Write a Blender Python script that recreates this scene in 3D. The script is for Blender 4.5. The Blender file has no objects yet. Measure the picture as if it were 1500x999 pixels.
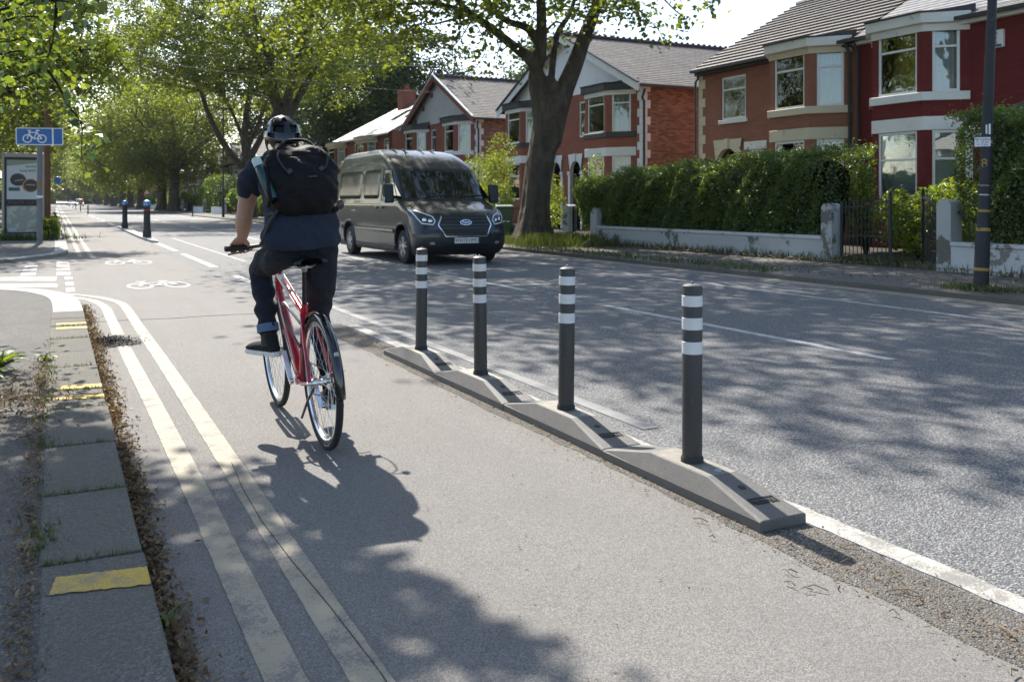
import bpy, bmesh, math, random
import numpy as np
from mathutils import Vector, Matrix, Euler, Quaternion

S = bpy.context.scene
COL = S.collection
R = math.radians
PI = math.pi
rnd = random.Random(7)

# ---------------------------------------------------------------- mesh helpers
class MB:
    """collects geometry in world coordinates; build() links it as ONE mesh object relative to org"""
    def __init__(s, org=(0, 0, 0), rot=None):
        s.v = []; s.f = []; s.m = []; s.s = []; s.org = Vector(org); s.mi = 0; s.sm = False; s.X = None
    def put(s, vs, fs, mi=None, sm=None):
        o = len(s.v)
        if s.X is not None: vs = [s.X @ Vector(q) for q in vs]
        s.v += [tuple(q) for q in vs]
        mi = s.mi if mi is None else mi
        sm = s.sm if sm is None else sm
        for f in fs:
            s.f.append(tuple(i + o for i in f)); s.m.append(mi); s.s.append(sm)
    def quad(s, a, b, c, d, mi=None): s.put([a, b, c, d], [(0, 1, 2, 3)], mi)
    def poly(s, pts, mi=None): s.put(pts, [tuple(range(len(pts)))], mi)
    def box(s, x0, x1, y0, y1, z0, z1, mi=None):
        s.put([(x0, y0, z0), (x1, y0, z0), (x1, y1, z0), (x0, y1, z0), (x0, y0, z1), (x1, y0, z1), (x1, y1, z1), (x0, y1, z1)],
              [(0, 3, 2, 1), (4, 5, 6, 7), (0, 1, 5, 4), (1, 2, 6, 5), (2, 3, 7, 6), (3, 0, 4, 7)], mi)
    def obox(s, c, a, b, d, mi=None):
        """oriented box: centre, three half vectors"""
        c, a, b, d = Vector(c), Vector(a), Vector(b), Vector(d)
        if a.cross(b).dot(d) < 0: d = -d
        vs = [c + i * a + j * b + k * d for k in (-1, 1) for j in (-1, 1) for i in (-1, 1)]
        s.put(vs, [(0, 2, 3, 1), (4, 5, 7, 6), (0, 1, 5, 4), (2, 6, 7, 3), (0, 4, 6, 2), (1, 3, 7, 5)], mi)
    def beam(s, p, q, w, h, up=(0, 0, 1), mi=None):
        p, q = Vector(p), Vector(q); d = q - p; L = d.length
        if L < 1e-6: return
        d /= L; u = Vector(up); r = d.cross(u)
        if r.length < 1e-4: r = d.cross(Vector((1, 0, 0)))
        r.normalize(); u = r.cross(d)
        s.obox((p + q) / 2, d * L / 2, r * w / 2, u * h / 2, mi)
    def prism(s, pts, z0, z1, mi=None):
        """vertical prism over a counter-clockwise outline"""
        n = len(pts)
        vs = [(p[0], p[1], z0) for p in pts] + [(p[0], p[1], z1) for p in pts]
        s.put(vs, [tuple(range(n - 1, -1, -1)), tuple(range(n, 2 * n))] + [(i, (i + 1) % n, n + (i + 1) % n, n + i) for i in range(n)], mi)
    def tube(s, pts, rad, n=8, caps=True, mi=None, sm=True):
        pts = [Vector(p) for p in pts]; m = len(pts)
        if not hasattr(rad, '__len__'): rad = [rad] * m
        vs = []; fs = []; ref = None
        for i, p in enumerate(pts):
            t = (pts[min(i + 1, m - 1)] - pts[max(i - 1, 0)])
            if t.length < 1e-9: t = Vector((0, 0, 1))
            t.normalize()
            if ref is None:
                ref = Vector((0, 0, 1)) if abs(t.z) < .9 else Vector((1, 0, 0))
            a = (ref - t * ref.dot(t))
            if a.length < 1e-6: a = t.orthogonal()
            a.normalize(); ref = a; b = t.cross(a)
            for k in range(n):
                an = 2 * PI * k / n
                vs.append(p + (a * math.cos(an) + b * math.sin(an)) * rad[i])
        for i in range(m - 1):
            for k in range(n):
                k2 = (k + 1) % n
                fs.append((i * n + k, i * n + k2, (i + 1) * n + k2, (i + 1) * n + k))
        if caps:
            fs.append(tuple(range(n - 1, -1, -1))); fs.append(tuple(range((m - 1) * n, m * n)))
        s.put(vs, fs, mi, sm)
    def lathe(s, prof, c=(0, 0, 0), n=24, axis='z', mi=None, sm=True, M=None, caps=True):
        """profile [(r, h)] turned about an axis through c"""
        vs = []; fs = []; c = Vector(c)
        for r, h in prof:
            for k in range(n):
                a = 2 * PI * k / n
                x, y, z = r * math.cos(a), r * math.sin(a), h
                if axis == 'x': x, y, z = h, r * math.cos(a), r * math.sin(a)
                elif axis == 'y': x, y, z = r * math.sin(a), h, r * math.cos(a)
                p = Vector((x, y, z))
                if M is not None: p = M @ p
                vs.append(c + p)
        m = len(prof)
        for i in range(m - 1):
            for k in range(n):
                k2 = (k + 1) % n
                fs.append((i * n + k, i * n + k2, (i + 1) * n + k2, (i + 1) * n + k))
        if caps and prof[0][0] > 1e-6: fs.append(tuple(range(n - 1, -1, -1)))
        if caps and prof[-1][0] > 1e-6: fs.append(tuple(range((m - 1) * n, m * n)))
        s.put(vs, fs, mi, sm)
    def torus(s, c, R_, r, n=48, k=8, axis='x', mi=None, M=None, ry=None):
        vs = []; fs = []; c = Vector(c); ry = ry or r
        for i in range(n):
            a = 2 * PI * i / n
            for j in range(k):
                b = 2 * PI * j / k
                rr = R_ + r * math.cos(b); h = ry * math.sin(b)
                p = Vector((h, rr * math.cos(a), rr * math.sin(a))) if axis == 'x' else (Vector((rr * math.cos(a), rr * math.sin(a), h)) if axis == 'z' else Vector((rr * math.sin(a), h, rr * math.cos(a))))
                if M is not None: p = M @ p
                vs.append(c + p)
        for i in range(n):
            for j in range(k):
                fs.append((i * k + j, i * k + (j + 1) % k, ((i + 1) % n) * k + (j + 1) % k, ((i + 1) % n) * k + j))
        s.put(vs, fs, mi, True)
    def grid(s, fn, nu, nv, mi=None, sm=True, flip=False):
        vs = [fn(i / nu, j / nv) for j in range(nv + 1) for i in range(nu + 1)]
        fs = []
        for j in range(nv):
            for i in range(nu):
                a = j * (nu + 1) + i
                f = (a, a + 1, a + nu + 2, a + nu + 1)
                fs.append(f[::-1] if flip else f)
        s.put(vs, fs, mi, sm)
    def build(s, name, mats, parent=None, uv=True, bevel=0, seg=2, weld=False, fixn=False, sharp=35):
        if not isinstance(mats, (list, tuple)): mats = [mats]
        me = bpy.data.meshes.new(name)
        o = s.org
        me.from_pydata([(q[0] - o.x, q[1] - o.y, q[2] - o.z) for q in s.v], [], s.f)
        for m in mats: me.materials.append(m)
        me.polygons.foreach_set('material_index', s.m)
        me.polygons.foreach_set('use_smooth', s.s)
        if weld or fixn:
            b = bmesh.new(); b.from_mesh(me)
            if weld: bmesh.ops.remove_doubles(b, verts=b.verts, dist=1e-4)
            if fixn: bmesh.ops.recalc_face_normals(b, faces=b.faces)
            b.to_mesh(me); b.free()
        me.update()
        if any(s.s): me.set_sharp_from_angle(angle=R(sharp))
        if uv: metric_uv(me)
        ob = bpy.data.objects.new(name, me); COL.objects.link(ob)
        if parent is not None: ob.parent = parent
        else: ob.location = s.org
        if bevel:
            md = ob.modifiers.new('bevel', 'BEVEL'); md.width = bevel; md.segments = seg; md.limit_method = 'ANGLE'; md.angle_limit = R(40)
        return ob

def metric_uv(me):
    """box-mapped UVs in metres, aligned with each face's own slope"""
    if not me.polygons: return
    uvl = me.uv_layers.new(name='uv')
    nl = len(me.loops)
    co = np.empty(len(me.vertices) * 3, np.float32); me.vertices.foreach_get('co', co); co = co.reshape(-1, 3)
    vi = np.empty(nl, np.int32); me.loops.foreach_get('vertex_index', vi)
    npoly = len(me.polygons)
    nr = np.empty(npoly * 3, np.float32); me.polygons.foreach_get('normal', nr); nr = nr.reshape(-1, 3)
    lt = np.empty(npoly, np.int32); me.polygons.foreach_get('loop_total', lt)
    u = np.stack([-nr[:, 1], nr[:, 0], np.zeros(npoly)], 1)
    ln = np.linalg.norm(u, axis=1); flat = ln < .05
    u[flat] = (1, 0, 0); ln[flat] = 1; u /= ln[:, None]
    w = np.cross(nr, u)
    pi_ = np.repeat(np.arange(npoly), lt)
    P = co[vi]
    out = np.stack([(P * u[pi_]).sum(1), (P * w[pi_]).sum(1)], 1).astype(np.float32)
    uvl.data.foreach_set('uv', out.ravel())

def np_mesh(name, V, F, mats, parent=None, loc=None, smooth=False):
    """mesh from numpy: V (n,3), F (m,k)"""
    me = bpy.data.meshes.new(name)
    k = F.shape[1]
    me.vertices.add(len(V)); me.vertices.foreach_set('co', V.astype(np.float32).ravel())
    me.loops.add(F.size); me.loops.foreach_set('vertex_index', F.astype(np.int32).ravel())
    me.polygons.add(len(F)); me.polygons.foreach_set('loop_start', np.arange(0, F.size, k, dtype=np.int32))
    try: me.polygons.foreach_set('loop_total', np.full(len(F), k, np.int32))
    except Exception: pass
    if smooth: me.polygons.foreach_set('use_smooth', np.ones(len(F), bool))
    for m in (mats if isinstance(mats, (list, tuple)) else [mats]): me.materials.append(m)
    me.update(calc_edges=True)
    ob = bpy.data.objects.new(name, me); COL.objects.link(ob)
    if parent is not None: ob.parent = parent
    elif loc is not None: ob.location = loc
    return ob

def tag(o, label=None, cat=None, group=None, kind=None):
    if label: o['label'] = label
    if cat: o['category'] = cat
    if group: o['group'] = group
    if kind: o['kind'] = kind
    return o
def thing(name, loc, label, cat, group=None, rot=(0, 0, 0)):
    o = bpy.data.objects.new(name, None); COL.objects.link(o)
    o.location = loc; o.rotation_euler = rot; o.empty_display_size = .1
    return tag(o, label, cat, group)
def structure(name, mb, mats, **k):
    return tag(mb.build(name, mats, **k), kind='structure')
def kids(o): return [c for c in bpy.data.objects if c.parent == o]
def copy_tree(o, loc=None, rotz=None, label=None, parent=None, kidmap=None):
    if kidmap is None:
        kidmap = {}
        for c in bpy.data.objects:
            if c.parent is not None: kidmap.setdefault(c.parent.name, []).append(c)
    c = o.copy(); COL.objects.link(c)
    if parent is not None: c.parent = parent
    if loc is not None: c.location = loc
    if rotz is not None: c.rotation_euler = (o.rotation_euler[0], o.rotation_euler[1], rotz)
    if label: c['label'] = label
    for ch in kidmap.get(o.name, []): copy_tree(ch, parent=c, kidmap=kidmap)
    return c
def text_part(name, body, size, mat, parent, M, extrude=.001, align='CENTER', sx=1.0):
    cu = bpy.data.curves.new(name, 'FONT'); cu.body = body; cu.size = size; cu.extrude = extrude
    cu.align_x = align; cu.align_y = 'CENTER'; cu.materials.append(mat); cu.resolution_u = 3
    tmp = bpy.data.objects.new('text', cu); me = bpy.data.meshes.new_from_object(tmp); me.name = name
    bpy.data.objects.remove(tmp); bpy.data.curves.remove(cu)
    if not me.materials: me.materials.append(mat)
    o = bpy.data.objects.new(name, me); COL.objects.link(o)
    o.parent = parent
    o.matrix_local = M @ Matrix.Diagonal((sx, 1, 1, 1))
    return o
def facing(origin, right, up):
    """matrix whose x runs along right and y along up"""
    r = Vector(right).normalized(); u = Vector(up).normalized(); n = r.cross(u)
    M = Matrix((r, u, n)).transposed().to_4x4(); M.translation = Vector(origin)
    return M

# ---------------------------------------------------------------- camera constants (for reading positions off the photo's geometry)
H_CAM = 1.28; TH = math.atan(668 / 1350); SN, CS = math.sin(TH), math.cos(TH)
def at(px, py, D):
    """world point seen at photo pixel px,py at depth D"""
    r = (px - 750) / 1350 * D
    return Vector((r * CS + D * SN, D * CS - r * SN, H_CAM + (295 - py) / 1350 * D))
def gp(px, py, z=0):
    D = 1350 * (H_CAM - z) / (py - 295)
    p = at(px, py, D); return Vector((p.x, p.y, z))

# ---------------------------------------------------------------- materials
def new_mat(name):
    m = bpy.data.materials.new(name); m.use_nodes = True
    nt = m.node_tree; nt.nodes.clear()
    out = nt.nodes.new('ShaderNodeOutputMaterial')
    return m, nt, out
class NT:
    def __init__(s, nt): s.nt = nt
    def n(s, t, **k):
        nd = s.nt.nodes.new('ShaderNode' + t)
        for a, b in k.items():
            if a[0] == '_': nd.inputs[a[1:].replace('_', ' ')].default_value = b
            else: setattr(nd, a, b)
        return nd
    def l(s, a, b): s.nt.links.new(a, b)
    def ramp(s, fac, stops, interp='LINEAR'):
        r = s.n('ValToRGB'); e = r.color_ramp.elements; r.color_ramp.interpolation = interp
        while len(e) < len(stops): e.new(.5)
        for i, (p, c) in enumerate(stops):
            e[i].position = p; e[i].color = c if len(c) == 4 else (*c, 1)
        s.l(fac, r.inputs['Fac']); return r.outputs['Color']
    def noise(s, vec, scale, detail=3, rough=.55, dist=0):
        n = s.n('TexNoise'); n.inputs['Scale'].default_value = scale; n.inputs['Detail'].default_value = detail
        n.inputs['Roughness'].default_value = rough; n.inputs['Distortion'].default_value = dist
        if vec is not None: s.l(vec, n.inputs['Vector'])
        return n.outputs['Fac']
    def vor(s, vec, scale, feature='F1', out='Distance', rand=1):
        n = s.n('TexVoronoi'); n.feature = feature; n.inputs['Scale'].default_value = scale; n.inputs['Randomness'].default_value = rand
        if vec is not None: s.l(vec, n.inputs['Vector'])
        return n.outputs[out]
    def math(s, op, a, b=None, clamp=False):
        n = s.n('Math'); n.operation = op; n.use_clamp = clamp
        for i, x in enumerate((a, b)):
            if x is None: continue
            if isinstance(x, (int, float)): n.inputs[i].default_value = x
            else: s.l(x, n.inputs[i])
        return n.outputs[0]
    def mix(s, f, a, b, mode='MIX'):
        n = s.n('Mix'); n.data_type = 'RGBA'; n.blend_type = mode
        for idx, x in ((0, f), (6, a), (7, b)):
            if isinstance(x, (int, float)): n.inputs[idx].default_value = x
            elif isinstance(x, tuple): n.inputs[idx].default_value = x if len(x) == 4 else (*x, 1)
            else: s.l(x, n.inputs[idx])
        return n.outputs[2]
    def mapr(s, v, a, b, c, d):
        n = s.n('MapRange')
        for i, x in zip((1, 2, 3, 4), (a, b, c, d)): n.inputs[i].default_value = x
        s.l(v, n.inputs[0]); return n.outputs[0]
    def bump(s, h, strength=.3, dist=.01, normal=None):
        n = s.n('Bump'); n.inputs['Strength'].default_value = strength; n.inputs['Distance'].default_value = dist
        s.l(h, n.inputs['Height'])
        if normal is not None: s.l(normal, n.inputs['Normal'])
        return n.outputs[0]
    def coord(s, which='Object'):
        return s.n('TexCoord').outputs[which]
    def mapping(s, vec, scale=(1, 1, 1), rot=(0, 0, 0)):
        n = s.n('Mapping'); n.inputs['Scale'].default_value = scale; n.inputs['Rotation'].default_value = rot
        s.l(vec, n.inputs['Vector']); return n.outputs[0]

def set_in(p, k, v):
    if k in p.inputs: p.inputs[k].default_value = v
def plain(name, col, rough=.5, metal=0, spec=.5, var=.12, scale=6, bump=0, bscale=60, coat=0, alpha=None, coord='Object'):
    """principled with a broad mottling so that nothing is dead flat"""
    m, nt, out = new_mat(name); N = NT(nt)
    p = N.n('BsdfPrincipled'); N.l(p.outputs[0], out.inputs[0])
    p.inputs['Roughness'].default_value = rough; p.inputs['Metallic'].default_value = metal
    set_in(p, 'Specular IOR Level', spec); set_in(p, 'Coat Weight', coat)
    if coat: set_in(p, 'Coat Roughness', .04)
    v = N.coord(coord)
    if var:
        f = N.noise(v, scale, 5, .6)
        c = N.mix(f, tuple(x * (1 - var) for x in col), tuple(min(1, x * (1 + var)) for x in col))
        nt.links.new(c, p.inputs['Base Color'])
        nt.links.new(N.mapr(f, .3, .7, max(.02, rough - .08), min(1, rough + .08)), p.inputs['Roughness'])
    else: p.inputs['Base Color'].default_value = (*col, 1)
    if bump: N.l(N.bump(N.noise(v, bscale, 3), bump, .01), p.inputs['Normal'])
    return m

def asphalt(name, base, dark, light, grain, chips, warm=None, bump=.5, rough=.85, patch=.25, spec=.4):
    """road surface: stones of varied grey in a darker binder, worn bands and stains"""
    m, nt, out = new_mat(name); N = NT(nt)
    p = N.n('BsdfPrincipled'); N.l(p.outputs[0], out.inputs[0])
    set_in(p, 'Specular IOR Level', spec)
    v = N.coord()
    cell = N.n('TexVoronoi'); cell.inputs['Scale'].default_value = grain; N.l(v, cell.inputs['Vector'])
    sep = N.n('SeparateColor'); N.l(cell.outputs['Color'], sep.inputs[0])
    stone = N.ramp(sep.outputs[0], [(0, dark), (.45, base), (1, light)])
    gap = N.mapr(cell.outputs['Distance'], .0, .62, 0, 1)
    col = N.mix(N.mapr(gap, .55, 1, 0, chips), stone, tuple(x * .35 for x in dark))
    trk = N.noise(N.mapping(v, (1.9, .10, 1)), 1.4, 4, .6); big = N.noise(v, .9, 5, .6); mid = N.noise(v, 9, 4, .65)
    col = N.mix(N.mapr(big, .35, .7, 0, patch), col, tuple(x * .62 for x in base))
    col = N.mix(N.mapr(mid, .45, .75, 0, patch * .7), col, warm or light)
    col = N.mix(N.mapr(trk, .45, .72, 0, patch * 1.1), col, tuple(x * .74 for x in base))
    spot = N.vor(v, 2.3, 'F1'); col = N.mix(N.mapr(spot, .012, .03, .55, 0), col, tuple(x * .4 for x in dark))
    N.l(col, p.inputs['Base Color'])
    p.inputs['Roughness'].default_value = rough
    hgt = N.math('ADD', N.math('MULTIPLY', gap, -1), N.math('MULTIPLY', N.noise(v, grain * 2.2, 2), .5))
    N.l(N.bump(hgt, bump, .006), p.inputs['Normal'])
    return m

def paint_line(name, col, under, wear=.35, grain=150, cracks=.8):
    """thermoplastic road paint, scuffed through to the asphalt and cracked"""
    m, nt, out = new_mat(name); N = NT(nt)
    p = N.n('BsdfPrincipled'); N.l(p.outputs[0], out.inputs[0]); p.inputs['Roughness'].default_value = .75
    v = N.coord()
    a = N.noise(v, 5, 6, .7); b = N.noise(v, grain, 2)
    w = N.math('ADD', N.math('MULTIPLY', a, .75), N.math('MULTIPLY', b, .45))
    f = N.mapr(w, .58, .76, 0, 1); f = N.math('MULTIPLY', f, wear * 2, True)
    dirt = N.mix(N.mapr(N.noise(v, 2.2, 5), .35, .7, 0, .45), col, tuple(x * .66 for x in col))
    crack = N.vor(N.mapping(v, (1.1, .7, 1)), 3, 'DISTANCE_TO_EDGE')
    ck = N.mapr(crack, .0, .008, cracks, 0)
    ck = N.math('MULTIPLY', ck, N.mapr(N.noise(v, 1.3, 2), .52, .6, 0, 1))
    c = N.mix(f, dirt, under); c = N.mix(ck, c, tuple(x * .5 for x in under))
    N.l(c, p.inputs['Base Color'])
    N.l(N.bump(N.math('ADD', b, N.math('MULTIPLY', f, -.6)), .35, .004), p.inputs['Normal'])
    return m

def brick(name, c1, c2, mortar, var=.3, bw=.225, bh=.075, msize=.008, bump=.5, rough=.85):
    m, nt, out = new_mat(name); N = NT(nt)
    p = N.n('BsdfPrincipled'); N.l(p.outputs[0], out.inputs[0]); p.inputs['Roughness'].default_value = rough
    set_in(p, 'Specular IOR Level', .25)
    v = N.coord('UV')
    b = N.n('TexBrick'); N.l(v, b.inputs['Vector'])
    b.inputs['Scale'].default_value = 1; b.inputs['Brick Width'].default_value = bw; b.inputs['Row Height'].default_value = bh
    b.inputs['Mortar Size'].default_value = msize; b.inputs['Bias'].default_value = -.1; b.inputs['Mortar Smooth'].default_value = .2
    b.inputs['Color1'].default_value = (*c1, 1); b.inputs['Color2'].default_value = (*c2, 1); b.inputs['Mortar'].default_value = (*mortar, 1)
    big = N.noise(v, 1.1, 5, .65)
    c = N.mix(N.mapr(big, .3, .75, 0, var), b.outputs['Color'], tuple(x * .5 for x in c1))
    c = N.mix(N.mapr(N.noise(v, 45, 3), .3, .8, 0, .35), c, tuple(min(1, x * 1.5) for x in c2))
    N.l(c, p.inputs['Base Color'])
    h = N.math('ADD', N.math('MULTIPLY', b.outputs['Fac'], -1), N.math('MULTIPLY', N.noise(v, 70, 3), .35))
    N.l(N.bump(h, bump, .008), p.inputs['Normal'])
    return m

def leaf_mat(name, dark, mid, light, trans=.45, yellow=None, gloss=.06):
    """thin leaf: each leaf its own green; light passes through it"""
    m, nt, out = new_mat(name); N = NT(nt)
    g = N.n('NewGeometry')
    col = N.ramp(g.outputs['Random Per Island'], [(0, dark), (.5, mid), (.92, light), (1, yellow or light)])
    big = N.noise(N.coord(), .35, 3)
    col = N.mix(N.mapr(big, .35, .65, 0, .45), col, mid)
    d = N.n('BsdfDiffuse'); t = N.n('BsdfTranslucent'); gl = N.n('BsdfGlossy'); gl.inputs['Roughness'].default_value = .45
    N.l(col, d.inputs[0])
    tc = N.mix(1.0, col, (2.0, 1.8, .55, 1), 'MULTIPLY'); N.l(tc, t.inputs[0])
    a = N.n('MixShader'); a.inputs[0].default_value = trans; N.l(d.outputs[0], a.inputs[1]); N.l(t.outputs[0], a.inputs[2])
    b = N.n('MixShader'); b.inputs[0].default_value = gloss; N.l(a.outputs[0], b.inputs[1]); N.l(gl.outputs[0], b.inputs[2])
    gl.inputs[0].default_value = (.8, .85, .8, 1)
    N.l(b.outputs[0], out.inputs[0])
    return m

def bark_mat(name, c1, c2, c3):
    m, nt, out = new_mat(name); N = NT(nt)
    p = N.n('BsdfPrincipled'); N.l(p.outputs[0], out.inputs[0]); p.inputs['Roughness'].default_value = .92; set_in(p, 'Specular IOR Level', .15)
    v = N.coord(); vs = N.mapping(v, (1, 1, .35))
    n1 = N.noise(vs, 5, 6, .65, .4); n2 = N.noise(vs, 26, 5, .7); fl = N.vor(N.mapping(v, (1, 1, .5)), 7, 'F1')
    c = N.ramp(n1, [(.25, c1), (.55, c2), (.8, c3)])
    c = N.mix(N.mapr(n2, .45, .8, 0, .6), c, tuple(x * .45 for x in c1))
    N.l(c, p.inputs['Base Color'])
    N.l(N.bump(N.math('ADD', N.math('MULTIPLY', n2, .8), N.math('MULTIPLY', fl, 1.0)), 1.0, .15), p.inputs['Normal'])
    return m

def glass_mat(name, tint=(.9, .95, .95), refl=.07, rough=.02, wave=.02):
    """window glass: see-through, mirroring more at a glancing angle, slightly wavy"""
    m, nt, out = new_mat(name); N = NT(nt)
    tr = N.n('BsdfTransparent'); tr.inputs[0].default_value = (*tint, 1)
    gl = N.n('BsdfGlossy'); gl.inputs['Roughness'].default_value = rough
    fr = N.n('Fresnel'); fr.inputs['IOR'].default_value = 1.5
    f = N.math('ADD', fr.outputs[0], refl, True)
    bp = N.bump(N.noise(N.coord(), 1.6, 2), wave, .3); N.l(bp, gl.inputs['Normal'])
    mx = N.n('MixShader'); N.l(f, mx.inputs[0]); N.l(tr.outputs[0], mx.inputs[1]); N.l(gl.outputs[0], mx.inputs[2])
    N.l(mx.outputs[0], out.inputs[0]); return m

def slate_mat(name, c1, c2, bw=.25, bh=.2, lichen=(.28, .27, .2), off=.5, bump=.8, gap=.012, rough=.75):
    m, nt, out = new_mat(name); N = NT(nt)
    p = N.n('BsdfPrincipled'); N.l(p.outputs[0], out.inputs[0]); p.inputs['Roughness'].default_value = rough
    v = N.coord('UV')
    b = N.n('TexBrick'); b.offset = off; N.l(v, b.inputs['Vector'])
    b.inputs['Scale'].default_value = 1; b.inputs['Brick Width'].default_value = bw; b.inputs['Row Height'].default_value = bh
    b.inputs['Mortar Size'].default_value = gap; b.inputs['Mortar Smooth'].default_value = .3
    b.inputs['Color1'].default_value = (*c1, 1); b.inputs['Color2'].default_value = (*c2, 1); b.inputs['Mortar'].default_value = (*[x * .3 for x in c1], 1)
    c = N.mix(N.mapr(N.noise(v, 1.3, 6, .7), .45, .75, 0, .6), b.outputs['Color'], lichen)
    c = N.mix(N.mapr(N.noise(v, 30, 3), .4, .8, 0, .4), c, tuple(x * .6 for x in c1))
    N.l(c, p.inputs['Base Color'])
    h = N.math('ADD', N.math('MULTIPLY', b.outputs['Fac'], -1), N.math('MULTIPLY', N.noise(v, 40, 3), .4))
    N.l(N.bump(h, bump, .012), p.inputs['Normal']); return m

def worn_paint(name, col, under, amount=.35, scale=3, rough=.75, bump=.3):
    """painted render or metal flaking off in patches"""
    m, nt, out = new_mat(name); N = NT(nt)
    p = N.n('BsdfPrincipled'); N.l(p.outputs[0], out.inputs[0]); p.inputs['Roughness'].default_value = rough
    v = N.coord(); n = N.noise(v, scale, 8, .72)
    f = N.mapr(n, .68 - amount * .35, .70 - amount * .3, 0, 1)
    c = N.mix(N.mapr(N.noise(v, scale * .5, 4), .35, .7, 0, .4), col, tuple(x * .72 for x in col))
    c = N.mix(f, c, under); N.l(c, p.inputs['Base Color'])
    N.l(N.bump(N.math('ADD', N.math('MULTIPLY', f, -.5), N.noise(v, scale * 14, 4)), bump, .01), p.inputs['Normal']); return m

M = {}
M['asphalt_fine'] = asphalt('fine asphalt', (.196, .186, .174), (.122, .115, .107), (.318, .30, .278), 230, .28, (.215, .203, .19), .32, .88, .30)
M['asphalt_road'] = asphalt('coarse chipped asphalt', (.198, .20, .203), (.098, .10, .105), (.40, .40, .395), 95, .6, (.20, .195, .19), 1.0, .82, .25)
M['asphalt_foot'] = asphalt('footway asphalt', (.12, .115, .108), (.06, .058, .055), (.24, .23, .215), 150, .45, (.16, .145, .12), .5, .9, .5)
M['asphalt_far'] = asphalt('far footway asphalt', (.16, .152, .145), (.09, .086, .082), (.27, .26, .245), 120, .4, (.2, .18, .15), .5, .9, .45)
M['dirt'] = asphalt('gritty dirt strip', (.185, .172, .152), (.10, .09, .08), (.34, .32, .285), 120, .6, (.13, .11, .085), 1.0, .95, .5)
M['patch'] = asphalt('loose black patching', (.10, .092, .085), (.045, .042, .04), (.22, .2, .18), 90, .7, (.12, .1, .08), 1.2, .95, .4)
M['kerb'] = asphalt('kerb concrete', (.160, .151, .132), (.10, .095, .082), (.27, .257, .228), 130, .3, (.125, .12, .09), .5, .92, .85)
M['kerb_white'] = asphalt('pale kerb concrete', (.36, .355, .34), (.28, .275, .265), (.44, .43, .42), 120, .15, (.31, .30, .285), .25, .85, .3)
M['yellow_line'] = paint_line('cream yellow road paint', (.37, .32, .235), (.17, .16, .15), .75)
M['white_line'] = paint_line('white road paint', (.50, .49, .465), (.19, .185, .18), .6)
M['edge_line'] = paint_line('dirty worn edge line', (.42, .405, .37), (.20, .19, .17), 1.0)
M['faded_line'] = paint_line('faded white road paint', (.235, .235, .232), (.17, .172, .174), 1.0)
M['kerb_yellow'] = paint_line('yellow kerb paint', (.60, .39, .045), (.19, .18, .15), .55, cracks=0)
M['grass_mat'] = leaf_mat('grass blades', (.03, .05, .012), (.06, .09, .02), (.10, .13, .03), .3, (.25, .2, .09))
M['soil'] = asphalt('garden soil', (.06, .045, .032), (.03, .022, .016), (.11, .09, .06), 40, .4, (.05, .06, .02), .8, 1.0, .5)
M['ground'] = asphalt('rough grass ground', (.06, .075, .03), (.03, .04, .015), (.10, .11, .05), 30, .3, (.07, .06, .03), .8, 1.0, .5)
M['litter'] = leaf_mat('dry leaf litter', (.06, .035, .02), (.17, .11, .065), (.34, .25, .16), .1, (.09, .11, .04), .02)
M['twig'] = plain('dry twig', (.22, .16, .10), .9, var=.4, scale=20)
M['rubber'] = plain('black rubber', (.022, .022, .023), .62, var=.25, scale=20, spec=.4)
M['sep_base'] = asphalt('recycled rubber base', (.118, .113, .106), (.088, .084, .079), (.16, .152, .14), 330, .3, (.17, .155, .13), .35, .58, .45, .6)
M['sep_emboss'] = plain('moulded black lettering', (.012, .012, .013), .6)
M['post'] = plain('charcoal flexible post', (.036, .035, .035), .45, var=.22, scale=9, bump=.06, bscale=120)
M['post'] = worn_paint('scuffed charcoal post', (.036, .035, .035), (.085, .08, .075), .10, 9, .45, .15)
M['post_cap'] = plain('post cap grey', (.10, .10, .105), .5)
M['reflective'] = plain('retroreflective sheeting', (.62, .62, .62), .35, var=.05, scale=60, bump=.1, bscale=220)
M['steel'] = plain('galvanised steel', (.42, .43, .44), .42, metal=.85, var=.2, scale=10)
M['alu'] = plain('polished aluminium', (.72, .73, .74), .25, metal=1, var=.08)
M['grey_post'] = plain('grey painted pole', (.16, .17, .185), .5, var=.2)
M['black_metal'] = plain('black painted metal', (.02, .021, .023), .45, var=.3, scale=12, bump=.1, bscale=80)
M['white_paint'] = plain('white gloss paint', (.74, .74, .72), .4, var=.06)
M['upvc'] = plain('white plastic window frame', (.78, .79, .79), .35, var=.04)
M['stone_white'] = worn_paint('white painted stone', (.78, .78, .76), (.34, .32, .3), .12, 2.5, .7)
M['stone_cream'] = worn_paint('cream painted stone', (.64, .57, .42), (.32, .29, .22), .12, 2.5, .7)
M['brick_red'] = brick('red brick', (.25, .078, .047), (.31, .11, .068), (.22, .15, .12), .3)
M['brick_deep'] = brick('dark red painted brick', (.145, .024, .024), (.175, .034, .032), (.095, .02, .02), .25, bump=.45)
M['brick_common'] = brick('mottled common brick', (.12, .048, .03), (.42, .23, .14), (.20, .16, .125), .45, bump=.7)
M['brick_orange'] = brick('orange red brick', (.255, .097, .064), (.30, .125, .082), (.24, .16, .125), .25)
M['render_white'] = worn_paint('white gable render', (.80, .81, .82), (.5, .5, .5), .1, 1.5)
M['render_grey'] = worn_paint('grey gable render', (.54, .53, .50), (.3, .29, .27), .15, 1.5)
M['roof_slate'] = slate_mat('brown grey roof tiles', (.115, .10, .088), (.16, .14, .12), .28, .2)
M['roof_light'] = slate_mat('pale slate roof', (.21, .205, .20), (.27, .26, .25), .3, .22, (.3, .29, .25), rough=.42)
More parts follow.
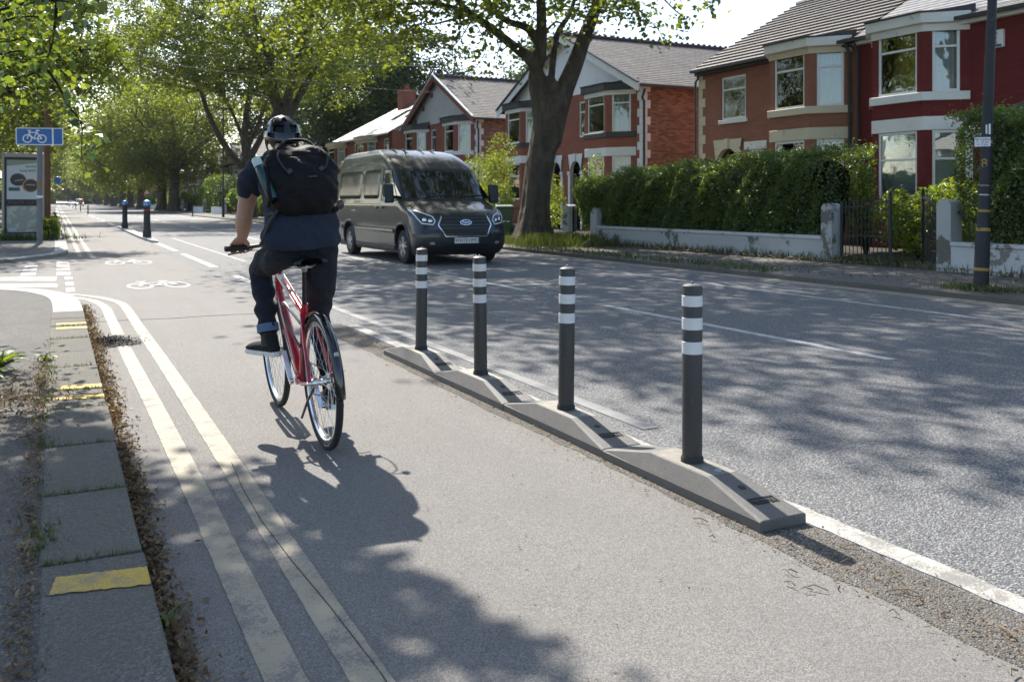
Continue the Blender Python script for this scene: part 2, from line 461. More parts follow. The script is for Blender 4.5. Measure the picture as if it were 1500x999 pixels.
M['roof_conc'] = slate_mat('concrete interlocking tiles', (.155, .142, .135), (.19, .175, .165), .30, 5, (.24, .21, .18), 0, .5, .01)
M['lead'] = plain('dark lead and gutter', (.035, .036, .04), .5, var=.3)
M['board_red'] = plain('red brown bargeboard', (.22, .06, .045), .6, var=.25)
M['curtain_white'] = plain('white net curtain', (.62, .62, .60), .9, var=.15, scale=14)
M['curtain_gold'] = plain('golden curtain', (.62, .40, .07), .85, var=.35, scale=9)
M['blind'] = plain('grey slatted blind', (.62, .64, .62), .7, var=.1, scale=3)
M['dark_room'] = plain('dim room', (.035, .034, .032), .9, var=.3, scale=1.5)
M['glass'] = glass_mat('window glass')
M['glass_dark'] = glass_mat('smoked glass', (.35, .38, .38), .05)
M['wall_white'] = worn_paint('flaking white wall paint', (.58, .585, .58), (.22, .20, .175), .36, 2.2, .8, .5)
M['wall_paint'] = worn_paint('grubby grey wall paint', (.47, .475, .465), (.15, .14, .12), .33, 1.6, .85, .5)
M['wood_brown'] = plain('brown timber', (.13, .075, .04), .8, var=.35, scale=4, bump=.3, bscale=30)
M['bark_plane'] = bark_mat('plane bark', (.085, .068, .053), (.165, .137, .106), (.28, .24, .19))
M['bark_dark'] = bark_mat('dark bark', (.035, .028, .022), (.06, .05, .04), (.10, .085, .066))
M['leaf_plane'] = leaf_mat('plane leaves', (.06, .092, .018), (.11, .15, .026), (.17, .205, .036), .58, (.24, .25, .045))
M['leaf_far'] = leaf_mat('street tree leaves', (.065, .095, .022), (.115, .15, .034), (.165, .20, .05), .58, (.20, .22, .06))
M['leaf_lime'] = leaf_mat('bright fresh leaves', (.07, .11, .015), (.12, .165, .022), (.17, .22, .03), .55, (.22, .25, .05))
M['leaf_near'] = leaf_mat('heart shaped leaves', (.04, .075, .012), (.085, .135, .02), (.14, .19, .03), .55, (.2, .24, .05), .1)
M['leaf_dark'] = leaf_mat('deep green leaves', (.018, .035, .010), (.036, .062, .016), (.06, .095, .024), .3)
M['leaf_hedge'] = leaf_mat('privet leaves', (.046, .082, .020), (.09, .145, .032), (.15, .205, .048), .38, (.19, .24, .06), .07)
M['leaf_shrub'] = leaf_mat('shrub leaves', (.05, .09, .015), (.09, .15, .02), (.15, .22, .035), .45, (.2, .26, .05))
M['hedge_core'] = plain('shaded hedge twigs', (.016, .022, .010), .95, var=.5, scale=14)  # near-black green: the shade deep in the hedge is put into the colour
M['sign_black'] = plain('sign black', (.01, .01, .012), .5)
M['sign_white'] = plain('sign white', (.78, .79, .80), .35, var=.04)

nt_ = M['sep_base'].node_tree; N_b = NT(nt_); pb = [n for n in nt_.nodes if n.type == 'BSDF_PRINCIPLED'][0]; src = pb.inputs['Base Color'].links[0].from_socket
gn = N_b.n('NewGeometry'); sx_ = N_b.n('SeparateXYZ'); N_b.l(gn.outputs['True Normal'], sx_.inputs[0])   # settled dust on level faces
dn = N_b.math('MULTIPLY', N_b.mapr(sx_.outputs[2], .985, .999, 0, 1), N_b.mapr(N_b.noise(N_b.coord(), 16, 5), .3, .7, .35, .95))
N_b.l(N_b.mix(dn, src, (.28, .25, .20)), pb.inputs['Base Color'])
# ---------------------------------------------------------------- ground, road, pavements
PAVE = .07
def sheet(name, pts, z, mat):
    b = MB(); b.poly([(x, y, z) for x, y in pts]); return structure(name, b, mat)
sheet('ground', [(-140, -50), (140, -50), (140, 450), (-140, 450)], -.12, M['ground'])
sheet('carriageway', [(2.39, -20), (10.7, -20), (10.7, 445), (2.39, 445)], 0, M['asphalt_road'])
sheet('cycle_lane', [(-.5, -20), (2.39, -20), (2.39, 445), (-.5, 445)], 0, M['asphalt_fine'])
sheet('side_road', [(-60, 10), (-.5, 10), (-.5, 30), (-60, 30)], 0, M['asphalt_fine'])
# gritty strip between the two surfaces, ragged on the lane side
b = MB(); n = 160; e0 = []; e1 = []
for i in range(n + 1):
    y = -8 + 17.4 * i / n
    e0.append((2.385 + .008 * math.sin(y * 2.1) + rnd.uniform(-.014, .012), y, .004)); e1.append((2.66 + rnd.uniform(-.012, .012), y, .004))
for i in range(n):
    b.quad(e0[i], e1[i], e1[i + 1], e0[i + 1]); b.quad((e0[i][0] - .006, e0[i][1], -.001), e0[i], e0[i + 1], (e0[i + 1][0] - .006, e0[i + 1][1], -.001))
structure('dirt_strip', b, M['dirt'])

def bez(pts, n=8):
    """smooth polyline through points (Catmull-Rom)"""
    P = [Vector(p) for p in pts]; out = []
    for i in range(len(P) - 1):
        p0, p1, p2, p3 = P[max(i - 1, 0)], P[i], P[i + 1], P[min(i + 2, len(P) - 1)]
        for k in range(n):
            t = k / n
            out.append(.5 * ((2 * p1) + (p2 - p0) * t + (2 * p0 - 5 * p1 + 4 * p2 - p3) * t * t + (3 * p1 - p0 - 3 * p2 + p3) * t ** 3))
    out.append(P[-1]); return out
def offset(pl, d):
    out = []
    for i, p in enumerate(pl):
        t = pl[min(i + 1, len(pl) - 1)] - pl[max(i - 1, 0)]; t.normalize()
        out.append(Vector((p.x - t.y * d, p.y + t.x * d)))
    return out

# near corner: kerb line up the lane, round into the side road
near_k = [Vector((.27, -12)), Vector((.27, 11.2))] + bez([(.27, 11.2), (.265, 11.7), (.25, 12.4), (.20, 13.0), (.08, 13.55), (-.15, 14.15), (-.5, 14.6), (-1.1, 15.05), (-2.2, 15.5), (-4, 15.85), (-8, 16)], 5)[1:] + [Vector((-60, 16))]
far_k = [Vector((-60, 21)), Vector((-6, 21))] + bez([(-6, 21), (-2.5, 21.2), (-1.03, 21.8), (-.3, 22.9), (.06, 23.75), (.22, 24.6), (.27, 25.6), (.27, 26.5)], 5)[1:] + [Vector((.27, 445))]
kw = .30
ni = offset(near_k, kw); fi = offset(far_k, kw)
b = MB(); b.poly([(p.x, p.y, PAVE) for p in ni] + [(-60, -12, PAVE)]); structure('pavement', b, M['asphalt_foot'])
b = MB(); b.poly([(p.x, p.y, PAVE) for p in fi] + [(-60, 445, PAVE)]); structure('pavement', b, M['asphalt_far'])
def kerb_strip(b, outer, inner, z, mi=0, jit=0):
    for i in range(len(outer) - 1):
        a, c, d, e = outer[i], outer[i + 1], inner[i + 1], inner[i]
        b.quad((a.x, a.y, z), (c.x, c.y, z), (d.x, d.y, z), (e.x, e.y, z), mi)
        b.quad((a.x, a.y, -.02), (c.x, c.y, -.02), (c.x, c.y, z), (a.x, a.y, z), mi)
# straight run of separate kerb stones with open joints
b = MB(); y = -3.0; k = 0
joints = []
edges = [-3.2, -2.3, -1.4, -.5, .42, 1.35, 2.28, 3.42, 4.22, 5.05, 5.95, 6.52, 7.45, 8.2, 9.0, 9.88, 10.55, 11.2]
for y0, y1 in zip(edges, edges[1:]):
    dz = rnd.uniform(-.0015, .0015); g = .007
    x0, x1 = -.046 + rnd.uniform(-.006, .004), .272 + rnd.uniform(-.005, .005)
    b.box(x0, x1, y0 + g, y1 - g, -.05, PAVE + .006 + dz)
    joints.append(y1)
structure('kerb', b, M['kerb'], bevel=.008)
b = MB(); i0 = 1
kerb_strip(b, near_k[i0:], ni[i0:], PAVE + .004)
structure('kerb', b, M['kerb_white'])
b = MB(); kerb_strip(b, far_k[:-1] + [Vector((.27, 200))], fi[:-1] + [Vector((-.03, 200))], PAVE + .004); structure('kerb', b, M['kerb_white'])
# dark bed under the open joints
b = MB(); b.box(-.04, .26, -3.2, 11.2, -.06, PAVE - .02); structure('kerb_bed', b, M['soil'])
# far side: kerb, pavement rising a little to the garden walls, gardens
b = MB()
b.quad((10.6, -20, .075), (10.6, -20, 0), (10.6, 445, 0), (10.6, 445, .075)); b.quad((10.6, -20, .075), (10.6, 445, .075), (10.75, 445, .082), (10.75, -20, .082))
structure('kerb', b, M['kerb'])
b = MB(); b.quad((10.75, -20, .078), (10.75, 445, .078), (13.25, 445, .14), (13.25, -20, .14)); structure('pavement', b, M['asphalt_far'])
sheet('garden_ground', [(13.25, -20), (60, -20), (60, 445), (13.25, 445)], .14, M['soil'])
def front_path(x0, x1, y0, y1, z=.146):
    b = MB(); b.quad((x0, y0, z), (x1, y0 + .6, z), (x1, y1 + .6, z), (x0, y1, z)); return structure('garden_path', b, M['asphalt_far'])
front_path(13.25, 18.9, 10.75, 12.1); front_path(13.25, 19, 23.3, 24.4)

# ---------------------------------------------------------------- painted markings
ML = .004
def ribbon(b, pl, w0, w1, z, jt=0):
    if jt:
        q = [pl[0]]
        for p in pl[1:]:
            n = max(1, min(220, int((p - q[-1]).length / .05))) if p.y < 14 else 1; s = q[-1]
            q += [s.lerp(p, (k + 1) / n) for k in range(n)]
        pl = q
    a = offset(pl, w0); c = offset(pl, w1)
    for e in (a, c):
        for p in e: p.x += rnd.uniform(-jt, jt)
    for i in range(len(pl) - 1):
        b.quad((a[i].x, a[i].y, z), (c[i].x, c[i].y, z), (c[i + 1].x, c[i + 1].y, z), (a[i + 1].x, a[i + 1].y, z))
        for e in (a, c): b.quad((e[i].x, e[i].y, -.001), (e[i].x, e[i].y, z), (e[i + 1].x, e[i + 1].y, z), (e[i + 1].x, e[i + 1].y, -.001))
def vline(x0, x1, y0, y1, mat, z=ML, name='road_marking', step=1.5):
    b = MB(); n = max(1, int(min((y1 - y0), 60) / step)); jt = .0065 if step < .5 else 0
    j0 = [x0 + rnd.uniform(-jt, jt) for i in range(n + 1)]; j1 = [x1 + rnd.uniform(-jt, jt) for i in range(n + 1)]
    for i in range(n):
        a, c = y0 + (y1 - y0) * i / n, y0 + (y1 - y0) * (i + 1) / n
        b.quad((j0[i], a, z), (j1[i], a, z), (j1[i + 1], c, z), (j0[i + 1], c, z))
        for j in (j0, j1): b.quad((j[i], a, -.001), (j[i], a, z), (j[i + 1], c, z), (j[i + 1], c, -.001))
    return structure(name, b, M[mat])
r_in = bez([(.755, -8), (.755, 2.4), (.76, 4), (.765, 6.1), (.765, 8), (.755, 10), (.755, 11.6), (.73, 12.5), (.60, 13.15), (.4, 13.67), (.15, 14.08), (-.28, 14.66), (-.9, 15.2), (-2.2, 15.75), (-8, 16.3), (-40, 16.4)], 6)
l_in = bez([(.55, -8), (.55, 2.4), (.555, 4), (.55, 6.2), (.535, 8.5), (.535, 10), (.535, 11.3), (.53, 12.1), (.43, 12.95), (.26, 13.45), (.0, 13.95), (-.3, 14.4)], 6)
b = MB(); ribbon(b, r_in, -.053, .053, ML, .0016); structure('yellow_line', b, M['yellow_line'])
# inner line is interrupted by the patched trench
la = [p for p in l_in if p.y <= 8.92]; lb = [p for p in l_in if p.y >= 9.38]
for seg in (la, lb):
    b = MB(); ribbon(b, seg, -.053, .053, ML, .0016); structure('yellow_line', b, M['yellow_line'])
fr = bez([(-8, 20.75), (-2.6, 20.9), (-.9, 21.3), (.1, 22.0), (.6, 22.45), (.74, 22.7), (.745, 23.6), (.735, 25), (.735, 27), (.735, 29)], 6) + [Vector((.735, 300))]
b = MB(); ribbon(b, fr, -.055, .055, ML); structure('yellow_line', b, M['yellow_line'])
b = MB(); ribbon(b, [Vector((.5, 23.3)), Vector((.5, 30)), Vector((.5, 80)), Vector((.5, 300))], -.05, .05, ML); structure('yellow_line', b, M['yellow_line'])
vline(10.3, 10.42, -10, 300, 'yellow_line', name='yellow_line'); vline(10.5, 10.59, -10, 300, 'yellow_line', name='yellow_line')
W = lambda *a: vline(*a, 'white_line')
vline(2.68, 2.80, -6, 9.25, 'edge_line', ML, 'road_marking', .06)
for y0, y1 in ((14.7, 16.4), (18.5, 23.6), (25, 60), (64, 68), (72, 76), (80, 140)): W(2.69, 2.83, y0, y1)
vline(2.95, 3.05, 4.3, 12.5, 'faded_line'); vline(3.55, 3.65, 20, 34, 'faded_line')
for k in range(-1, 14): vline(6.0, 6.1, 5.3 + 6.5 * k, 9.8 + 6.5 * k, 'white_line')
vline(9.0, 9.11, -10, 300, 'edge_line')
b = MB()
for y0, y1 in ((14.42, 15.11), (15.48, 16.13), (16.69, 17.3)): b.quad((.13, y0, ML), (.245, y0, ML), (.245, y1, ML), (.13, y1, ML))
for y0, y1 in ((17.75, 18.52), (18.98, 19.56), (19.97, 20.6), (20.95, 21.5)):
    b.quad((.01, y0, ML), (.235, y0, ML), (.235, y1, ML), (.01, y1, ML))
    if y0 < 20.9: b.quad((-.55, y0 + .1, ML), (-.32, y0 + .1, ML), (-.32, y1 + .1, ML), (-.55, y1 + .1, ML))
b.poly([(0, 16.5, ML), (.01, 17.44, ML), (-3.4, 18.3, ML), (-3.4, 18.2, ML)]); b.poly([(.0, 15.25, ML), (.03, 15.6, ML), (.0, 15.98, ML), (-3.4, 17.2, ML), (-3.4, 17.1, ML)])
structure('road_marking', b, M['white_line'])
# two painted bicycles, stretched along the lane
def cycle_symbol(cx, cy, w=.88, h=1.25):
    b = MB(); z = ML
    def P(u, v): return Vector((cx + (u - .5) * w, cy + (v - .5) * h, z))
    def ring(u, v, ru, rv, t):
        n = 36
        for i in range(n):
            a0, a1 = 2 * PI * i / n, 2 * PI * (i + 1) / n
            q = lambda a, k: P(u + (ru * k) * math.cos(a), v + (rv * k) * math.sin(a))
            b.quad(q(a0, 1), q(a1, 1), q(a1, 1 - t), q(a0, 1 - t))
    def bar(p, q, t=.06):
        p, q = P(*p), P(*q); d = (q - p); d.normalize(); nn = Vector((-d.y, d.x, 0)) * t / 2
        b.quad(p - nn, q - nn, q + nn, p + nn)
    ring(.21, .38, .21, .38, .24); ring(.79, .38, .21, .38, .24)
    z += .0015
    bar((.21, .38), (.30, .86)); z += .0012; bar((.28, .72), (.62, .74), .07); z += .0012; bar((.28, .66), (.48, .34), .07); z += .0012
    bar((.48, .34), (.65, .88), .07); z += .0012; bar((.62, .72), (.79, .38), .06); z += .0012; bar((.48, .34), (.79, .38), .06); z += .0012
    bar((.56, .90), (.73, .90), .09); bar((.20, .90), (.36, .90), .09)
    structure('cycle_symbol', b, M['white_line'])
cycle_symbol(1.40, 15.1, .90, 1.35); cycle_symbol(1.36, 20.95, .90, 1.6)
# yellow loading bars on the kerb top
b = MB(); zz = PAVE + .0088
nn = 24
far_e = [(.268 - .268 * i / nn, 3.255 + .035 * i / nn + rnd.uniform(-.005, .005), zz) for i in range(nn + 1)]; near_e = [(-.02 + .288 * i / nn, 3.15 - .05 * i / nn + rnd.uniform(-.006, .006), zz) for i in range(nn + 1)]
b.poly(near_e + far_e)
b.quad((-.02, 6.22, zz), (.268, 6.18, zz), (.268, 6.30, zz), (-.02, 6.34, zz)); b.quad((0, 6.555, zz), (.268, 6.54, zz), (.268, 6.66, zz), (.04, 6.68, zz))
b.quad((.0, 9.66, zz), (.268, 9.62, zz), (.268, 9.78, zz), (.0, 9.80, zz)); b.quad((.0, 10.0, zz), (.268, 9.98, zz), (.268, 10.1, zz), (.0, 10.12, zz))
structure('kerb_marking', b, M['kerb_yellow'])
# patched trench across the gutter and the seam in the lane
b = MB(); pts = [(.275, 8.86), (.33, 8.80), (.4, 8.84), (.47, 8.79), (.54, 8.89), (.60, 8.85), (.66, 8.88), (.70, 8.98), (.66, 9.06), (.61, 9.14), (.57, 9.30), (.5, 9.42), (.44, 9.50), (.40, 9.40), (.34, 9.47), (.275, 9.36)]
b.poly([(x, y, .006) for x, y in pts]); structure('trench_patch', b, M['patch'])
b = MB(); pl = [Vector((.3 + .3 * i, 10.7 + .03 * math.sin(i * 1.7) + rnd.uniform(-.012, .012))) for i in range(8)]; ribbon(b, pl, -.004, .004, .003); structure('road_seam', b, M['patch'])
b = MB(); pl = [Vector((.755 + .03 * math.sin(i * .9) + .01 * i * .2, 1.5 + i * .45)) for i in range(8)]; ribbon(b, pl, -.0011, .0011, .0065); structure('road_crack', b, M['patch'])
# white road plates behind the far corner (tactile bars)
b = MB()
for i in range(6): b.box(-1.9 + i * .2, -1.78 + i * .2, 21.75, 22.15, PAVE, PAVE + .006)
structure('tactile_paving', b, M['stone_cream'])

b = MB(); n = 150; A_e = [(.262, .9 + 10.4 * i / n, .004) for i in range(n + 1)]; B_e = [(.315 + .03 * math.sin(i * .37) + .02 * math.sin(i * 1.3) + rnd.uniform(-.012, .012), .9 + 10.4 * i / n, .004) for i in range(n + 1)]
for i in range(n): b.quad(A_e[i], B_e[i], B_e[i + 1], A_e[i + 1]); b.quad(B_e[i], (B_e[i][0] + .006, B_e[i][1], -.001), (B_e[i + 1][0] + .006, B_e[i + 1][1], -.001), B_e[i + 1])
structure('gutter_soil', b, M['soil'])
# ---------------------------------------------------------------- loose stuff on the ground
def scatter_flakes(name, n, fx, fy, fz, size, mat, rng, aspect=(.35, .8), tilt=.5, zlift=.004):
    """small flat flakes lying about: leaves, chips"""
    x = fx(n); y = fy(n); z = fz(n) + zlift
    L = rng.uniform(size[0], size[1], n); Wd = L * rng.uniform(*aspect, n)
    a = rng.uniform(0, 2 * PI, n); t = rng.normal(0, tilt, n); t2 = rng.normal(0, tilt, n)
    ax = np.stack([np.cos(a) * np.cos(t), np.sin(a) * np.cos(t), np.sin(t)], 1)
    bx = np.stack([-np.sin(a) * np.cos(t2), np.cos(a) * np.cos(t2), np.sin(t2)], 1)
    c = np.stack([x, y, z + .25 * L * (np.abs(np.sin(t)) + np.abs(np.sin(t2)))], 1)
    V = np.stack([c - ax * L[:, None] / 2, c + bx * Wd[:, None] / 2, c + ax * L[:, None] / 2, c - bx * Wd[:, None] / 2], 1).reshape(-1, 3)
    F = np.arange(4 * n).reshape(-1, 4)
    return tag(np_mesh(name, V, F, mat), kind='stuff')
rng = np.random.default_rng(3)
def gutter_x(n): return .275 + np.abs(rng.normal(0, .045, n)) + .012 * rng.random(n)
ys = []
def gutter_y(n):
    # clumped: thick in some stretches
    c = rng.uniform(1.0, 12, 60); w = rng.uniform(.03, .25, 60); k = rng.integers(0, 60, n)
    return np.where(rng.random(n) < .55, c[k] + rng.normal(0, 1, n) * w[k], rng.uniform(.8, 12.5, n))
scatter_flakes('leaf_litter', 9000, gutter_x, gutter_y, lambda n: rng.random(n) ** 2 * .018, (.008, .032), M['litter'], rng)
scatter_flakes('leaf_litter', 500, lambda n: .29 + np.abs(rng.normal(0, .06, n)), gutter_y, lambda n: rng.random(n) * .010, (.02, .038), M['litter'], rng, (.3, .6), .45)
scatter_flakes('leaf_litter', 2200, lambda n: -.06 - np.abs(rng.normal(0, .05, n)), lambda n: rng.uniform(1.5, 8, n), lambda n: PAVE + rng.random(n) * .006, (.008, .026), M['litter'], rng)
scatter_flakes('leaf_litter', 2600, lambda n: -.40 + rng.normal(0, .22, n), lambda n: 6.35 + rng.normal(0, .45, n), lambda n: PAVE + rng.random(n) * .02, (.015, .05), M['litter'], rng, (.12, .4))
scatter_flakes('road_grit', 5000, lambda n: 2.5 + rng.normal(0, .09, n), lambda n: rng.uniform(.8, 9, n) ** 1.0, lambda n: rng.random(n) * .004, (.004, .016), M['litter'], rng, (.4, .9), .3, .006)
scatter_flakes('road_grit', 1500, lambda n: .3 + np.abs(rng.normal(.12, .12, n)), lambda n: 9.1 + rng.normal(0, .17, n), lambda n: rng.random(n) * .008, (.008, .03), M['patch'], rng, (.4, .9), .5, .006)
scatter_flakes('road_grit', 500, lambda n: rng.uniform(.9, 2.4, n), lambda n: rng.uniform(1.2, 9, n), lambda n: rng.random(n) * .002, (.004, .014), M['litter'], rng, (.3, .9), .3)
scatter_flakes('leaf_litter', 1800, lambda n: rng.uniform(10.65, 13.1, n), lambda n: rng.uniform(5, 30, n), lambda n: .085 + rng.random(n) * .05, (.02, .06), M['litter'], rng)
scatter_flakes('leaf_litter', 2600, lambda n: 12.9 + rng.normal(0, .14, n), lambda n: rng.uniform(6, 26, n), lambda n: .15 + rng.random(n) * .05, (.02, .07), M['litter'], rng)
# twigs on the dirty strip
b = MB()
for i in range(46):
    x, y = rnd.gauss(2.42, .12), rnd.uniform(1.0, 3.0); a = rnd.uniform(0, PI); L = rnd.uniform(.02, .075)
    p = Vector((x, y, .012)); d = Vector((math.cos(a), math.sin(a), 0)) * L
    b.tube([p - d * .5, p + Vector((rnd.uniform(-.01, .01), rnd.uniform(-.01, .01), .008)), p + d * .5], rnd.uniform(.0012, .0028), 5)
tag(b.build('twig_debris', M['twig']), kind='stuff')

def grass_patch(name, n, fx, fy, z, h, mat, rng, w=.006, lean=.35, kind='stuff'):
    x = fx(n); y = fy(n); hh = rng.uniform(h[0], h[1], n); a = rng.uniform(0, 2 * PI, n); l = rng.normal(0, lean, n) * hh; b_ = rng.uniform(0, 2 * PI, n)
    wx, wy = np.cos(a) * w, np.sin(a) * w
    zz = z if np.ndim(z) else np.full(n, z)
    p0 = np.stack([x - wx, y - wy, zz], 1); p1 = np.stack([x + wx, y + wy, zz], 1)
    mx = x + np.cos(b_) * l * .4; my = y + np.sin(b_) * l * .4
    p2 = np.stack([mx + wx * .8, my + wy * .8, zz + hh * .6], 1); p3 = np.stack([mx - wx * .8, my - wy * .8, zz + hh * .6], 1)
    tx = x + np.cos(b_) * l; ty = y + np.sin(b_) * l
    p4 = np.stack([tx + wx * .1, ty + wy * .1, zz + hh], 1); p5 = np.stack([tx - wx * .1, ty - wy * .1, zz + hh], 1)
    V = np.stack([p0, p1, p2, p3, p4, p5], 1).reshape(-1, 3)
    k = np.arange(n)[:, None] * 6
    F = np.concatenate([k + np.array([[0, 1, 2, 3]]), k + np.array([[3, 2, 4, 5]])])
    o = np_mesh(name, V, F, mat)
    return tag(o, kind=kind) if kind else o
# moss and grass in the kerb joints
jy = np.array([3.42, 5.05, 5.95, 6.52, 7.45, 9.0, 9.88, 4.22])
grass_patch('joint_grass', 900, lambda n: rng.uniform(-.05, .26, n) ** 1.0, lambda n: jy[rng.integers(0, len(jy), n)] + rng.normal(0, .012, n), PAVE - .01, (.012, .045), M['grass_mat'], rng, .0025, .6)
grass_patch('joint_grass', 500, lambda n: -.05 + rng.normal(0, .025, n), lambda n: rng.uniform(2.2, 9, n), PAVE - .004, (.006, .025), M['grass_mat'], rng, .0025, .6)
cl = rng.uniform(2.4, 8.5, 9)
grass_patch('joint_grass', 420, lambda n: -.045 + rng.normal(0, .035, n), lambda n: cl[rng.integers(0, 9, n)] + rng.normal(0, .06, n), PAVE - .004, (.012, .045), M['grass_mat'], rng, .003, .6)
# verge grass round the big tree, along the far walls and behind the far corner
def ring_x(n): return 12.0 + rng.normal(0, .5, n)
grass_patch('verge_grass', 6500, lambda n: 12.3 + rng.normal(0, .45, n), lambda n: 21.7 + rng.normal(0, .8, n), .10, (.06, .38), M['grass_mat'], rng, .007, .75)
grass_patch('verge_grass', 3500, lambda n: 11.8 + rng.normal(0, .40, n), lambda n: 23.6 + rng.normal(0, 1.2, n), .09, (.04, .2), M['grass_mat'], rng, .007, .7)
grass_patch('verge_grass', 2200, lambda n: 13.1 + rng.normal(0, .07, n), lambda n: rng.uniform(7, 22, n), .13, (.04, .22), M['grass_mat'], rng, .008, .5)
grass_patch('verge_grass', 900, lambda n: 11.15 + rng.normal(0, .16, n), lambda n: 8.3 + rng.normal(0, .28, n), .085, (.03, .10), M['grass_mat'], rng, .006, .5)
grass_patch('verge_grass', 1800, lambda n: 11.0 + rng.normal(0, .2, n), lambda n: rng.uniform(12, 22, n), .08, (.02, .12), M['grass_mat'], rng, .008, .5)
grass_patch('verge_grass', 1500, lambda n: -1.2 + rng.normal(0, .7, n), lambda n: 32.7 + rng.normal(0, .25, n), PAVE, (.05, .28), M['grass_mat'], rng, .012, .4)
grass_patch('verge_grass', 3500, lambda n: -.25 + rng.normal(0, .2, n), lambda n: rng.uniform(32.5, 75, n), PAVE, (.04, .22), M['grass_mat'], rng, .014, .4)
# ---------------------------------------------------------------- the van: one lofted shell, cut for the wheels; panels laid on the same surface
VAN = thing('van', (7.36, 16.92, .003), 'dark grey high-roofed delivery van coming towards the camera with bright headlamp rings', 'van')
def interp(tab, z):
    if z <= tab[0][0]: return tab[0][1]
    for (a, p), (b, q) in zip(tab, tab[1:]):
        if z <= b: t = (z - a) / (b - a); return p + (q - p) * t
    return tab[-1][1]
def smoothtab(tab, n=6):
    P = bez([Vector((a, b)) for a, b in tab], n); return [(p.x, p.y) for p in P]
YF = [(.20, .22), (.28, .10), (.40, .02), (.55, 0), (.64, .0), (.70, .035), (.82, .06), (.96, .10), (1.03, .17), (1.08, .30), (1.14, .50), (1.20, .70), (1.255, .88), (1.30, .99), (1.60, 1.30), (1.93, 1.63), (2.00, 1.72), (2.14, 2.00), (2.26, 2.32), (2.36, 2.68), (2.43, 3.05), (2.465, 3.4), (2.48, 3.8)]
WD = [(.20, .93), (.30, .975), (.45, 1.0), (.64, 1.015), (.80, 1.02), (1.0, 1.015), (1.2, 1.005), (1.3, .995), (1.6, .972), (1.93, .940), (2.14, .918), (2.26, .898), (2.36, .862), (2.43, .785), (2.465, .65), (2.48, .42)]
EX = [(.20, .35), (.5, .42), (.8, .52), (1.0, .56), (1.2, .46), (1.3, .36), (1.6, .30), (1.93, .27), (2.2, .24), (2.48, .2)]
YR = [(.20, 5.90), (.3, 5.98), (2.1, 5.96), (2.3, 5.86), (2.42, 5.7), (2.48, 5.5)]
def yF(z): return interp(YF, z)
def wF(z): return interp(WD, z)
PE = 2.7
def front(s, z):
    """point on the nose at lateral fraction s (-1..1) and height z"""
    s = max(-.9999, min(.9999, s)); e = interp(EX, z)
    return Vector((s * wF(z), yF(z) + e * (1 - (1 - abs(s) ** PE) ** (1 / PE)), z))
def side(y, z, sg): return Vector((sg * wF(z), y, z))
def ring(z):
    out = []; n = 14; w = wF(z); e = interp(EX, z); yr = interp(YR, z)
    for i in range(-n, n + 1):
        t = i / n * PI / 2; s = math.copysign(abs(math.sin(t)) ** (2 / PE), t); c = abs(math.cos(t)) ** (2 / PE)
        out.append((s * w, yF(z) + e * (1 - c), z))
    y0 = yF(z) + e; m = 16
    right = [(w, y0 + (yr - .12 - y0) * k / m, z) for k in range(1, m)]
    rear = []
    for i in range(-6, 7):
        t = -i / 6 * PI / 2; s = math.copysign(abs(math.sin(t)) ** .45, t); rear.append((s * w, yr - .12 + .12 * abs(math.cos(t)) ** .45, z))
    left = [(-w, y, z) for _, y, _ in right[::-1]]
    return out + right + rear + left
zs = sorted({round(z, 4) for z, _ in YF} | {.34, .48, .72, .76, .88, .92, 1.4, 1.5, 1.7, 1.8, 1.87, 2.07, 2.2, 2.31, 2.40, 2.45})
v = MB(); rings = [ring(z) for z in zs]; n = len(rings[0]); vs = [p for r in rings for p in r]; fs = []; mi = []
for j in range(len(rings) - 1):
    for i in range(n): fs.append((j * n + i, j * n + (i + 1) % n, (j + 1) * n + (i + 1) % n, (j + 1) * n + i))
for f in fs:
    c = sum((Vector(vs[k]) for k in f), Vector()) / 4
    lowblack = (c.z < .40 and c.y < 1.2) or (c.z < .34)
    v.put([vs[k] for k in f], [(0, 1, 2, 3)], 1 if lowblack else 0, True)
v.put(rings[0], [tuple(range(n - 1, -1, -1))], 1); v.put(rings[-1], [tuple(range(n))], 0)
def car_paint(name, col, flake=.35):
    m, nt, out = new_mat(name); N = NT(nt); p = N.n('BsdfPrincipled'); N.l(p.outputs[0], out.inputs[0])
    p.inputs['Metallic'].default_value = .12; p.inputs['Roughness'].default_value = .38; set_in(p, 'Coat Weight', 1.0); set_in(p, 'Coat Roughness', .03)
    vv = N.coord(); f = N.noise(vv, 900, 1); c = N.mix(N.mapr(f, .4, .6, 0, flake), col, tuple(x * 2.2 for x in col))
    d = N.mapr(N.noise(vv, 1.8, 5), .4, .8, 0, .10); N.l(N.mix(d, c, (.050, .052, .056)), p.inputs['Base Color'])
    set_in(p, 'Coat Weight', .6)
    return m
M['van_paint'] = car_paint('dark grey metallic van paint', (.0165, .0195, .0245)); M['van_panel'] = plain('glossy dark van panel', (.010, .012, .0145), .16, var=.1, scale=2, spec=.28); M['van_black'] = plain('black van plastic', (.02, .02, .021), .55, var=.2, scale=15)
M['chrome'] = plain('chrome', (.75, .76, .78), .12, metal=1, var=.05)
M['van_glass'] = glass_mat('tinted van glass', (.30, .34, .33), .06, .01, .004)
M['lamp_ring'] = plain('white lamp ring', (.80, .83, .86), .3, var=0); M['lamp_inner'] = plain('dark lamp bowl', (.06, .065, .07), .15, metal=.6, var=.3, scale=30)
M['alloy'] = plain('silver alloy', (.48, .49, .50), .3, metal=.85, var=.1); M['tyre'] = plain('tyre rubber', (.018, .018, .019), .8, var=.3, scale=30, bump=.3, bscale=90)
body = v.build('body', [M['van_paint'], M['van_black']], VAN, weld=True, fixn=True, sharp=28)
YA, YB_, WR = 1.0, 4.80, .345
cut = MB()
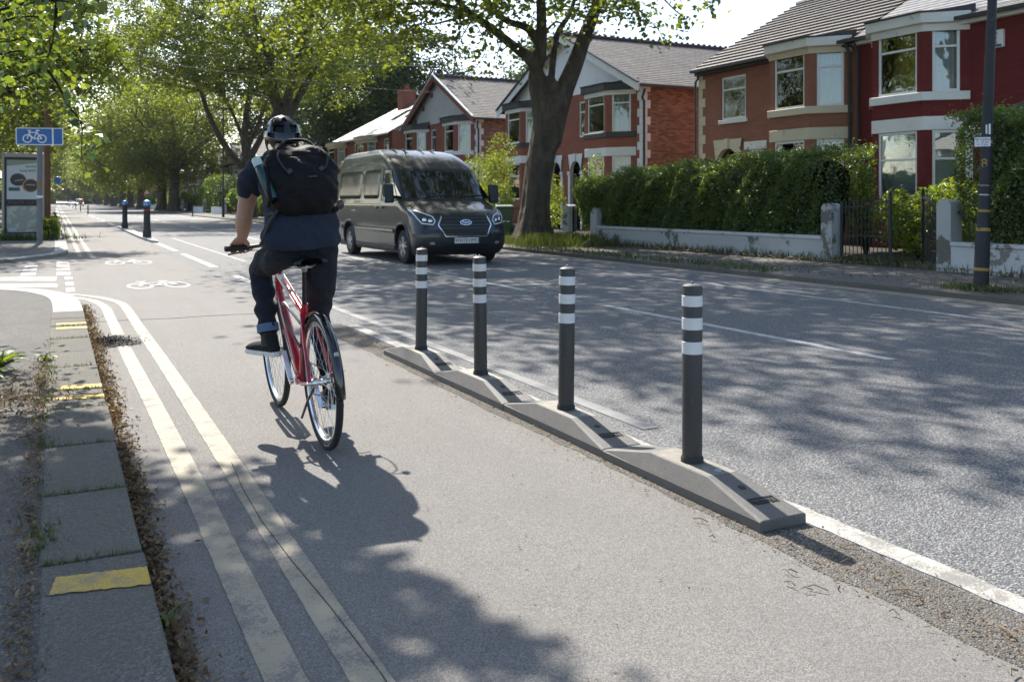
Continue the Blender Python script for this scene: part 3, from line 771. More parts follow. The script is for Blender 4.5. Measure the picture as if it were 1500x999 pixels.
for y in (YA, YB_):
    for s in (-1, 1): cut.lathe([(0, -.30), (.44, -.30), (.44, .30), (0, .30)], (s * .98, y, WR + .03), 40, 'x')
cut.box(-.9, .9, 1.5, 4.3, -.2, .30); cut.box(-.86, .86, 5.3, 6.2, -.2, .30)
# the cab is hollow behind the glass: cut the windscreen and door-window openings right through the shell
def loft(quads, depth):
    b = MB()
    for q in quads: pass
cu = cut.build('cutter', M['van_black'], VAN, fixn=True)
md = body.modifiers.new('wheel_arches', 'BOOLEAN'); md.object = cu; md.operation = 'DIFFERENCE'; md.solver = 'EXACT'
bpy.context.view_layer.update(); dg = bpy.context.evaluated_depsgraph_get()
nm = bpy.data.meshes.new_from_object(body.evaluated_get(dg)); body.modifiers.clear(); body.data = nm; nm.name = 'body'
bpy.data.objects.remove(cu)
nm.set_sharp_from_angle(angle=R(28))

def nrm_front(s, z):
    a = front(s - .004, z); b = front(s + .004, z); c = front(s, z - .006); d = front(s, z + .006)
    n_ = (b - a).cross(d - c); n_.normalize()
    return n_ if n_.y < 0 or n_.z > 0 else -n_
def fpatch(b, q, off, nu=10, nv=6, mi=0):
    """patch on the nose: q = 4 corners (s,z) anticlockwise from lower left as seen from ahead"""
    q = [Vector(p) for p in q]
    def fn(u, w_):
        p = q[0].lerp(q[1], u).lerp(q[3].lerp(q[2], u), w_); return front(p.x, p.y) + nrm_front(p.x, p.y) * off
    b.grid(fn, nu, nv, mi, True)
def fstrip(b, p, q, wd, off, mi=0, n=6):
    """raised strip on the nose between (s,z) points, wd metres wide"""
    p, q = Vector(p), Vector(q); A = []
    for i in range(n + 1):
        t = p.lerp(q, i / n); A.append((front(t.x, t.y), nrm_front(t.x, t.y)))
    for (a, na), (c, nc) in zip(A, A[1:]):
        d = (c - a).normalized(); s = d.cross(na) * wd / 2
        b.put([a - s, c - s, c + s, a + s, a - s + na * off, c - s + nc * off, c + s + nc * off, a + s + na * off], [(4, 5, 6, 7), (0, 1, 5, 4), (2, 3, 7, 6), (1, 2, 6, 5), (3, 0, 4, 7)], mi)
def spatch(b, q, sg, off, nu=8, nv=8, mi=0):
    q = [Vector(p) for p in q]
    def fn(u, w_):
        p = q[0].lerp(q[1], u).lerp(q[3].lerp(q[2], u), w_); return side(p.x, p.y, sg) + Vector((sg * off, 0, off * .15))
    b.grid(fn, nu, nv, mi, True, flip=sg < 0)
def sstrip(b, pts, sg, wd, off, mi=0):
    P = [Vector(p) for p in pts]
    for p, q in zip(P, P[1:]):
        m = max(1, int((q - p).length / .12)); 
        for i in range(m):
            a, c = p.lerp(q, i / m), p.lerp(q, (i + 1) / m); d = (c - a).normalized(); k = Vector((-d.y, d.x)) * wd / 2
            pts_ = [a - k, c - k, c + k, a + k]
            f = (0, 1, 2, 3) if sg < 0 else (3, 2, 1, 0)
            b.put([side(t.x, t.y, sg) + Vector((sg * off, 0, 0)) for t in pts_], [f[::-1]], mi)
# windscreen: black band, glass, then what one dimly sees inside
b = MB(); fpatch(b, [(-.93, 1.285), (.93, 1.285), (.90, 1.965), (-.90, 1.965)], .003, 24, 10); ws = b.build('windscreen_surround', M['van_black'], VAN)
b = MB(); fpatch(b, [(-.885, 1.335), (.885, 1.335), (.855, 1.915), (-.855, 1.915)], .006, 24, 10, 0)
M['screen'] = None
def screen_mat():
    m, nt, out = new_mat('windscreen glass over a dim cab'); N = NT(nt); p = N.n('BsdfPrincipled'); N.l(p.outputs[0], out.inputs[0]); p.inputs['Roughness'].default_value = .03; set_in(p, 'Specular IOR Level', .6)
    c = N.mix(N.mapr(N.noise(N.coord(), 3, 3), .4, .7, 0, 1), (.010, .011, .010), (.035, .036, .033)); N.l(c, p.inputs['Base Color']); set_in(p, 'Coat Weight', .6); return m
M['screen'] = screen_mat(); M['seat_dim'] = plain('seat behind glass', (.006, .006, .006), .2, spec=.6)
b.build('windscreen', M['screen'], ws)
for s in (-.42, .02, .40):
    h = MB(); fpatch(h, [(s - .09, 1.50), (s + .09, 1.50), (s + .075, 1.70), (s - .075, 1.70)], .0075, 4, 4); h.build('headrest', M['seat_dim'], ws)
b = MB()
for s0 in (-.55, .15):
    pts = [front(s0 + .75 * t, 1.335 + .05 * t + .02 * math.sin(t * 3)) + nrm_front(s0, 1.35) * .02 for t in [i / 6 for i in range(7)]]; b.tube(pts, .008, 6)
b.build('wiper', M['van_black'], ws)
# cab roof shield above the screen, roof ribs
b = MB(); fpatch(b, [(-.80, 1.97), (.80, 1.97), (.72, 2.33), (-.72, 2.33)], .002, 16, 8)
b.build('roof_front', M['van_paint'], VAN)
b = MB()
for x in (-.45, -.2, .2, .45):
    for (y0, y1) in ((2.9, 5.6),): b.obox((x, (y0 + y1) / 2, 2.475 - abs(x) * .05), (.02, 0, 0), (0, (y1 - y0) / 2, 0), (0, 0, .012))
b.build('roof_rib', M['van_paint'], VAN)
# bonnet shut line, vents
b = MB(); fstrip(b, (-.97, 1.17), (-.62, 1.035), .010, .003); fstrip(b, (-.62, 1.035), (.62, 1.035), .010, .003, n=12); fstrip(b, (.62, 1.035), (.97, 1.17), .010, .003); b.build('bonnet_gap', M['van_black'], VAN)
for s in (-.42, .42):
    b = MB(); fstrip(b, (s - .17, 1.232), (s + .17, 1.232), .035, .004)
    b.build('bonnet_vent_grille', M['van_black'], VAN)
# grille
b = MB(); fpatch(b, [(-.55, .80), (.55, .80), (.465, .985), (-.465, .985)], .008, 16, 4); fpatch(b, [(-.43, .585), (.43, .585), (.55, .80), (-.55, .80)], .008, 16, 4); gr = b.build('grille', M['van_black'], VAN)
b = MB()
for z, s in ((.93, .475), (.865, .50), (.80, .525), (.735, .50), (.67, .455), (.615, .425)): fstrip(b, (-s, z), (s, z), .026 if z != .80 else .035, .026, n=14)
b.build('slat', plain('grille slat', (.035, .036, .038), .35), gr)
b = MB()
for sg in (-1, 1):
    fstrip(b, (sg * .475, .99), (sg * .56, .80), .024, .024); fstrip(b, (sg * .56, .80), (sg * .44, .578), .02, .022)
fstrip(b, (-.44, .578), (.44, .578), .016, .02, n=14); b.build('grille_trim', M['chrome'], gr)
ba = MB(); ba.poly([(.125 * math.cos(2 * PI * i / 40), .055 * math.sin(2 * PI * i / 40), 0) for i in range(40)], 0); ba.poly([(.112 * math.cos(2 * PI * i / 40), .046 * math.sin(2 * PI * i / 40), .002) for i in range(40)], 1)
bd = ba.build('badge', [M['chrome'], plain('badge blue', (.01, .06, .22), .25)], gr); bd.matrix_local = facing(front(0, .845) + nrm_front(0, .845) * .034, (1, 0, 0), (0, .12, 1))
text_part('badge_lettering', 'Ford', .078, M['chrome'], bd, Matrix.Translation((0, .002, .004)))
# bumper: plate, lower intake, fog lamp pockets, shelf
b = MB(); c = front(0, .495) + Vector((0, -.012, 0)); b.obox(c, (.26, 0, 0), (0, .004, 0), (0, 0, .055)); npl = b.build('number_plate', plain('white number plate', (.70, .70, .68), .4, var=.05), VAN)
text_part('plate_lettering', 'WW70 HMO', .105, M['sign_black'], npl, facing(c + Vector((0, -.0048, -.002)), (1, 0, 0), (0, 0, 1)), sx=.86)
b = MB(); fpatch(b, [(-.40, .31), (.40, .31), (.44, .405), (-.44, .405)], .006, 14, 3)
for k in range(3): fstrip(b, (-.4, .33 + .03 * k), (.4, .33 + .03 * k), .012, .014, n=10)
b.build('lower_intake', M['van_black'], VAN)
for sg in (-1, 1):
    q = [(.58, .375), (.80, .375), (.86, .515), (.52, .515)] if sg > 0 else [(-.80, .375), (-.58, .375), (-.52, .515), (-.86, .515)]
    b = MB(); fpatch(b, q, .006, 6, 3); fg = b.build('fog_lamp', M['van_black'], VAN)
    b = MB(); fpatch(b, [(sg * .70 - .05, .42), (sg * .70 + .05, .42), (sg * .70 + .045, .47), (sg * .70 - .045, .47)], .014, 4, 2); b.build('lens', M['chrome'], fg)
for sg in (-1, 1):
    b = MB(); fstrip(b, (sg * .99, .605), (sg * .55, .585), .045, .010, n=10); b.build('bumper_shelf', M['van_paint'], VAN)
    b = MB(); fstrip(b, (sg * .97, .655), (sg * .50, .60), .006, .002); b.build('bumper_gap', M['van_black'], VAN)
# headlamps with their bright rings
for sg in (-1, 1):
    C4 = [(.60, .80), (.87, .845), (.985, 1.13), (.62, .955)]   # (s,z)
    q = [(sg * s, z) for s, z in C4]
    if sg < 0: q = [q[1], q[0], q[3], q[2]]
    b = MB(); fpatch(b, q, .006, 10, 6); hl = b.build('headlight', M['lamp_inner'], VAN)
    R_ = [(sg * s, z) for s, z in ((.61, .885), (.655, .81), (.85, .835), (.915, .94), (.975, 1.105), (.655, .965))]
    b = MB()
    for p, q2 in zip(R_, R_[1:] + R_[:1]): fstrip(b, p, q2, .020, .016, n=6)
    b.build('lamp_ring', M['lamp_ring'], hl)
    b = MB()
    for s, z, r in ((.70, .885, .045), (.80, .905, .045)):
        o_ = front(sg * s, z) + nrm_front(sg * s, z) * .006; Mq = nrm_front(sg * s, z).to_track_quat('Z', 'Y').to_matrix(); b.lathe([(r, 0), (r * .95, .012), (r * .6, .022), (0, .026)], o_, 18, M=Mq)
    b.build('lens', M['chrome'], hl)
# sides
for sg in (-1, 1):
    b = MB(); spatch(b, [(1.36, 1.33), (2.30, 1.33), (2.30, 1.93), (1.86, 1.93)], sg, .004); dw = b.build('door_window', M['van_glass'] if False else M['screen'], VAN)
    b = MB(); spatch(b, [(1.03, 1.33), (1.33, 1.33), (1.62, 1.66), (1.56, 1.66)], sg, .004); b.build('quarter_window', M['screen'], VAN)
    if sg < 0:
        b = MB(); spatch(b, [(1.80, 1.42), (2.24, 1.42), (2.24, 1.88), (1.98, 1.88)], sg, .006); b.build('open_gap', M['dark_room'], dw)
    b = MB(); sstrip(b, [(1.02, 1.30), (2.36, 1.30)], sg, .03, .008); sstrip(b, [(2.345, 1.30), (2.345, 1.97)], sg, .05, .007); sstrip(b, [(1.30, 1.30), (1.86, 1.965), (2.345, 1.965)], sg, .022, .007); b.build('window_trim', M['van_black'], dw)
    for gap in ([(2.44, .38), (2.44, 2.2)], [(3.78, .38), (3.78, 1.95)], [(5.90, .38), (5.90, 1.95)], [(1.36, .50), (1.30, .9), (1.28, 1.28)], [(2.46, 2.12), (5.86, 2.12)], [(2.46, 1.22), (5.3, 1.22)]):
        b = MB(); sstrip(b, gap, sg, .010, .0015); b.build('panel_gap', M['van_black'], VAN)
    # big pressed side panels with rounded ends, slightly proud
    for y0, y1 in ((2.54, 3.70), (3.86, 5.72)):
        b = MB(); zl, zh = 1.33, 1.98
        def fn(u, w_):
            ins = .10 * (1 - math.sqrt(max(0, 1 - max(0, (abs(w_ - .5) * 2 - .7) / .3) ** 2)))
            y = y0 + ins + (y1 - y0 - 2 * ins) * u; z = zl + (zh - zl) * w_; ed = min(1, min(u, 1 - u) * 16, min(w_, 1 - w_) * 10)
            return side(y, z, sg) + Vector((sg * (.001 + .010 * ed), 0, 0))
        b.grid(fn, 18, 14, 0, True, flip=sg < 0); b.build('side_panel', M['van_panel'], VAN, sharp=60)
    b = MB()
    def mould(y0, y1, z, t, dp):
        for i in range(12):
            a, c = y0 + (y1 - y0) * i / 12, y0 + (y1 - y0) * (i + 1) / 12; x = sg * wF(z)
            b.put([(x, a, z - t), (x, c, z - t), (x + sg * dp, c, z - t * .5), (x + sg * dp, a, z - t * .5), (x, a, z + t), (x, c, z + t), (x + sg * dp, c, z + t * .3), (x + sg * dp, a, z + t * .3)], [(0, 1, 2, 3), (3, 2, 6, 7), (7, 6, 5, 4)] if sg > 0 else [(3, 2, 1, 0), (7, 6, 2, 3), (4, 5, 6, 7)], 0, True)
    mould(1.50, 4.30, .66, .06, .022); mould(5.30, 5.9, .66, .06, .022); b.build('side_moulding', M['van_paint'], VAN)
    b = MB(); b.box(*sorted((sg * .93, sg * 1.0)), 1.52, 4.28, .26, .34); b.build('sill', M['van_black'], VAN, bevel=.015)
    for y, arch in ((YA, 1), (YB_, 1)):
        b = MB(); pts = []
        for i in range(25):
            a = PI * (1.06 - 1.12 * i / 24); z = WR + .03 + .452 * math.sin(a); pts.append((sg * (wF(max(.3, z)) + .004), y + .452 * math.cos(a), z))
        b.tube(pts, [.012 + .014 * math.sin(PI * i / 24) for i in range(25)], 6, mi=0); b.build('wheel_arch', M['van_paint'], VAN)
        wv = MB(); wc_ = (sg * .88, y, WR); wv.lathe([(.21, -.11), (.30, -.115), (.335, -.10), (.345, -.07), (.345, .07), (.335, .10), (.30, .115), (.21, .11)], wc_, 40, 'x', caps=False); wh = wv.build('wheel', M['tyre'], VAN)
        rm = MB(); rm.lathe([(.215, -.10), (.205, -.02), (.20, .05), (.20, .11)], wc_, 36, 'x', caps=False); rm.lathe([(.225, sg * .09), (.222, sg * .108), (.205, sg * .108), (.195, sg * .06)], wc_, 36, 'x', caps=False)
        cx = sg * (.88 + .085)
        for k in range(5):
            for da in (-.13, .13):
                a = 2 * PI * k / 5 + da; a2 = 2 * PI * k / 5 + da * 1.7
                p, q = Vector((cx, y + .05 * math.sin(a), WR + .05 * math.cos(a))), Vector((cx + sg * .012, y + .212 * math.sin(a2), WR + .212 * math.cos(a2))); rm.beam(p, q, .030, .03, up=(sg, 0, 0))
        rm.lathe([(.065, sg * .06), (.06, sg * .105), (.02, sg * .112), (0, sg * .112)], wc_, 20, 'x'); rm.build('rim', M['alloy'], wh)
        dk = MB(); dk.lathe([(0, sg * .03), (.205, sg * .03), (.205, sg * .025)], wc_, 30, 'x'); dk.build('brake_disc', M['van_black'], wh)
    b = MB(); b.obox((sg * 1.20, 1.30, 1.44), (.115, 0, 0), (0, .055, .0), (0, .03, .20)); mr = b.build('mirror', M['van_black'], VAN, bevel=.045, seg=3)
    b = MB(); b.beam((sg * .96, 1.42, 1.36), (sg * 1.14, 1.33, 1.36), .06, .07); b.build('arm', M['van_black'], mr)
    b = MB(); b.obox((sg * 1.30, 1.245, 1.30), (.018, 0, 0), (0, .006, 0), (0, 0, .06)); b.build('indicator', M['lamp_ring'], mr, bevel=.004)
    b = MB()
    for y in (2.18, 2.62): b.beam(side(y, 1.14, sg) + Vector((sg * .022, 0, 0)), side(y + .2, 1.14, sg) + Vector((sg * .022, 0, 0)), .03, .045)
    b.build('door_handle', M['van_paint'], VAN, bevel=.01)
b = MB(); b.tube([(-.45, 2.3, 2.26), (-.46, 2.45, 2.48)], .012, 6); b.build('aerial', M['van_black'], VAN)
# ---------------------------------------------------------------- the cyclist, his bicycle and pack. Local axes: x right, y ahead, z up from the rear tyre's contact
BL = (1.252, 4.70, .002); BR = (0, -.063, 0)
def fuse(b, name, mats, parent, voxel=.008, smooth=6, keepmat=False):
    """overlapping closed shapes melted into one continuous skin"""
    ob = b.build(name, mats, parent, uv=False)
    m = ob.modifiers.new('melt', 'REMESH'); m.mode = 'VOXEL'; m.voxel_size = voxel; m.use_smooth_shade = True
    if smooth: s = ob.modifiers.new('relax', 'SMOOTH'); s.factor = .5; s.iterations = smooth
    bpy.context.view_layer.update(); dg = bpy.context.evaluated_depsgraph_get()
    me = bpy.data.meshes.new_from_object(ob.evaluated_get(dg)); ob.modifiers.clear(); ob.data = me; me.name = name
    me.materials.clear()
    for q in (mats if isinstance(mats, (list, tuple)) else [mats]): me.materials.append(q)
    return ob
def limb(b, pts, rads, n=16, sub=4, sidev=(1, 0, 0), mi=0):
    P = bez([Vector(p) for p in pts], sub)
    RR = bez([Vector(r) if hasattr(r, '__len__') else Vector((r, r)) for r in rads], sub)
    m = len(P); sv = Vector(sidev); rows = []
    def frame(i):
        t = (P[min(i + 1, m - 1)] - P[max(i - 1, 0)]).normalized(); a = sv - t * sv.dot(t)
        if a.length < .05: a = t.orthogonal()
        a.normalize(); return t, a, t.cross(a)
    def row(c, a, w, ra, rb): return [c + a * ra * math.cos(2 * PI * k / n) + w * rb * math.sin(2 * PI * k / n) for k in range(n)]
    t, a, w = frame(0); r = RR[0]; k0 = min(r.x, r.y)
    for q in (.999, .9, .7, .4): rows.append(row(P[0] - t * k0 * q, a, w, r.x * math.sqrt(1 - q * q), r.y * math.sqrt(1 - q * q)))
    for i in range(m): t, a, w = frame(i); rows.append(row(P[i], a, w, RR[i].x, RR[i].y))
    t, a, w = frame(m - 1); r = RR[-1]; k0 = min(r.x, r.y)
    for q in (.4, .7, .9, .999): rows.append(row(P[-1] + t * k0 * q, a, w, r.x * math.sqrt(1 - q * q), r.y * math.sqrt(1 - q * q)))
    vs = [v for r in rows for v in r]; L = len(rows); fs = [tuple(range(n - 1, -1, -1)), tuple(range((L - 1) * n, L * n))]
    for i in range(L - 1):
        for k in range(n): fs.append((i * n + k, i * n + (k + 1) % n, (i + 1) * n + (k + 1) % n, (i + 1) * n + k))
    b.put(vs, fs, mi, True)
def ball(b, c, rx, ry, rz, n=20, m=12, mi=0):
    c = Vector(c); vs = []; fs = []
    for j in range(m + 1):
        t = PI * j / m; t = min(max(t, .02), PI - .02)
        for k in range(n): vs.append(c + Vector((rx * math.sin(t) * math.cos(2 * PI * k / n), ry * math.sin(t) * math.sin(2 * PI * k / n), -rz * math.cos(t))))
    for j in range(m):
        for k in range(n): fs.append((j * n + k, j * n + (k + 1) % n, (j + 1) * n + (k + 1) % n, (j + 1) * n + k))
    fs += [tuple(range(n - 1, -1, -1)), tuple(range(m * n, m * n + n))]
    b.put(vs, fs, mi, True)

def skin_mat():
    m, nt, out = new_mat('skin'); N = NT(nt); p = N.n('BsdfPrincipled'); N.l(p.outputs[0], out.inputs[0]); p.inputs['Roughness'].default_value = .5
    v = N.coord(); c = N.mix(N.mapr(N.noise(v, 14, 4), .35, .7, 0, 1), (.42, .235, .165), (.50, .30, .22)); c = N.mix(N.mapr(N.noise(v, 130, 2), .5, .8, 0, .35), c, (.36, .18, .12)); N.l(c, p.inputs['Base Color'])
    set_in(p, 'Subsurface Weight', .12); set_in(p, 'Subsurface Radius', (.012, .005, .003)); N.l(N.bump(N.noise(v, 220, 2), .12, .003), p.inputs['Normal']); return m
def cloth(name, col, weave=700, fold=9, rough=.9, bump=.35, foldb=.5):
    m, nt, out = new_mat(name); N = NT(nt); p = N.n('BsdfPrincipled'); N.l(p.outputs[0], out.inputs[0]); p.inputs['Roughness'].default_value = rough; set_in(p, 'Specular IOR Level', .25); set_in(p, 'Sheen Weight', .02)
    v = N.coord(); f = N.noise(v, fold, 5, .6, .6); w = N.noise(N.mapping(v, (1, 1, .4)), weave, 2)
    c = N.mix(w, tuple(x * .7 for x in col), tuple(min(1, x * 1.35) for x in col)); c = N.mix(N.mapr(N.noise(v, 4, 4), .4, .75, 0, .35), c, tuple(x * 1.5 for x in col)); N.l(c, p.inputs['Base Color'])
    N.l(N.bump(w, bump * .5, .002, N.bump(f, foldb, .03)), p.inputs['Normal']); return m
M['skin'] = skin_mat(); M['shirt'] = cloth('navy marl cotton', (.020, .025, .041), 500, 11); M['jeans'] = cloth('dark indigo denim', (.013, .0155, .024), 600, 13, .85, .5, .8); M['denim_cuff'] = cloth('pale turned denim', (.10, .15, .23), 600, 12)
M['pack'] = cloth('black ripstop', (.0036, .0036, .0044), 420, 8, .7, .4, .6); M['pack_base'] = cloth('brownish black ripstop', (.0055, .0046, .004), 420, 10, .8, .4, .6); M['hair'] = plain('dark brown hair', (.03, .018, .011), .6, var=.4, scale=60, bump=.5, bscale=160)
M['helmet'] = plain('glossy black helmet', (.003, .004, .006), .2, var=.15, coat=.35); M['helmet_in'] = plain('helmet foam', (.003, .003, .0035), .8)
M['bike_red'] = plain('red bicycle enamel', (.42, .012, .030), .22, var=.06, coat=.7); M['bike_white'] = plain('white bicycle decal', (.7, .7, .7), .3)
M['spoke'] = plain('steel spoke', (.55, .55, .55), .25, metal=1); M['bike_black'] = plain('black bicycle metal', (.018, .018, .02), .32, var=.2, coat=.3); M['guard'] = plain('black mudguard', (.014, .014, .016), .18, coat=.6); M['sole'] = plain('off white sole', (.68, .65, .60), .7, var=.2, scale=25)

# ---- bicycle
bk = thing('bicycle', BL, 'red hybrid bicycle with a black rear mudguard, ridden away along the cycle lane', 'bicycle', None, BR)
f = MB(); V3 = Vector
BB = V3((0, .44, .285)); SC = V3((0, .285, .69)); HT0, HT1 = V3((0, .915, .69)), V3((0, .868, .885)); RH = V3((0, 0, .347)); FH = V3((0, 1.12, .347))
f.tube([HT0, HT1], .023, 14); f.tube([HT0 + V3((0, -.01, .05)), BB], [.024, .027], 14); f.tube([HT1 + V3((0, .006, -.04)), SC + V3((0, 0, -.03))], [.021, .018], 14); f.tube([BB, SC, SC + V3((0, -.012, .035))], [.019, .018, .020], 14)
for s in (-1, 1):
    f.tube([SC + V3((s * .020, -.01, -.02)), V3((s * .045, .14, .53)), V3((s * .066, .0, .35))], [.010, .009, .009], 10); f.tube([BB + V3((s * .032, -.01, 0)), V3((s * .05, .22, .305)), V3((s * .066, 0, .347))], [.013, .011, .010], 10)
f.lathe([(.026, -.036), (.026, .036)], BB, 16, 'x')
fr_ = f.build('frame', M['bike_red'], bk)
b = MB(); P0, P1 = HT1 + V3((0, .006, -.04)), SC + V3((0, 0, -.03)); 
for s in (-1, 1): b.beam(P0.lerp(P1, .06) + V3((s * .0205, 0, .004)), P0.lerp(P1, .78) + V3((s * .0185, 0, .004)), .003, .016)
b.tube([P0.lerp(P1, .10), P0.lerp(P1, .20)], .0215, 14); b.beam(BB.lerp(HT0, .25) + V3((-.0265, 0, .0)), BB.lerp(HT0, .62) + V3((-.0255, 0, 0)), .003, .03); b.build('decal', M['bike_white'], fr_)
b = MB()
for s in (-1, 1): b.tube([HT0 + V3((0, .01, -.03)), V3((s * .05, .955, .62)), V3((s * .056, 1.06, .44)), V3((s * .056, 1.12, .347))], [.02, .016, .013, .011], 10)
b.build('fork', M['bike_black'], bk)
b = MB(); b.tube([SC + V3((0, -.008, .02)), V3((0, .218, .925))], .0138, 12); b.build('seat_post', M['bike_black'], bk)
b = MB(); b.tube([V3((0, .22, .905)), V3((0, .215, .935))], [.016, .022], 12); b.box(-.03, .03, .17, .26, .925, .940); 
for s in (-1, 1): b.tube([(s * .022, .08, .945), (s * .022, .16, .932), (s * .022, .28, .932), (s * .012, .36, .955)], .0035, 6)
b.build('seat_clamp', M['steel'], bk)
b = MB()
def sad(u, v):
    y = .055 + .30 * v; w = .078 * (1 - v) ** .8 * (1 - .25 * v) + .017 if v < .999 else .01; w *= math.sqrt(min(1, (v + .03) * 12)); a = (u - .5) * PI * 1.1
    return V3((w * math.sin(a) * 1.02, y, .948 + .026 * math.cos(a) + .012 * math.cos(v * 5) - .006 * math.exp(-((u - .5) * 9) ** 2)))
b.grid(sad, 16, 16); 
def sad2(u, v): p = sad(u, v); return V3((p.x * .92, p.y, min(p.z - .006, .946)))
b.grid(sad2, 16, 16, flip=True)
b.build('saddle', M['rubber'], bk, fixn=False)
def wheel(c, front):
    t = MB(); t.torus(c, .3295, .0185, 64, 10, 'x'); w = t.build('wheel', M['tyre'], bk)
    r = MB(); r.lathe([(.312, -.0105), (.296, -.0115), (.289, -.006), (.289, .006), (.296, .0115), (.312, .0105), (.312, -.0105)], c, 64, 'x', caps=False); r.build('rim', M['alu'], w)
    h = MB(); wd = .05 if front else .064; h.lathe([(.008, -wd - .012), (.011, -wd), (.028, -wd * .62), (.028, -wd * .56), (.015, -wd * .5), (.015, wd * .5), (.028, wd * .56), (.028, wd * .62), (.011, wd), (.008, wd + .012)], c, 20, 'x'); h.build('hub', M['alu'], w)
    s = MB()
    for k in range(32):
        a = 2 * PI * k / 32; sg = 1 if k % 2 else -1; a2 = a + (.75 if (k // 2) % 2 else -.75)
        p = c + V3((sg * wd * .58, .026 * math.cos(a2), .026 * math.sin(a2))); q = c + V3((0, .291 * math.cos(a), .291 * math.sin(a))); s.tube([p, q], .0011, 4, False)
    s.build('spokes', M['spoke'], w)
wheel(RH, False); wheel(FH, True)
def guard(c, a0, a1, R_, name):
    b = MB(); n = 30
    def fn(u, v):
        a = R(a0 + (a1 - a0) * v); p = (u - .5) * 2; rr = R_ - .016 * p * p
        return c + V3((.0245 * p, rr * math.cos(a), rr * math.sin(a)))
    b.grid(fn, 8, n); g = b.build(name, M['guard'], bk); so = g.modifiers.new('thickness', 'SOLIDIFY'); so.thickness = .002
    s = MB()
    for a in ((a1 - 22,)):
        q = R(a)
        for sg in (-1, 1): s.tube([c + V3((sg * .06, 0, 0)), c + V3((sg * .032, R_ * math.cos(q), R_ * math.sin(q)))], .002, 5)
    s.build('stay', M['spoke'], g)
guard(RH, 48, 184, .366, 'mudguard')
b = MB(); q = R(150); c_ = RH + V3((0, .372 * math.cos(q), .372 * math.sin(q))); b.lathe([(.0, .012), (.012, .010), (.013, 0)], c_, 12, M=Matrix.Rotation(-R(60), 3, 'X').to_3x3()); b.build('reflector', plain('pale reflector', (.5, .5, .5), .3), bk)
# cranks, chain
b = MB(); b.beam(BB + V3((-.062, 0, 0)), V3((-.080, .500, .445)), .016, .026, up=(1, 0, 0)); b.lathe([(.02, -.07), (.02, -.05)], BB, 12, 'x'); cl_ = b.build('crank', M['alu'], bk)
b = MB(); b.box(-.20, -.10, .462, .555, .436, .455); b.tube([(-.085, .505, .445), (-.2, .505, .445)], .007, 8); b.build('pedal', M['bike_black'], bk, bevel=.004)
b = MB(); b.beam(BB + V3((.062, 0, 0)), V3((.082, .38, .125)), .016, .026, up=(1, 0, 0)); b.build('crank', M['alu'], bk)
b = MB(); b.box(.10, .20, .332, .425, .116, .135); b.tube([(.085, .38, .125), (.2, .38, .125)], .007, 8); b.build('pedal', M['bike_black'], bk, bevel=.004)
b = MB(); b.lathe([(.045, .045), (.092, .045), (.092, .049), (.045, .049)], BB, 32, 'x'); b.build('chainring', M['bike_black'], bk)
b = MB(); b.lathe([(.018, .030), (.046, .032), (.046, .036), (.030, .050), (.016, .052)], RH, 24, 'x'); b.build('sprocket', M['spoke'], bk)
b = MB(); b.tube([RH + V3((.044, .0, .04)), BB + V3((.047, 0, .090))], .004, 6); b.tube([RH + V3((.044, .03, -.09)), BB + V3((.047, -.02, -.088))], .004, 6)
b.tube([RH + V3((.044, -.004, .04)), RH + V3((.044, -.04, 0)), RH + V3((.044, .01, -.05)), RH + V3((.044, .03, -.09))], .004, 6); b.build('chain', plain('oily chain', (.06, .055, .05), .4, metal=.6), bk)
b = MB(); b.tube([RH + V3((.052, .0, -.02)), RH + V3((.054, .025, -.07)), RH + V3((.050, .045, -.13))], [.014, .012, .014], 8); b.lathe([(0, -.006), (.02, -.005), (.02, .005), (0, .006)], RH + V3((.046, .05, -.135)), 14, 'x'); b.build('derailleur', M['bike_black'], bk)
b = MB(); b.tube([V3((-.03, .02, .33)), V3((-.055, .10, .24)), V3((-.06, .24, .12))], .007, 8); b.build('kickstand', M['bike_black'], bk)
# curved grey lock bar carried beside the frame
b = MB(); b.tube(bez([(-.022, .30, .615), (-.03, .33, .635), (-.05, .42, .685), (-.058, .50, .715), (-.060, .545, .70), (-.060, .55, .655), (-.052, .51, .60), (-.040, .44, .545), (-.025, .36, .49), (-.022, .345, .48)], 4), .0075, 8); b.build('lock', plain('grey lock bar', (.20, .205, .21), .35, metal=.5), bk)
b = MB(); b.tube(bez([(-.024, .87, .80), (-.034, .80, .70), (-.034, .66, .50), (-.032, .50, .34), (-.03, .42, .30)], 4), .003, 6); b.build('cable', M['bike_black'], bk)
# bars
b = MB(); b.tube(bez([(-.315, .795, 1.022), (-.17, .805, 1.024), (-.06, .835, 1.028), (.06, .835, 1.028), (.17, .805, 1.024), (.315, .795, 1.022)], 4), .0115, 10); hb = b.build('handlebar', M['bike_black'], bk)
b = MB(); b.tube([HT1 + V3((0, 0, -.01)), HT1 + V3((0, -.012, .09)), V3((0, .835, 1.028))], [.018, .018, .016], 12); b.build('stem', M['bike_black'], bk)
for s in (-1, 1):
    b = MB(); b.lathe([(.014, .0), (.0175, .004), (.017, .07), (.0175, .136), (.012, .142)], (s * .175, .803, 1.0235), 14, 'x', M=Matrix.Scale(s, 3, V3((1, 0, 0)))); b.build('grip', M['rubber'], hb)
    b = MB(); b.tube([V3((s * .15, .815, 1.02)), V3((s * .165, .86, 1.0)), V3((s * .29, .865, .985))], [.008, .006, .005], 8); b.build('brake_lever', M['bike_black'], hb)
b = MB(); b.tube(bez([(.31, .795, 1.025), (.335, .78, 1.10), (.33, .74, 1.20), (.29, .71, 1.235), (.335, .70, 1.238)], 4), .0045, 8); b.build('mirror_stalk', M['bike_black'], hb)
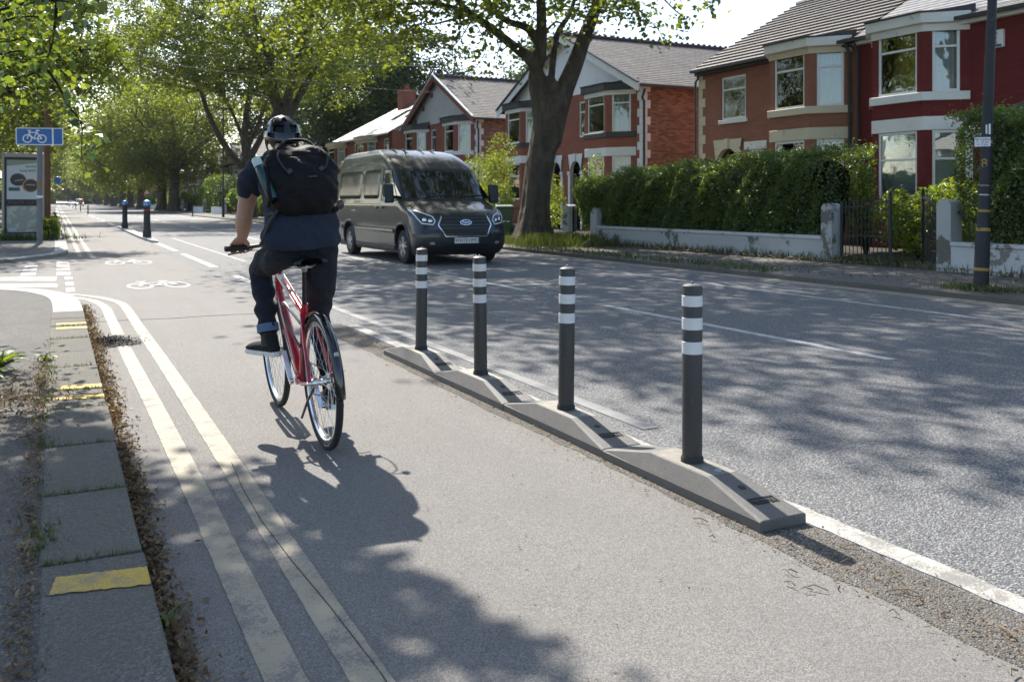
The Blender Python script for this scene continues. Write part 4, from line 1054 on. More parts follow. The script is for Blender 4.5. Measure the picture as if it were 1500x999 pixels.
b = MB(); ball(b, (.352, .70, 1.238), .022, .010, .030, 14, 10); b.build('mirror', M['bike_black'], hb)
b = MB(); b.tube(bez([(.16, .84, 1.0), (.10, .93, .99), (.03, .97, .90), (-.02, .92, .80)], 5), .0028, 6); b.tube(bez([(-.16, .84, 1.0), (-.08, .95, .98), (.0, .98, .88), (.02, .93, .78)], 5), .0028, 6); b.build('brake_cable', M['bike_black'], hb)

# ---- rider
pr = thing('person', BL, 'cyclist in navy T-shirt, dark jeans and black helmet, riding away, left foot raised', 'person', None, BR)
b = MB()
HC = V3((.0, .555, 1.655))
ball(b, HC, .077, .097, .105, 24, 16); limb(b, [HC + V3((0, .035, -.03)), HC + V3((0, .055, -.085))], [(.055, .05), (.040, .035)]); ball(b, HC + V3((0, .10, -.020)), .013, .020, .022, 10, 8); ball(b, HC + V3((0, .093, -.058)), .026, .012, .010, 10, 8)
for s in (-1, 1): ball(b, HC + V3((s * .079, .0, -.020)), .010, .020, .032, 12, 10); ball(b, HC + V3((s * .033, .083, .006)), .018, .012, .012, 10, 8)
limb(b, [(0, .44, 1.50), (0, .475, 1.56), HC + V3((0, -.02, -.04))], [(.062, .062), (.056, .058), (.056, .062)])
limb(b, [(0, .195, 1.06), (0, .21, 1.13), (0, .31, 1.33), (0, .41, 1.45), (0, .44, 1.50)], [(.150, .09), (.145, .10), (.16, .105), (.165, .09), (.10, .075)])
for s in (-1, 1):
    EL_ = V3((s * .238, .555, 1.205)); WR_ = V3((s * .222, .742, 1.088))
    limb(b, [(s * .165, .43, 1.455), (s * .20, .475, 1.40), (s * .222, .52, 1.30), EL_], [.060, .058, .050, .044]); limb(b, [EL_, EL_.lerp(WR_, .3), EL_.lerp(WR_, .7), WR_], [.044, .047, .037, (.030, .025)])
    limb(b, [WR_, V3((s * .232, .775, 1.068)), V3((s * .238, .800, 1.052))], [(.030, .022), (.040, .017), (.043, .014)])
    for k, (x, L) in enumerate(((.274, .85), (.2505, 1.0), (.227, 1.05), (.2035, .95))):
        limb(b, [(s * x, .800, 1.051), (s * x, .826 + .004 * L, 1.042), (s * x, .836, 1.018), (s * x, .828, .999), (s * x, .812 - .006 * L, .994)], [.0098, .0092, .0088, .0082, .0075], 10, 3)
    limb(b, [(s * .202, .768, 1.062), (s * .186, .785, 1.045), (s * .180, .806, 1.014), (s * .186, .820, .998)], [.014, .0115, .0098, .0085], 10, 3)
# legs under the cloth
LK, LA = V3((-.158, .60, .905)), V3((-.162, .465, .53)); RK, RA = V3((.122, .475, .63)), V3((.140, .37, .215))
limb(b, [(-.088, .22, 1.03), (-.125, .40, .97), LK], [.070, .062, .045]); limb(b, [LK, LK.lerp(LA, .35), LA], [.044, .042, .034]); limb(b, [(.088, .225, 1.02), (.108, .33, .82), RK], [.070, .062, .045]); limb(b, [RK, RK.lerp(RA, .35), RA], [.044, .042, .034])
limb(b, [LA, LA + V3((-.01, .02, -.035)), LA + V3((-.035, .12, -.050))], [.033, .030, .018]); limb(b, [RA, RA + V3((.005, .02, -.035)), RA + V3((.010, .12, -.050))], [.033, .030, .018])
fuse(b, 'body', M['skin'], pr, .0052, 5)
e = MB()
for s in (-1, 1): ball(e, HC + V3((s * .033, .0895, .006)), .0105, .008, .008, 10, 8)
e.build('eyes', plain('eye', (.25, .22, .2), .2), pr)
h = MB(); ball(h, HC + V3((0, -.012, .004)), .081, .092, .108, 24, 16); limb(h, [HC + V3((0, -.06, -.04)), HC + V3((0, -.06, -.085))], [(.058, .035), (.048, .02)]); h.v = h.v; fuse(h, 'hair', M['hair'], pr, .008, 2)
# shirt
b = MB(); limb(b, [(-.018, .175, 1.048), (-.012, .185, 1.10), (0, .215, 1.18), (0, .30, 1.32), (0, .395, 1.44), (0, .43, 1.495)], [(.207, .135), (.203, .135), (.188, .128), (.185, .125), (.175, .108), (.10, .085)], 28)
b.put([], [])
for s in (-1, 1): limb(b, [(s * .10, .42, 1.475), (s * .172, .435, 1.450), (s * .205, .475, 1.405), (s * .212, .505, 1.36)], [.072, .074, .069, .066])
limb(b, [(0, .435, 1.49), (0, .462, 1.535)], [(.078, .075), (.068, .068)])
sh = fuse(b, 'shirt', M['shirt'], pr, .008, 4)
# wrinkles and a straight hem
bm = bmesh.new(); bm.from_mesh(sh.data)
bmesh.ops.bisect_plane(bm, geom=bm.verts[:] + bm.edges[:] + bm.faces[:], plane_co=(0, .17, 1.042), plane_no=(0, .10, -1), clear_outer=True)
for s in (-1, 1):
    bmesh.ops.bisect_plane(bm, geom=[g for g in bm.verts[:] + bm.edges[:] + bm.faces[:]], plane_co=(s * .214, .525, 1.352), plane_no=(s * .16, .45, -.88), clear_outer=False)
for v_ in bm.verts:
    p = v_.co; k = math.exp(-max(0, p.z - 1.04) / .10); v_.co += v_.normal * (.010 * math.sin(p.x * 34 + p.y * 22 + p.z * 14 + math.sin(p.z * 30)) * k + .005 * math.sin(p.z * 46 + p.x * 27 + math.sin(p.x * 30)) * (1 - k) + .003 * math.sin(p.x * 80 + p.z * 66 + 2 * math.sin(p.x * 21)))
bm.to_mesh(sh.data); bm.free(); so = sh.modifiers.new('thickness', 'SOLIDIFY'); so.thickness = .003; so.offset = 1
# jeans
b = MB(); limb(b, [(0, .17, 1.10), (0, .195, 1.055)], [(.160, .112), (.172, .105)], 24); limb(b, [(-.086, .215, 1.030), (-.115, .32, 1.0), (-.145, .47, .955), LK + V3((0, .005, 0))], [(.094, .092), (.090, .090), (.078, .080), (.066, .064)])
limb(b, [LK, LK.lerp(LA, .25), LK.lerp(LA, .6), LA + V3((0, .015, .055))], [(.064, .066), (.060, .068), (.055, .062), (.053, .058)]); limb(b, [(.088, .215, 1.02), (.105, .29, .88), (.118, .41, .72), RK], [(.098, .096), (.090, .094), (.074, .078), (.066, .066)])
limb(b, [RK, RK.lerp(RA, .3), RK.lerp(RA, .7), RA + V3((0, .005, .05))], [(.064, .065), (.058, .066), (.052, .058), (.051, .055)])
jn = fuse(b, 'jeans', M['jeans'], pr, .008, 4)
bm = bmesh.new(); bm.from_mesh(jn.data)
for v_ in bm.verts:
    p = v_.co; v_.co += v_.normal * (.0075 * math.sin(p.z * 52 + p.y * 38 + p.x * 22 + 1.5 * math.sin(p.x * 25)) * max(0, math.sin(p.y * 13 + p.z * 9 + 1)) + .0035 * math.sin(p.x * 66 + p.z * 41 + 2 * math.sin(p.z * 18)))
bm.to_mesh(jn.data); bm.free()
b = MB(); b.tube([SC.lerp(BB, 0) + V3((0, -.20, .335 - .0)), V3((0, .09, 1.0)), V3((.0, .085, .965))], .0, 4) if False else None
for A_, d in ((LA + V3((0, .018, .058)), V3((0, .25, .97))), (RA + V3((0, .006, .055)), V3((0, .25, .97)))):
    b = MB(); Q = d.normalized().to_track_quat('Z', 'Y').to_matrix(); b.lathe([(.050, -.022), (.0585, -.022), (.060, .0), (.0595, .022), (.052, .023)], A_, 28, M=Q, caps=False); b.build('cuff', M['denim_cuff'], jn)
# shoes
for A_, yaw in ((LA, .38), (RA, -.05)):
    d = V3((-math.sin(yaw), math.cos(yaw), 0)); sd_ = V3((d.y, -d.x, 0)); hz = A_.z - .082
    base = V3((A_.x, A_.y, hz)) - d * .045
    b = MB(); limb(b, [base + V3((0, 0, .030)), base + d * .09 + V3((0, 0, .034)), base + d * .19 + V3((0, 0, .028)), base + d * .235 + V3((0, 0, .022))], [(.035, .032), (.040, .034), (.045, .026), (.036, .016)], 18, sidev=sd_); limb(b, [base + d * .012 + V3((0, 0, .04)), base + d * .03 + V3((0, 0, .095))], [(.034, .038), (.038, .042)], 16, sidev=sd_)
    s_ = fuse(b, 'shoe', M['bike_black'], pr, .006, 3); s_.data.materials.clear(); s_.data.materials.append(cloth('black canvas shoe', (.016, .016, .017), 500, 20))
    b = MB(); out = [(-.04, .0), (-.03, .028), (.02, .036), (.10, .040), (.18, .047), (.235, .040), (.268, .018), (.268, -.012), (.24, -.036), (.18, -.043), (.10, -.036), (.02, -.034), (-.03, -.028)]
    P_ = [base + d * t + sd_ * w_ for t, w_ in out]; P_ = P_[::-1]; b.prism([(p.x, p.y) for p in P_], hz - .012, hz + .016); b.build('sole', M['sole'], s_, bevel=.006, fixn=True)
    b = MB()
    for k in range(4): c = base + d * (.085 + .022 * k) + V3((0, 0, .068 - .007 * k)); b.beam(c - sd_ * .022, c + sd_ * .022, .006, .004)
    b.build('lace', M['rubber'], s_)
    b = MB(); b.tube([A_ + V3((0, .0, -.04)), A_ + V3((0, .004, .0)), A_ + V3((0, .016, .06))], [.047, .044, .046], 18); b.build('sock', M['rubber'], pr)
# helmet
hb_ = thing('bike_helmet', (0, 0, 0), None, None) if False else None
bm = bmesh.new(); n, m_ = 36, 14; hv = []; C0 = HC + V3((0, -.005, .0))
def hp(j, k):
    lat = PI / 2 * (1 - j / m_); a = 2 * PI * k / n; back = max(0, -math.sin(a)); low = -.020 - .040 * back ** 1.5
    x, y, z = .104 * math.cos(lat) * math.cos(a), .140 * math.cos(lat) * math.sin(a), .112 * math.sin(lat)
    z = z + low * (j / m_) ** 2; y -= .012 * back
    return C0 + V3((x, y, z))
top_ = bm.verts.new(hp(0, 0)); rows = [[bm.verts.new(hp(j, k)) for k in range(n)] for j in range(1, m_ + 1)]; F_ = {}
for k in range(n): bm.faces.new((top_, rows[0][k], rows[0][(k + 1) % n]))
for j in range(m_ - 1):
    for k in range(n): F_[(j, k)] = bm.faces.new((rows[j][k], rows[j + 1][k], rows[j + 1][(k + 1) % n], rows[j][(k + 1) % n]))
groups = []
for c0 in (1, 7, 13, 19, 25, 31): groups.append([F_[(j, (c0 + i) % n)] for j in (3, 4, 5) for i in range(3)])
for c0 in (-2, 4, 10, 16, 22, 28): groups.append([F_[(j, (c0 + i) % n)] for j in (7, 8, 9) for i in range(4)])
for c0 in (20, 29): groups.append([F_[(j, (c0 + i) % n)] for j in (10, 11) for i in range(3)])
for g_ in groups:
    bmesh.ops.inset_region(bm, faces=g_, thickness=.004, depth=0); bmesh.ops.inset_region(bm, faces=g_, thickness=.003, depth=-.016)
    for q in g_: q.material_index = 1
for q in bm.faces: q.smooth = True
bmesh.ops.recalc_face_normals(bm, faces=bm.faces); me = bpy.data.meshes.new('helmet'); bm.to_mesh(me); bm.free(); me.materials.append(M['helmet']); me.materials.append(M['helmet_in']); me.set_sharp_from_angle(angle=R(38))
ho = bpy.data.objects.new('helmet', me); COL.objects.link(ho); ho.parent = pr; so = ho.modifiers.new('thickness', 'SOLIDIFY'); so.thickness = .012; so.offset = -1
b = MB()
for s in (-1, 1): b.tube(bez([HC + V3((s * .088, .03, .0)), HC + V3((s * .084, .03, -.06)), HC + V3((s * .05, .06, -.115)), HC + V3((0, .075, -.125))], 4), .005, 6); b.tube(bez([HC + V3((s * .088, -.03, -.02)), HC + V3((s * .086, .015, -.06))], 4), .005, 6)
b.build('chin_strap', M['rubber'], ho)

# ---- backpack
bp = thing('backpack', BL, 'large black roll-top backpack with a grab loop, worn on the cyclist\'s back', 'backpack', None, BR)
U_ = V3((0, .44, .898)).normalized(); N_ = V3((0, -U_.z, U_.y)); O_ = V3((.004, .088, 1.208)); LN = .400
st = [(0, .090, .042, 0), (.03, .122, .070, 0), (.12, .155, .098, .004), (.30, .180, .110, .006), (.50, .197, .106, .004), (.68, .197, .096, 0), (.82, .178, .080, -.004), (.93, .148, .060, -.006), (.985, .13, .042, -.008), (1.0, .10, .025, -.010)]
n = 40; rows = []
SS = bez([V3((a, b_, c_)) for a, b_, c_, _ in st], 4)
for s_ in SS:
    c = O_ + U_ * LN * s_.x; r = []
    for k in range(n):
        a = 2 * PI * k / n; ca, sa = math.cos(a), math.sin(a); pw = 2 / 3.0
        x = s_.y * math.copysign(abs(ca) ** pw, ca); y = s_.z * math.copysign(abs(sa) ** pw, sa)
        r.append(c + V3((1, 0, 0)) * x + N_ * y)
    rows.append(r)
b = MB(); vs = [v for r in rows for v in r]; L_ = len(rows); fs = [tuple(range(n - 1, -1, -1)), tuple(range((L_ - 1) * n, L_ * n))] + [(i * n + k, i * n + (k + 1) % n, (i + 1) * n + (k + 1) % n, (i + 1) * n + k) for i in range(L_ - 1) for k in range(n)]
b.put(vs, fs, 0, True)
bag = fuse(b, 'bag', [M['pack'], M['pack_base']], bp, .008, 3)
bm = bmesh.new(); bm.from_mesh(bag.data); bm.normal_update()
for v_ in bm.verts:
    p = v_.co - O_; t = p.dot(U_) / LN; x = p.x; o = p.dot(N_)
    d = .007 * math.sin(x * 26 + t * 7) * math.sin(t * 9 + x * 5) + .003 * math.sin(x * 60 + t * 24) + .0008 * math.sin(t * 55 + x * 32)
    if o > 0:
        d += .010 * math.exp(-((t - .30) / .13) ** 2) * math.exp(-(x / .13) ** 4)          # full front pocket
        d -= .007 * math.exp(-((t - .205) / .012) ** 2) + .006 * math.exp(-((t - .80 + .5 * abs(x)) / .018) ** 2) # seams
        d -= .013 * math.exp(-((t - .97) / .06) ** 2) * math.exp(-((x + .0) / .05) ** 2)     # dip under the loop
    v_.co += v_.normal * d
for q in bm.faces:
    t = (q.calc_center_median() - O_).dot(U_) / LN
    if t < .19: q.material_index = 1
bm.to_mesh(bag.data); bm.free()
b = MB(); hp_ = lambda x, t, o: O_ + V3((1, 0, 0)) * x + U_ * LN * t + N_ * o
b.tube(bez([hp_(-.105, .93, .045), hp_(-.08, 1.02, .03), hp_(-.045, 1.10, .01), hp_(.01, 1.125, .0), hp_(.06, 1.09, .01), hp_(.085, 1.0, .03), hp_(.09, .93, .045)], 5), .0085, 8); b.build('grab_loop', M['pack'], bp)
for s in (-1, 1):
    b = MB(); b.tube(bez([hp_(s * .11, .86, .075), hp_(s * .13, .74, .105), hp_(s * .12, .62, .112), hp_(s * .10, .52, .115)], 4), .006, 6); b.build('compression_strap', M['rubber'], bp)
for x, t in ((-.085, .505), (.085, .525)):
    b = MB(); b.obox(hp_(x, t, .116), V3((.012, 0, 0)) + U_ * .008, U_ * .010 - V3((.006, 0, 0)), N_ * .003); b.build('buckle', M['post'], bp)
for s in (-1, 1):
    b = MB(); b.tube(bez([hp_(s * .07, .90, -.05), V3((s * .10, .47, 1.555)), V3((s * .125, .53, 1.48)), V3((s * .13, .46, 1.34)), V3((s * .175, .28, 1.23)), hp_(s * .16, .08, -.02)], 5), [.016] * 26, 8); b.build('shoulder_strap', M['pack'], bp)
b = MB(); b.tube(bez([hp_(-.15, .10, .0), V3((-.19, .12, 1.18)), V3((-.215, .16, 1.10)), V3((-.222, .22, 1.07))], 4), .009, 8); b.build('waist_strap', M['rubber'], bp)
text_part('lettering', 'VAUDE', .0145, M['post_cap'], bag, facing(hp_(.028, .40, .127), (1, 0, 0), U_), sx=1.0)
b = MB(); b.obox(hp_(-.192, .42, .02), V3((.012, 0, 0)), U_ * .10, N_ * .055); b.build('side_pocket', M['pack_base'], bp, bevel=.02, seg=3)
wb = thing('water_bottle', BL, 'teal bottle with a clear cap in the left pocket of the backpack', 'bottle', None, BR)
BU = (U_ + V3((-.24, 0, 0))).normalized(); BQ = BU.to_track_quat('Z', 'Y').to_matrix(); BO = hp_(-.172, .20, .045)
b = MB(); b.lathe([(.0, 0), (.024, .002), (.027, .01), (.027, .17), (.024, .19), (.017, .20)], BO, 20, M=BQ); b.build('bottle', plain('teal bottle plastic', (.006, .04, .040), .35, coat=.2), wb)
b = MB(); b.lathe([(.019, .20), (.025, .202), (.025, .240), (.020, .25), (0, .252)], BO, 20, M=BQ); b.build('cap', plain('pale cap', (.45, .55, .52), .3), wb)
# ---------------------------------------------------------------- trees
def leaf_arrays(c, size, rng, droop=.35, wide=.75, fold=.18, up=.55):
    """one folded kite of two triangles per leaf"""
    n = len(c)
    nr = rng.normal(0, 1, (n, 3)); nr[:, 2] = np.abs(nr[:, 2]) + up; nr /= np.linalg.norm(nr, axis=1)[:, None]
    a = rng.normal(0, 1, (n, 3)); a[:, 2] -= droop
    a -= nr * (a * nr).sum(1)[:, None]; a /= np.linalg.norm(a, axis=1)[:, None] + 1e-9
    b = np.cross(nr, a)
    L = size[:, None]; Wd = L * wide * .5
    base = c - a * L * .5; tip = c + a * L * .5
    mid = c - a * L * .08
    r = mid + b * Wd + nr * L * fold; l = mid - b * Wd + nr * L * fold
    V = np.stack([base, r, tip, l], 1).reshape(-1, 3)
    k = np.arange(n)[:, None] * 4
    F = np.concatenate([k + np.array([[0, 1, 2]]), k + np.array([[0, 2, 3]])], 1).reshape(-1, 3)
    return V, F

def clumps_in(ells, n, rng, shell=.62):
    vol = np.array([e[3] * e[4] * e[5] for e in ells]); vol = vol / vol.sum()
    idx = rng.choice(len(ells), n, p=vol)
    d = rng.normal(0, 1, (n, 3)); d /= np.linalg.norm(d, axis=1)[:, None]
    r = (shell ** 3 + (1 - shell ** 3) * rng.random(n)) ** (1 / 3)
    inner = rng.random(n) < .25; r[inner] *= rng.uniform(.3, .9, inner.sum())
    E_ = np.array(ells)[idx]
    return E_[:, :3] + d * r[:, None] * E_[:, 3:6]

def branch_path(p, q, sag, rng, n=5, wob=.06):
    p, q = Vector(p), Vector(q); L = (q - p).length; out = []
    for i in range(n + 1):
        t = i / n
        c = p.lerp(q, t) + Vector((rng.normal(0, wob), rng.normal(0, wob), rng.normal(0, wob))) * L * (t * (1 - t) * 2)
        c.z += sag * L * math.sin(PI * t)
        out.append(c)
    return out

def tree(name, base, label, cat, fork, rad, ells, seed, n_clump=220, per=90, spread=.55, leaf=.17, leafmat='leaf_plane', bark='bark_plane',
         limbs=None, n_limb=7, group=None, flare=1.5, keep=None, wide=.8, droop=.35, trunkpath=None, sides=12, shell=.62, twig_r=.012, up=.55, taper=.22, melt=0):
    """base: ground point; fork: height of the fork; ells: crown volumes relative to base; limbs: explicit limb polylines [(points, r0, r1)] relative to base"""
    rng = np.random.default_rng(seed)
    root = thing(name, base, label, cat, group)
    tb = MB()
    tp = trunkpath or [(0, 0, -.1), (rng.normal(0, .03), rng.normal(0, .03), fork * .3), (rng.normal(0, .06), rng.normal(0, .06), fork * .65), (rng.normal(0, .1), rng.normal(0, .1), fork)]
    tp = bez([Vector(p) for p in tp], 4)
    rr = []
    for p in tp:
        t = max(0, p.z) / fork
        rr.append(rad * (1 - taper * t) * (1 + (flare - 1) * math.exp(-max(0, p.z) / .38)))
    # irregular, fluted trunk
    m = len(tp); ns = max(sides, 16); vs = []; fs = []
    ph = rng.uniform(0, 6, 4)
    for i, p in enumerate(tp):
        for k in range(ns):
            a = 2 * PI * k / ns
            f = 1 + .06 * math.sin(3 * a + ph[0] + p.z * .5) + .05 * math.sin(5 * a + ph[1] - p.z * .8) + .03 * math.sin(9 * a + p.z * 2) + rng.normal(0, .012)
            f += .22 * math.exp(-max(0, p.z) / .35) * max(0, math.sin(5 * a + ph[2])) * (flare - 1)
            vs.append((p.x + rr[i] * f * math.cos(a), p.y + rr[i] * f * math.sin(a), p.z))
    for i in range(m - 1):
        for k in range(ns):
            fs.append((i * ns + k, i * ns + (k + 1) % ns, (i + 1) * ns + (k + 1) % ns, (i + 1) * ns + k))
    fs += [tuple(range(ns - 1, -1, -1)), tuple(range((m - 1) * ns, m * ns))]
    tb.put(vs, fs, 0, True)
    top = tp[-1]; rt = rr[-1]
    if melt: ball(tb, top, rt * .98, rt * .98, rt * .7, 16, 10)
    lim = []
    if limbs is None:
        tops = clumps_in(ells, n_limb, rng, .5)
        order = np.argsort(tops[:, 0])
        for j in order:
            q = Vector(tops[j]); q.z = max(q.z, fork + .8)
            pth = branch_path(top - Vector((0, 0, rt * .6)), q, .12, rng, 7, .05)
            lim.append((pth, rt * rng.uniform(.5, .75), .05))
    else:
        for pts, r0, r1 in limbs: lim.append((bez([Vector(p) for p in pts], 4), r0, r1))
    samples = []
    for pth, r0, r1 in lim:
        n = len(pth)
        tb.tube(pth, [r0 + (r1 - r0) * (i / (n - 1)) ** .8 for i in range(n)], max(7, sides - 3))
        if melt: ball(tb, pth[0], r0, r0, r0, 12, 8)
        for i in range(n // 4, n): samples.append((pth[i], r0 + (r1 - r0) * (i / (n - 1)) ** .8))
    if melt:
        trunk_ob = fuse(tb, 'trunk', M[bark], root, melt, 3); tb = MB()
    # secondary branches off the limbs
    C = clumps_in(ells, n_clump, rng, shell)
    if keep is not None: C = C[keep(C + np.array(base))]
    sp = np.array([s[0][:] for s in samples])
    sec = []
    for j in range(0, min(len(C), 60)):
        d = np.linalg.norm(sp - C[j], axis=1) + .6 * np.maximum(0, sp[:, 2] - C[j][2]); k = int(np.argmin(d)); r = samples[k][1]
        pth = branch_path(samples[k][0], C[j], .10, rng, 5, .07)
        r0 = min(r * .6, .022 + .014 * d[k])
        tb.tube(pth, [r0 + (twig_r - r0) * i / 5 for i in range(6)], 6)
        for i in range(2, 6): sec.append((pth[i], r0 + (twig_r - r0) * i / 5))
    allp = samples + sec; sp = np.array([s[0][:] for s in allp])
    for j in range(60, len(C)):
        d = np.linalg.norm(sp - C[j], axis=1) + .5 * np.maximum(0, sp[:, 2] - C[j][2]); k = int(np.argmin(d))
        pth = branch_path(allp[k][0], C[j], .06, rng, 3, .08)
        r0 = min(allp[k][1] * .7, .014 + .008 * d[k])
        tb.tube(pth, [r0, r0 * .75, r0 * .5, twig_r * .5], 5)
    tw_ob = tb.build('trunk', M[bark], root, uv=not melt, sharp=180)
    if melt:
        bm = bmesh.new(); bm.from_mesh(trunk_ob.data); bm.from_mesh(tw_ob.data); bm.to_mesh(trunk_ob.data); bm.free(); bpy.data.objects.remove(tw_ob)
    # leaves round the clumps
    cnt = rng.poisson(per, len(C)); ci = np.repeat(np.arange(len(C)), cnt)
    sc = rng.uniform(.55, 1.35, len(C))[ci]
    P = C[ci] + rng.normal(0, 1, (len(ci), 3)) * (spread * sc)[:, None] * np.array([1, 1, .62])
    if keep is not None: P = P[keep(P + np.array(base))]
    sz = rng.uniform(.6, 1.25, len(P)) * leaf
    V, F = leaf_arrays(P, sz, rng, droop, wide, .16, up)
    np_mesh('crown', V, F, M[leafmat], root)
    return root

# the big plane on the far pavement, limbs as they fork in the photograph
TA = Vector((12.25, 23.35, .1)); DA = 26.4
def rel(px, py, dd=0): return at(px, py, DA + dd) - TA
limbsA = [
    ([rel(799, 205), rel(790, 150), rel(784, 112), rel(792, 75, -.2), rel(793, 20, -.4), rel(788, -70, -.6), rel(780, -200, -1)], .30, .09),
    ([rel(806, 205), rel(824, 140), rel(842, 95, .2), rel(858, 50, .3), rel(878, 0, .4), rel(905, -70, .6), rel(930, -180, 1)], .35, .10),
    ([rel(792, 118), rel(778, 90, -.2), rel(752, 68, -.5), rel(717, 40, -.9), rel(684, 16, -1.4), rel(655, -18, -2), rel(610, -60, -2.6), rel(560, -80, -3)], .20, .04),
    ([rel(793, 70, -.2), rel(773, 42, -.1), rel(744, 32, .3), rel(722, 12, .6), rel(705, -20, 1), rel(680, -70, 1.4), rel(650, -130, 2)], .15, .04),
    ([rel(806, 130), rel(815, 55, .6), rel(834, 22, 1.2), rel(843, -8, 1.6), rel(850, -60, 2), rel(845, -130, 2.5)], .12, .04),
    ([rel(868, 20, .3), rel(900, -20, -.8), rel(950, -55, -2), rel(1010, -80, -3.2)], .15, .04),
    ([rel(796, -20, -.4), rel(740, -90, -3), rel(690, -160, -6), rel(640, -200, -8)], .15, .04),
    ([rel(884, -20, .4), rel(940, -140, -3), rel(1000, -220, -6)], .16, .04),
    ([rel(790, -60, -.5), rel(830, -160, -2.5), rel(800, -260, -5)], .14, .04),
]
def keepA(P):
    # the lower fringe is lifted over the road and towards the houses; hanging sprays remain on the left
    gap = (P[:, 0] < 14.4) | (P[:, 1] - P[:, 2] > 14.5) | (P[:, 1] - P[:, 2] < 9.5)
    return gap & (P[:, 2] > 4.9 + .9 * np.sin(P[:, 0] * 1.3) * np.cos(P[:, 1] * 1.1) + np.clip((P[:, 0] - 11.5) * .10, 0, .6) + np.clip((23.0 - P[:, 1]) * .16, 0, 2.2))
treeA = tree('plane_tree', TA, 'big plane tree with a thick fork, rising from the grass beside the van', 'tree', 4.0, .395,
     [(-2.6, -1.5, 9.5, 7.4, 9.5, 4.0), (-2.5, 0, 13, 6, 7.5, 5), (-4.2, 1.5, 7.0, 4.2, 4.5, 2.0), (-3.5, -6.5, 10.5, 5.5, 5.0, 2.8), (1.2, -.5, 8.4, 2.6, 3.6, 1.7)], 11, 600, 100, .42, .17, 'leaf_plane', limbs=limbsA, keep=keepA,
     group='plane trees along the far pavement', flare=1.8, taper=-.04, melt=.05, trunkpath=[rel(781, 358), rel(783, 320), rel(788, 260), rel(797, 205), rel(806, 150)], sides=14)

tree('plane_tree', (12.3, 4.2, .1), 'plane tree standing out of frame to the right of the lamp post', 'tree', 5.5, .42, [(-2.0, 1.0, 10.5, 6.0, 6.0, 3.2), (0, 0, 13, 5, 5, 3)], 81, 260, 80, .55, .18, 'leaf_plane', group='plane trees along the far pavement')
# second and third trees of the row, behind the cyclist
def spread_limbs(rng_seed, n, h0, h1, rad, r0, r1, lean=None):
    g = np.random.default_rng(rng_seed); out = []
    for i in range(n):
        a = 2 * PI * i / n + g.normal(0, .25); k = g.uniform(.55, 1.05); hz = h0 + (h1 - h0) * g.uniform(.55, 1)
        x, y = math.cos(a) * rad * k, math.sin(a) * rad * k
        out.append(([(0, 0, h0 - .7), (x * .22, y * .22, h0 + (hz - h0) * .28), (x * .5, y * .5, h0 + (hz - h0) * .6), (x, y, hz)], r0 * g.uniform(.7, 1.1), r1))
    return out
tree('plane_tree', (12.6, 57.3, .1), 'tall spreading plane tree whose many upright limbs show above the cyclist\'s helmet', 'tree', 6.2, .6,
     [(-1, -1, 13, 9, 9, 6.5), (-3, -3, 9.5, 6.5, 6, 2.6)], 21, 400, 130, .50, .175, 'leaf_plane', limbs=spread_limbs(5, 8, 6.2, 15, 5.5, .34, .10), melt=.07, keep=lambda P: P[:, 2] > 7.6 + .8 * np.sin(P[:, 0]) + np.clip((P[:, 0] - 13) * .1, -.6, 1), group='plane trees along the far pavement')
tree('plane_tree', (12.4, 68.0, .1), 'leaning plane tree with a low left limb, left of the cyclist\'s head', 'tree', 4.2, .58,
     [(-2, -1, 12, 10, 9, 7), (-6, -2, 10, 5.5, 6, 2.4)], 22, 400, 130, .52, .185, 'leaf_plane',
     melt=.07, keep=lambda P: P[:, 2] > 7.9 + .9 * np.sin(P[:, 0] * .9) * np.cos(P[:, 1]), limbs=[([(0, 0, 3.2), (-1.3, -.3, 4.6), (-2.6, -.6, 6.8), (-3.6, -.8, 9.6), (-4.8, -1, 13)], .34, .08), ([(0, 0, 3.8), (-.2, 0, 6), (.1, 0, 9), (.8, 0, 14)], .42, .08), ([(0, .1, 4), (1.4, .5, 6.5), (2.8, .8, 9), (4.5, 1, 12.5)], .30, .07),
            ([(-.1, 0, 5.0), (-1.0, 1.0, 7.8), (-2.5, 2, 11)], .2, .06), ([(0, 0, 5.0), (1.0, -1.2, 8), (2, -3, 12)], .2, .06)], group='plane trees along the far pavement')
# pair of close-set trunks further on
tree('street_tree', (12.3, 113.5, .08), 'right hand trunk of the close-set pair of street trees', 'tree', 4.6, .62,
     [(-.5, 0, 10, 8, 8, 7), (-3, -2, 7, 5, 5, 2.6)], 31, 300, 120, .80, .28, 'leaf_far', limbs=spread_limbs(8, 7, 4.6, 12, 5.5, .3, .08), group='street trees along the far pavement')
tree('street_tree', (12.2, 126.5, .08), 'left hand trunk of the close-set pair of street trees', 'tree', 4.2, .62,
     [(-1, 0, 10, 9, 8, 7), (-4, -2, 7, 5, 5, 2.6)], 32, 300, 120, .85, .29, 'leaf_far', limbs=spread_limbs(9, 7, 4.2, 12, 6, .3, .08), group='street trees along the far pavement')
far_proto = tree('street_tree', (12.3, 160, .05), 'street tree with a dark trunk, next beyond the close-set pair', 'tree', 4.5, .6,
     [(-1, 0, 10, 8.5, 8, 7), (-3, -2, 6.6, 5.5, 5, 2.6)], 33, 200, 80, 1.0, .46, 'leaf_far', limbs=spread_limbs(10, 6, 4.5, 12, 6, .3, .08), group='street trees along the far pavement')
for i, (x, y, lab) in enumerate([(12.2, 182, 'street tree second beyond the close-set pair, far down the road'), (12.4, 206, 'distant street tree third beyond the close-set pair'),
                                 (12.2, 235, 'distant street tree fourth beyond the close-set pair'), (12.4, 275, 'hazy street tree near the end of the row on the far pavement'), (12.4, 330, 'last hazy street tree closing the far pavement')]):
    copy_tree(far_proto, (x, y, .05), i * 1.7 + .6, lab)

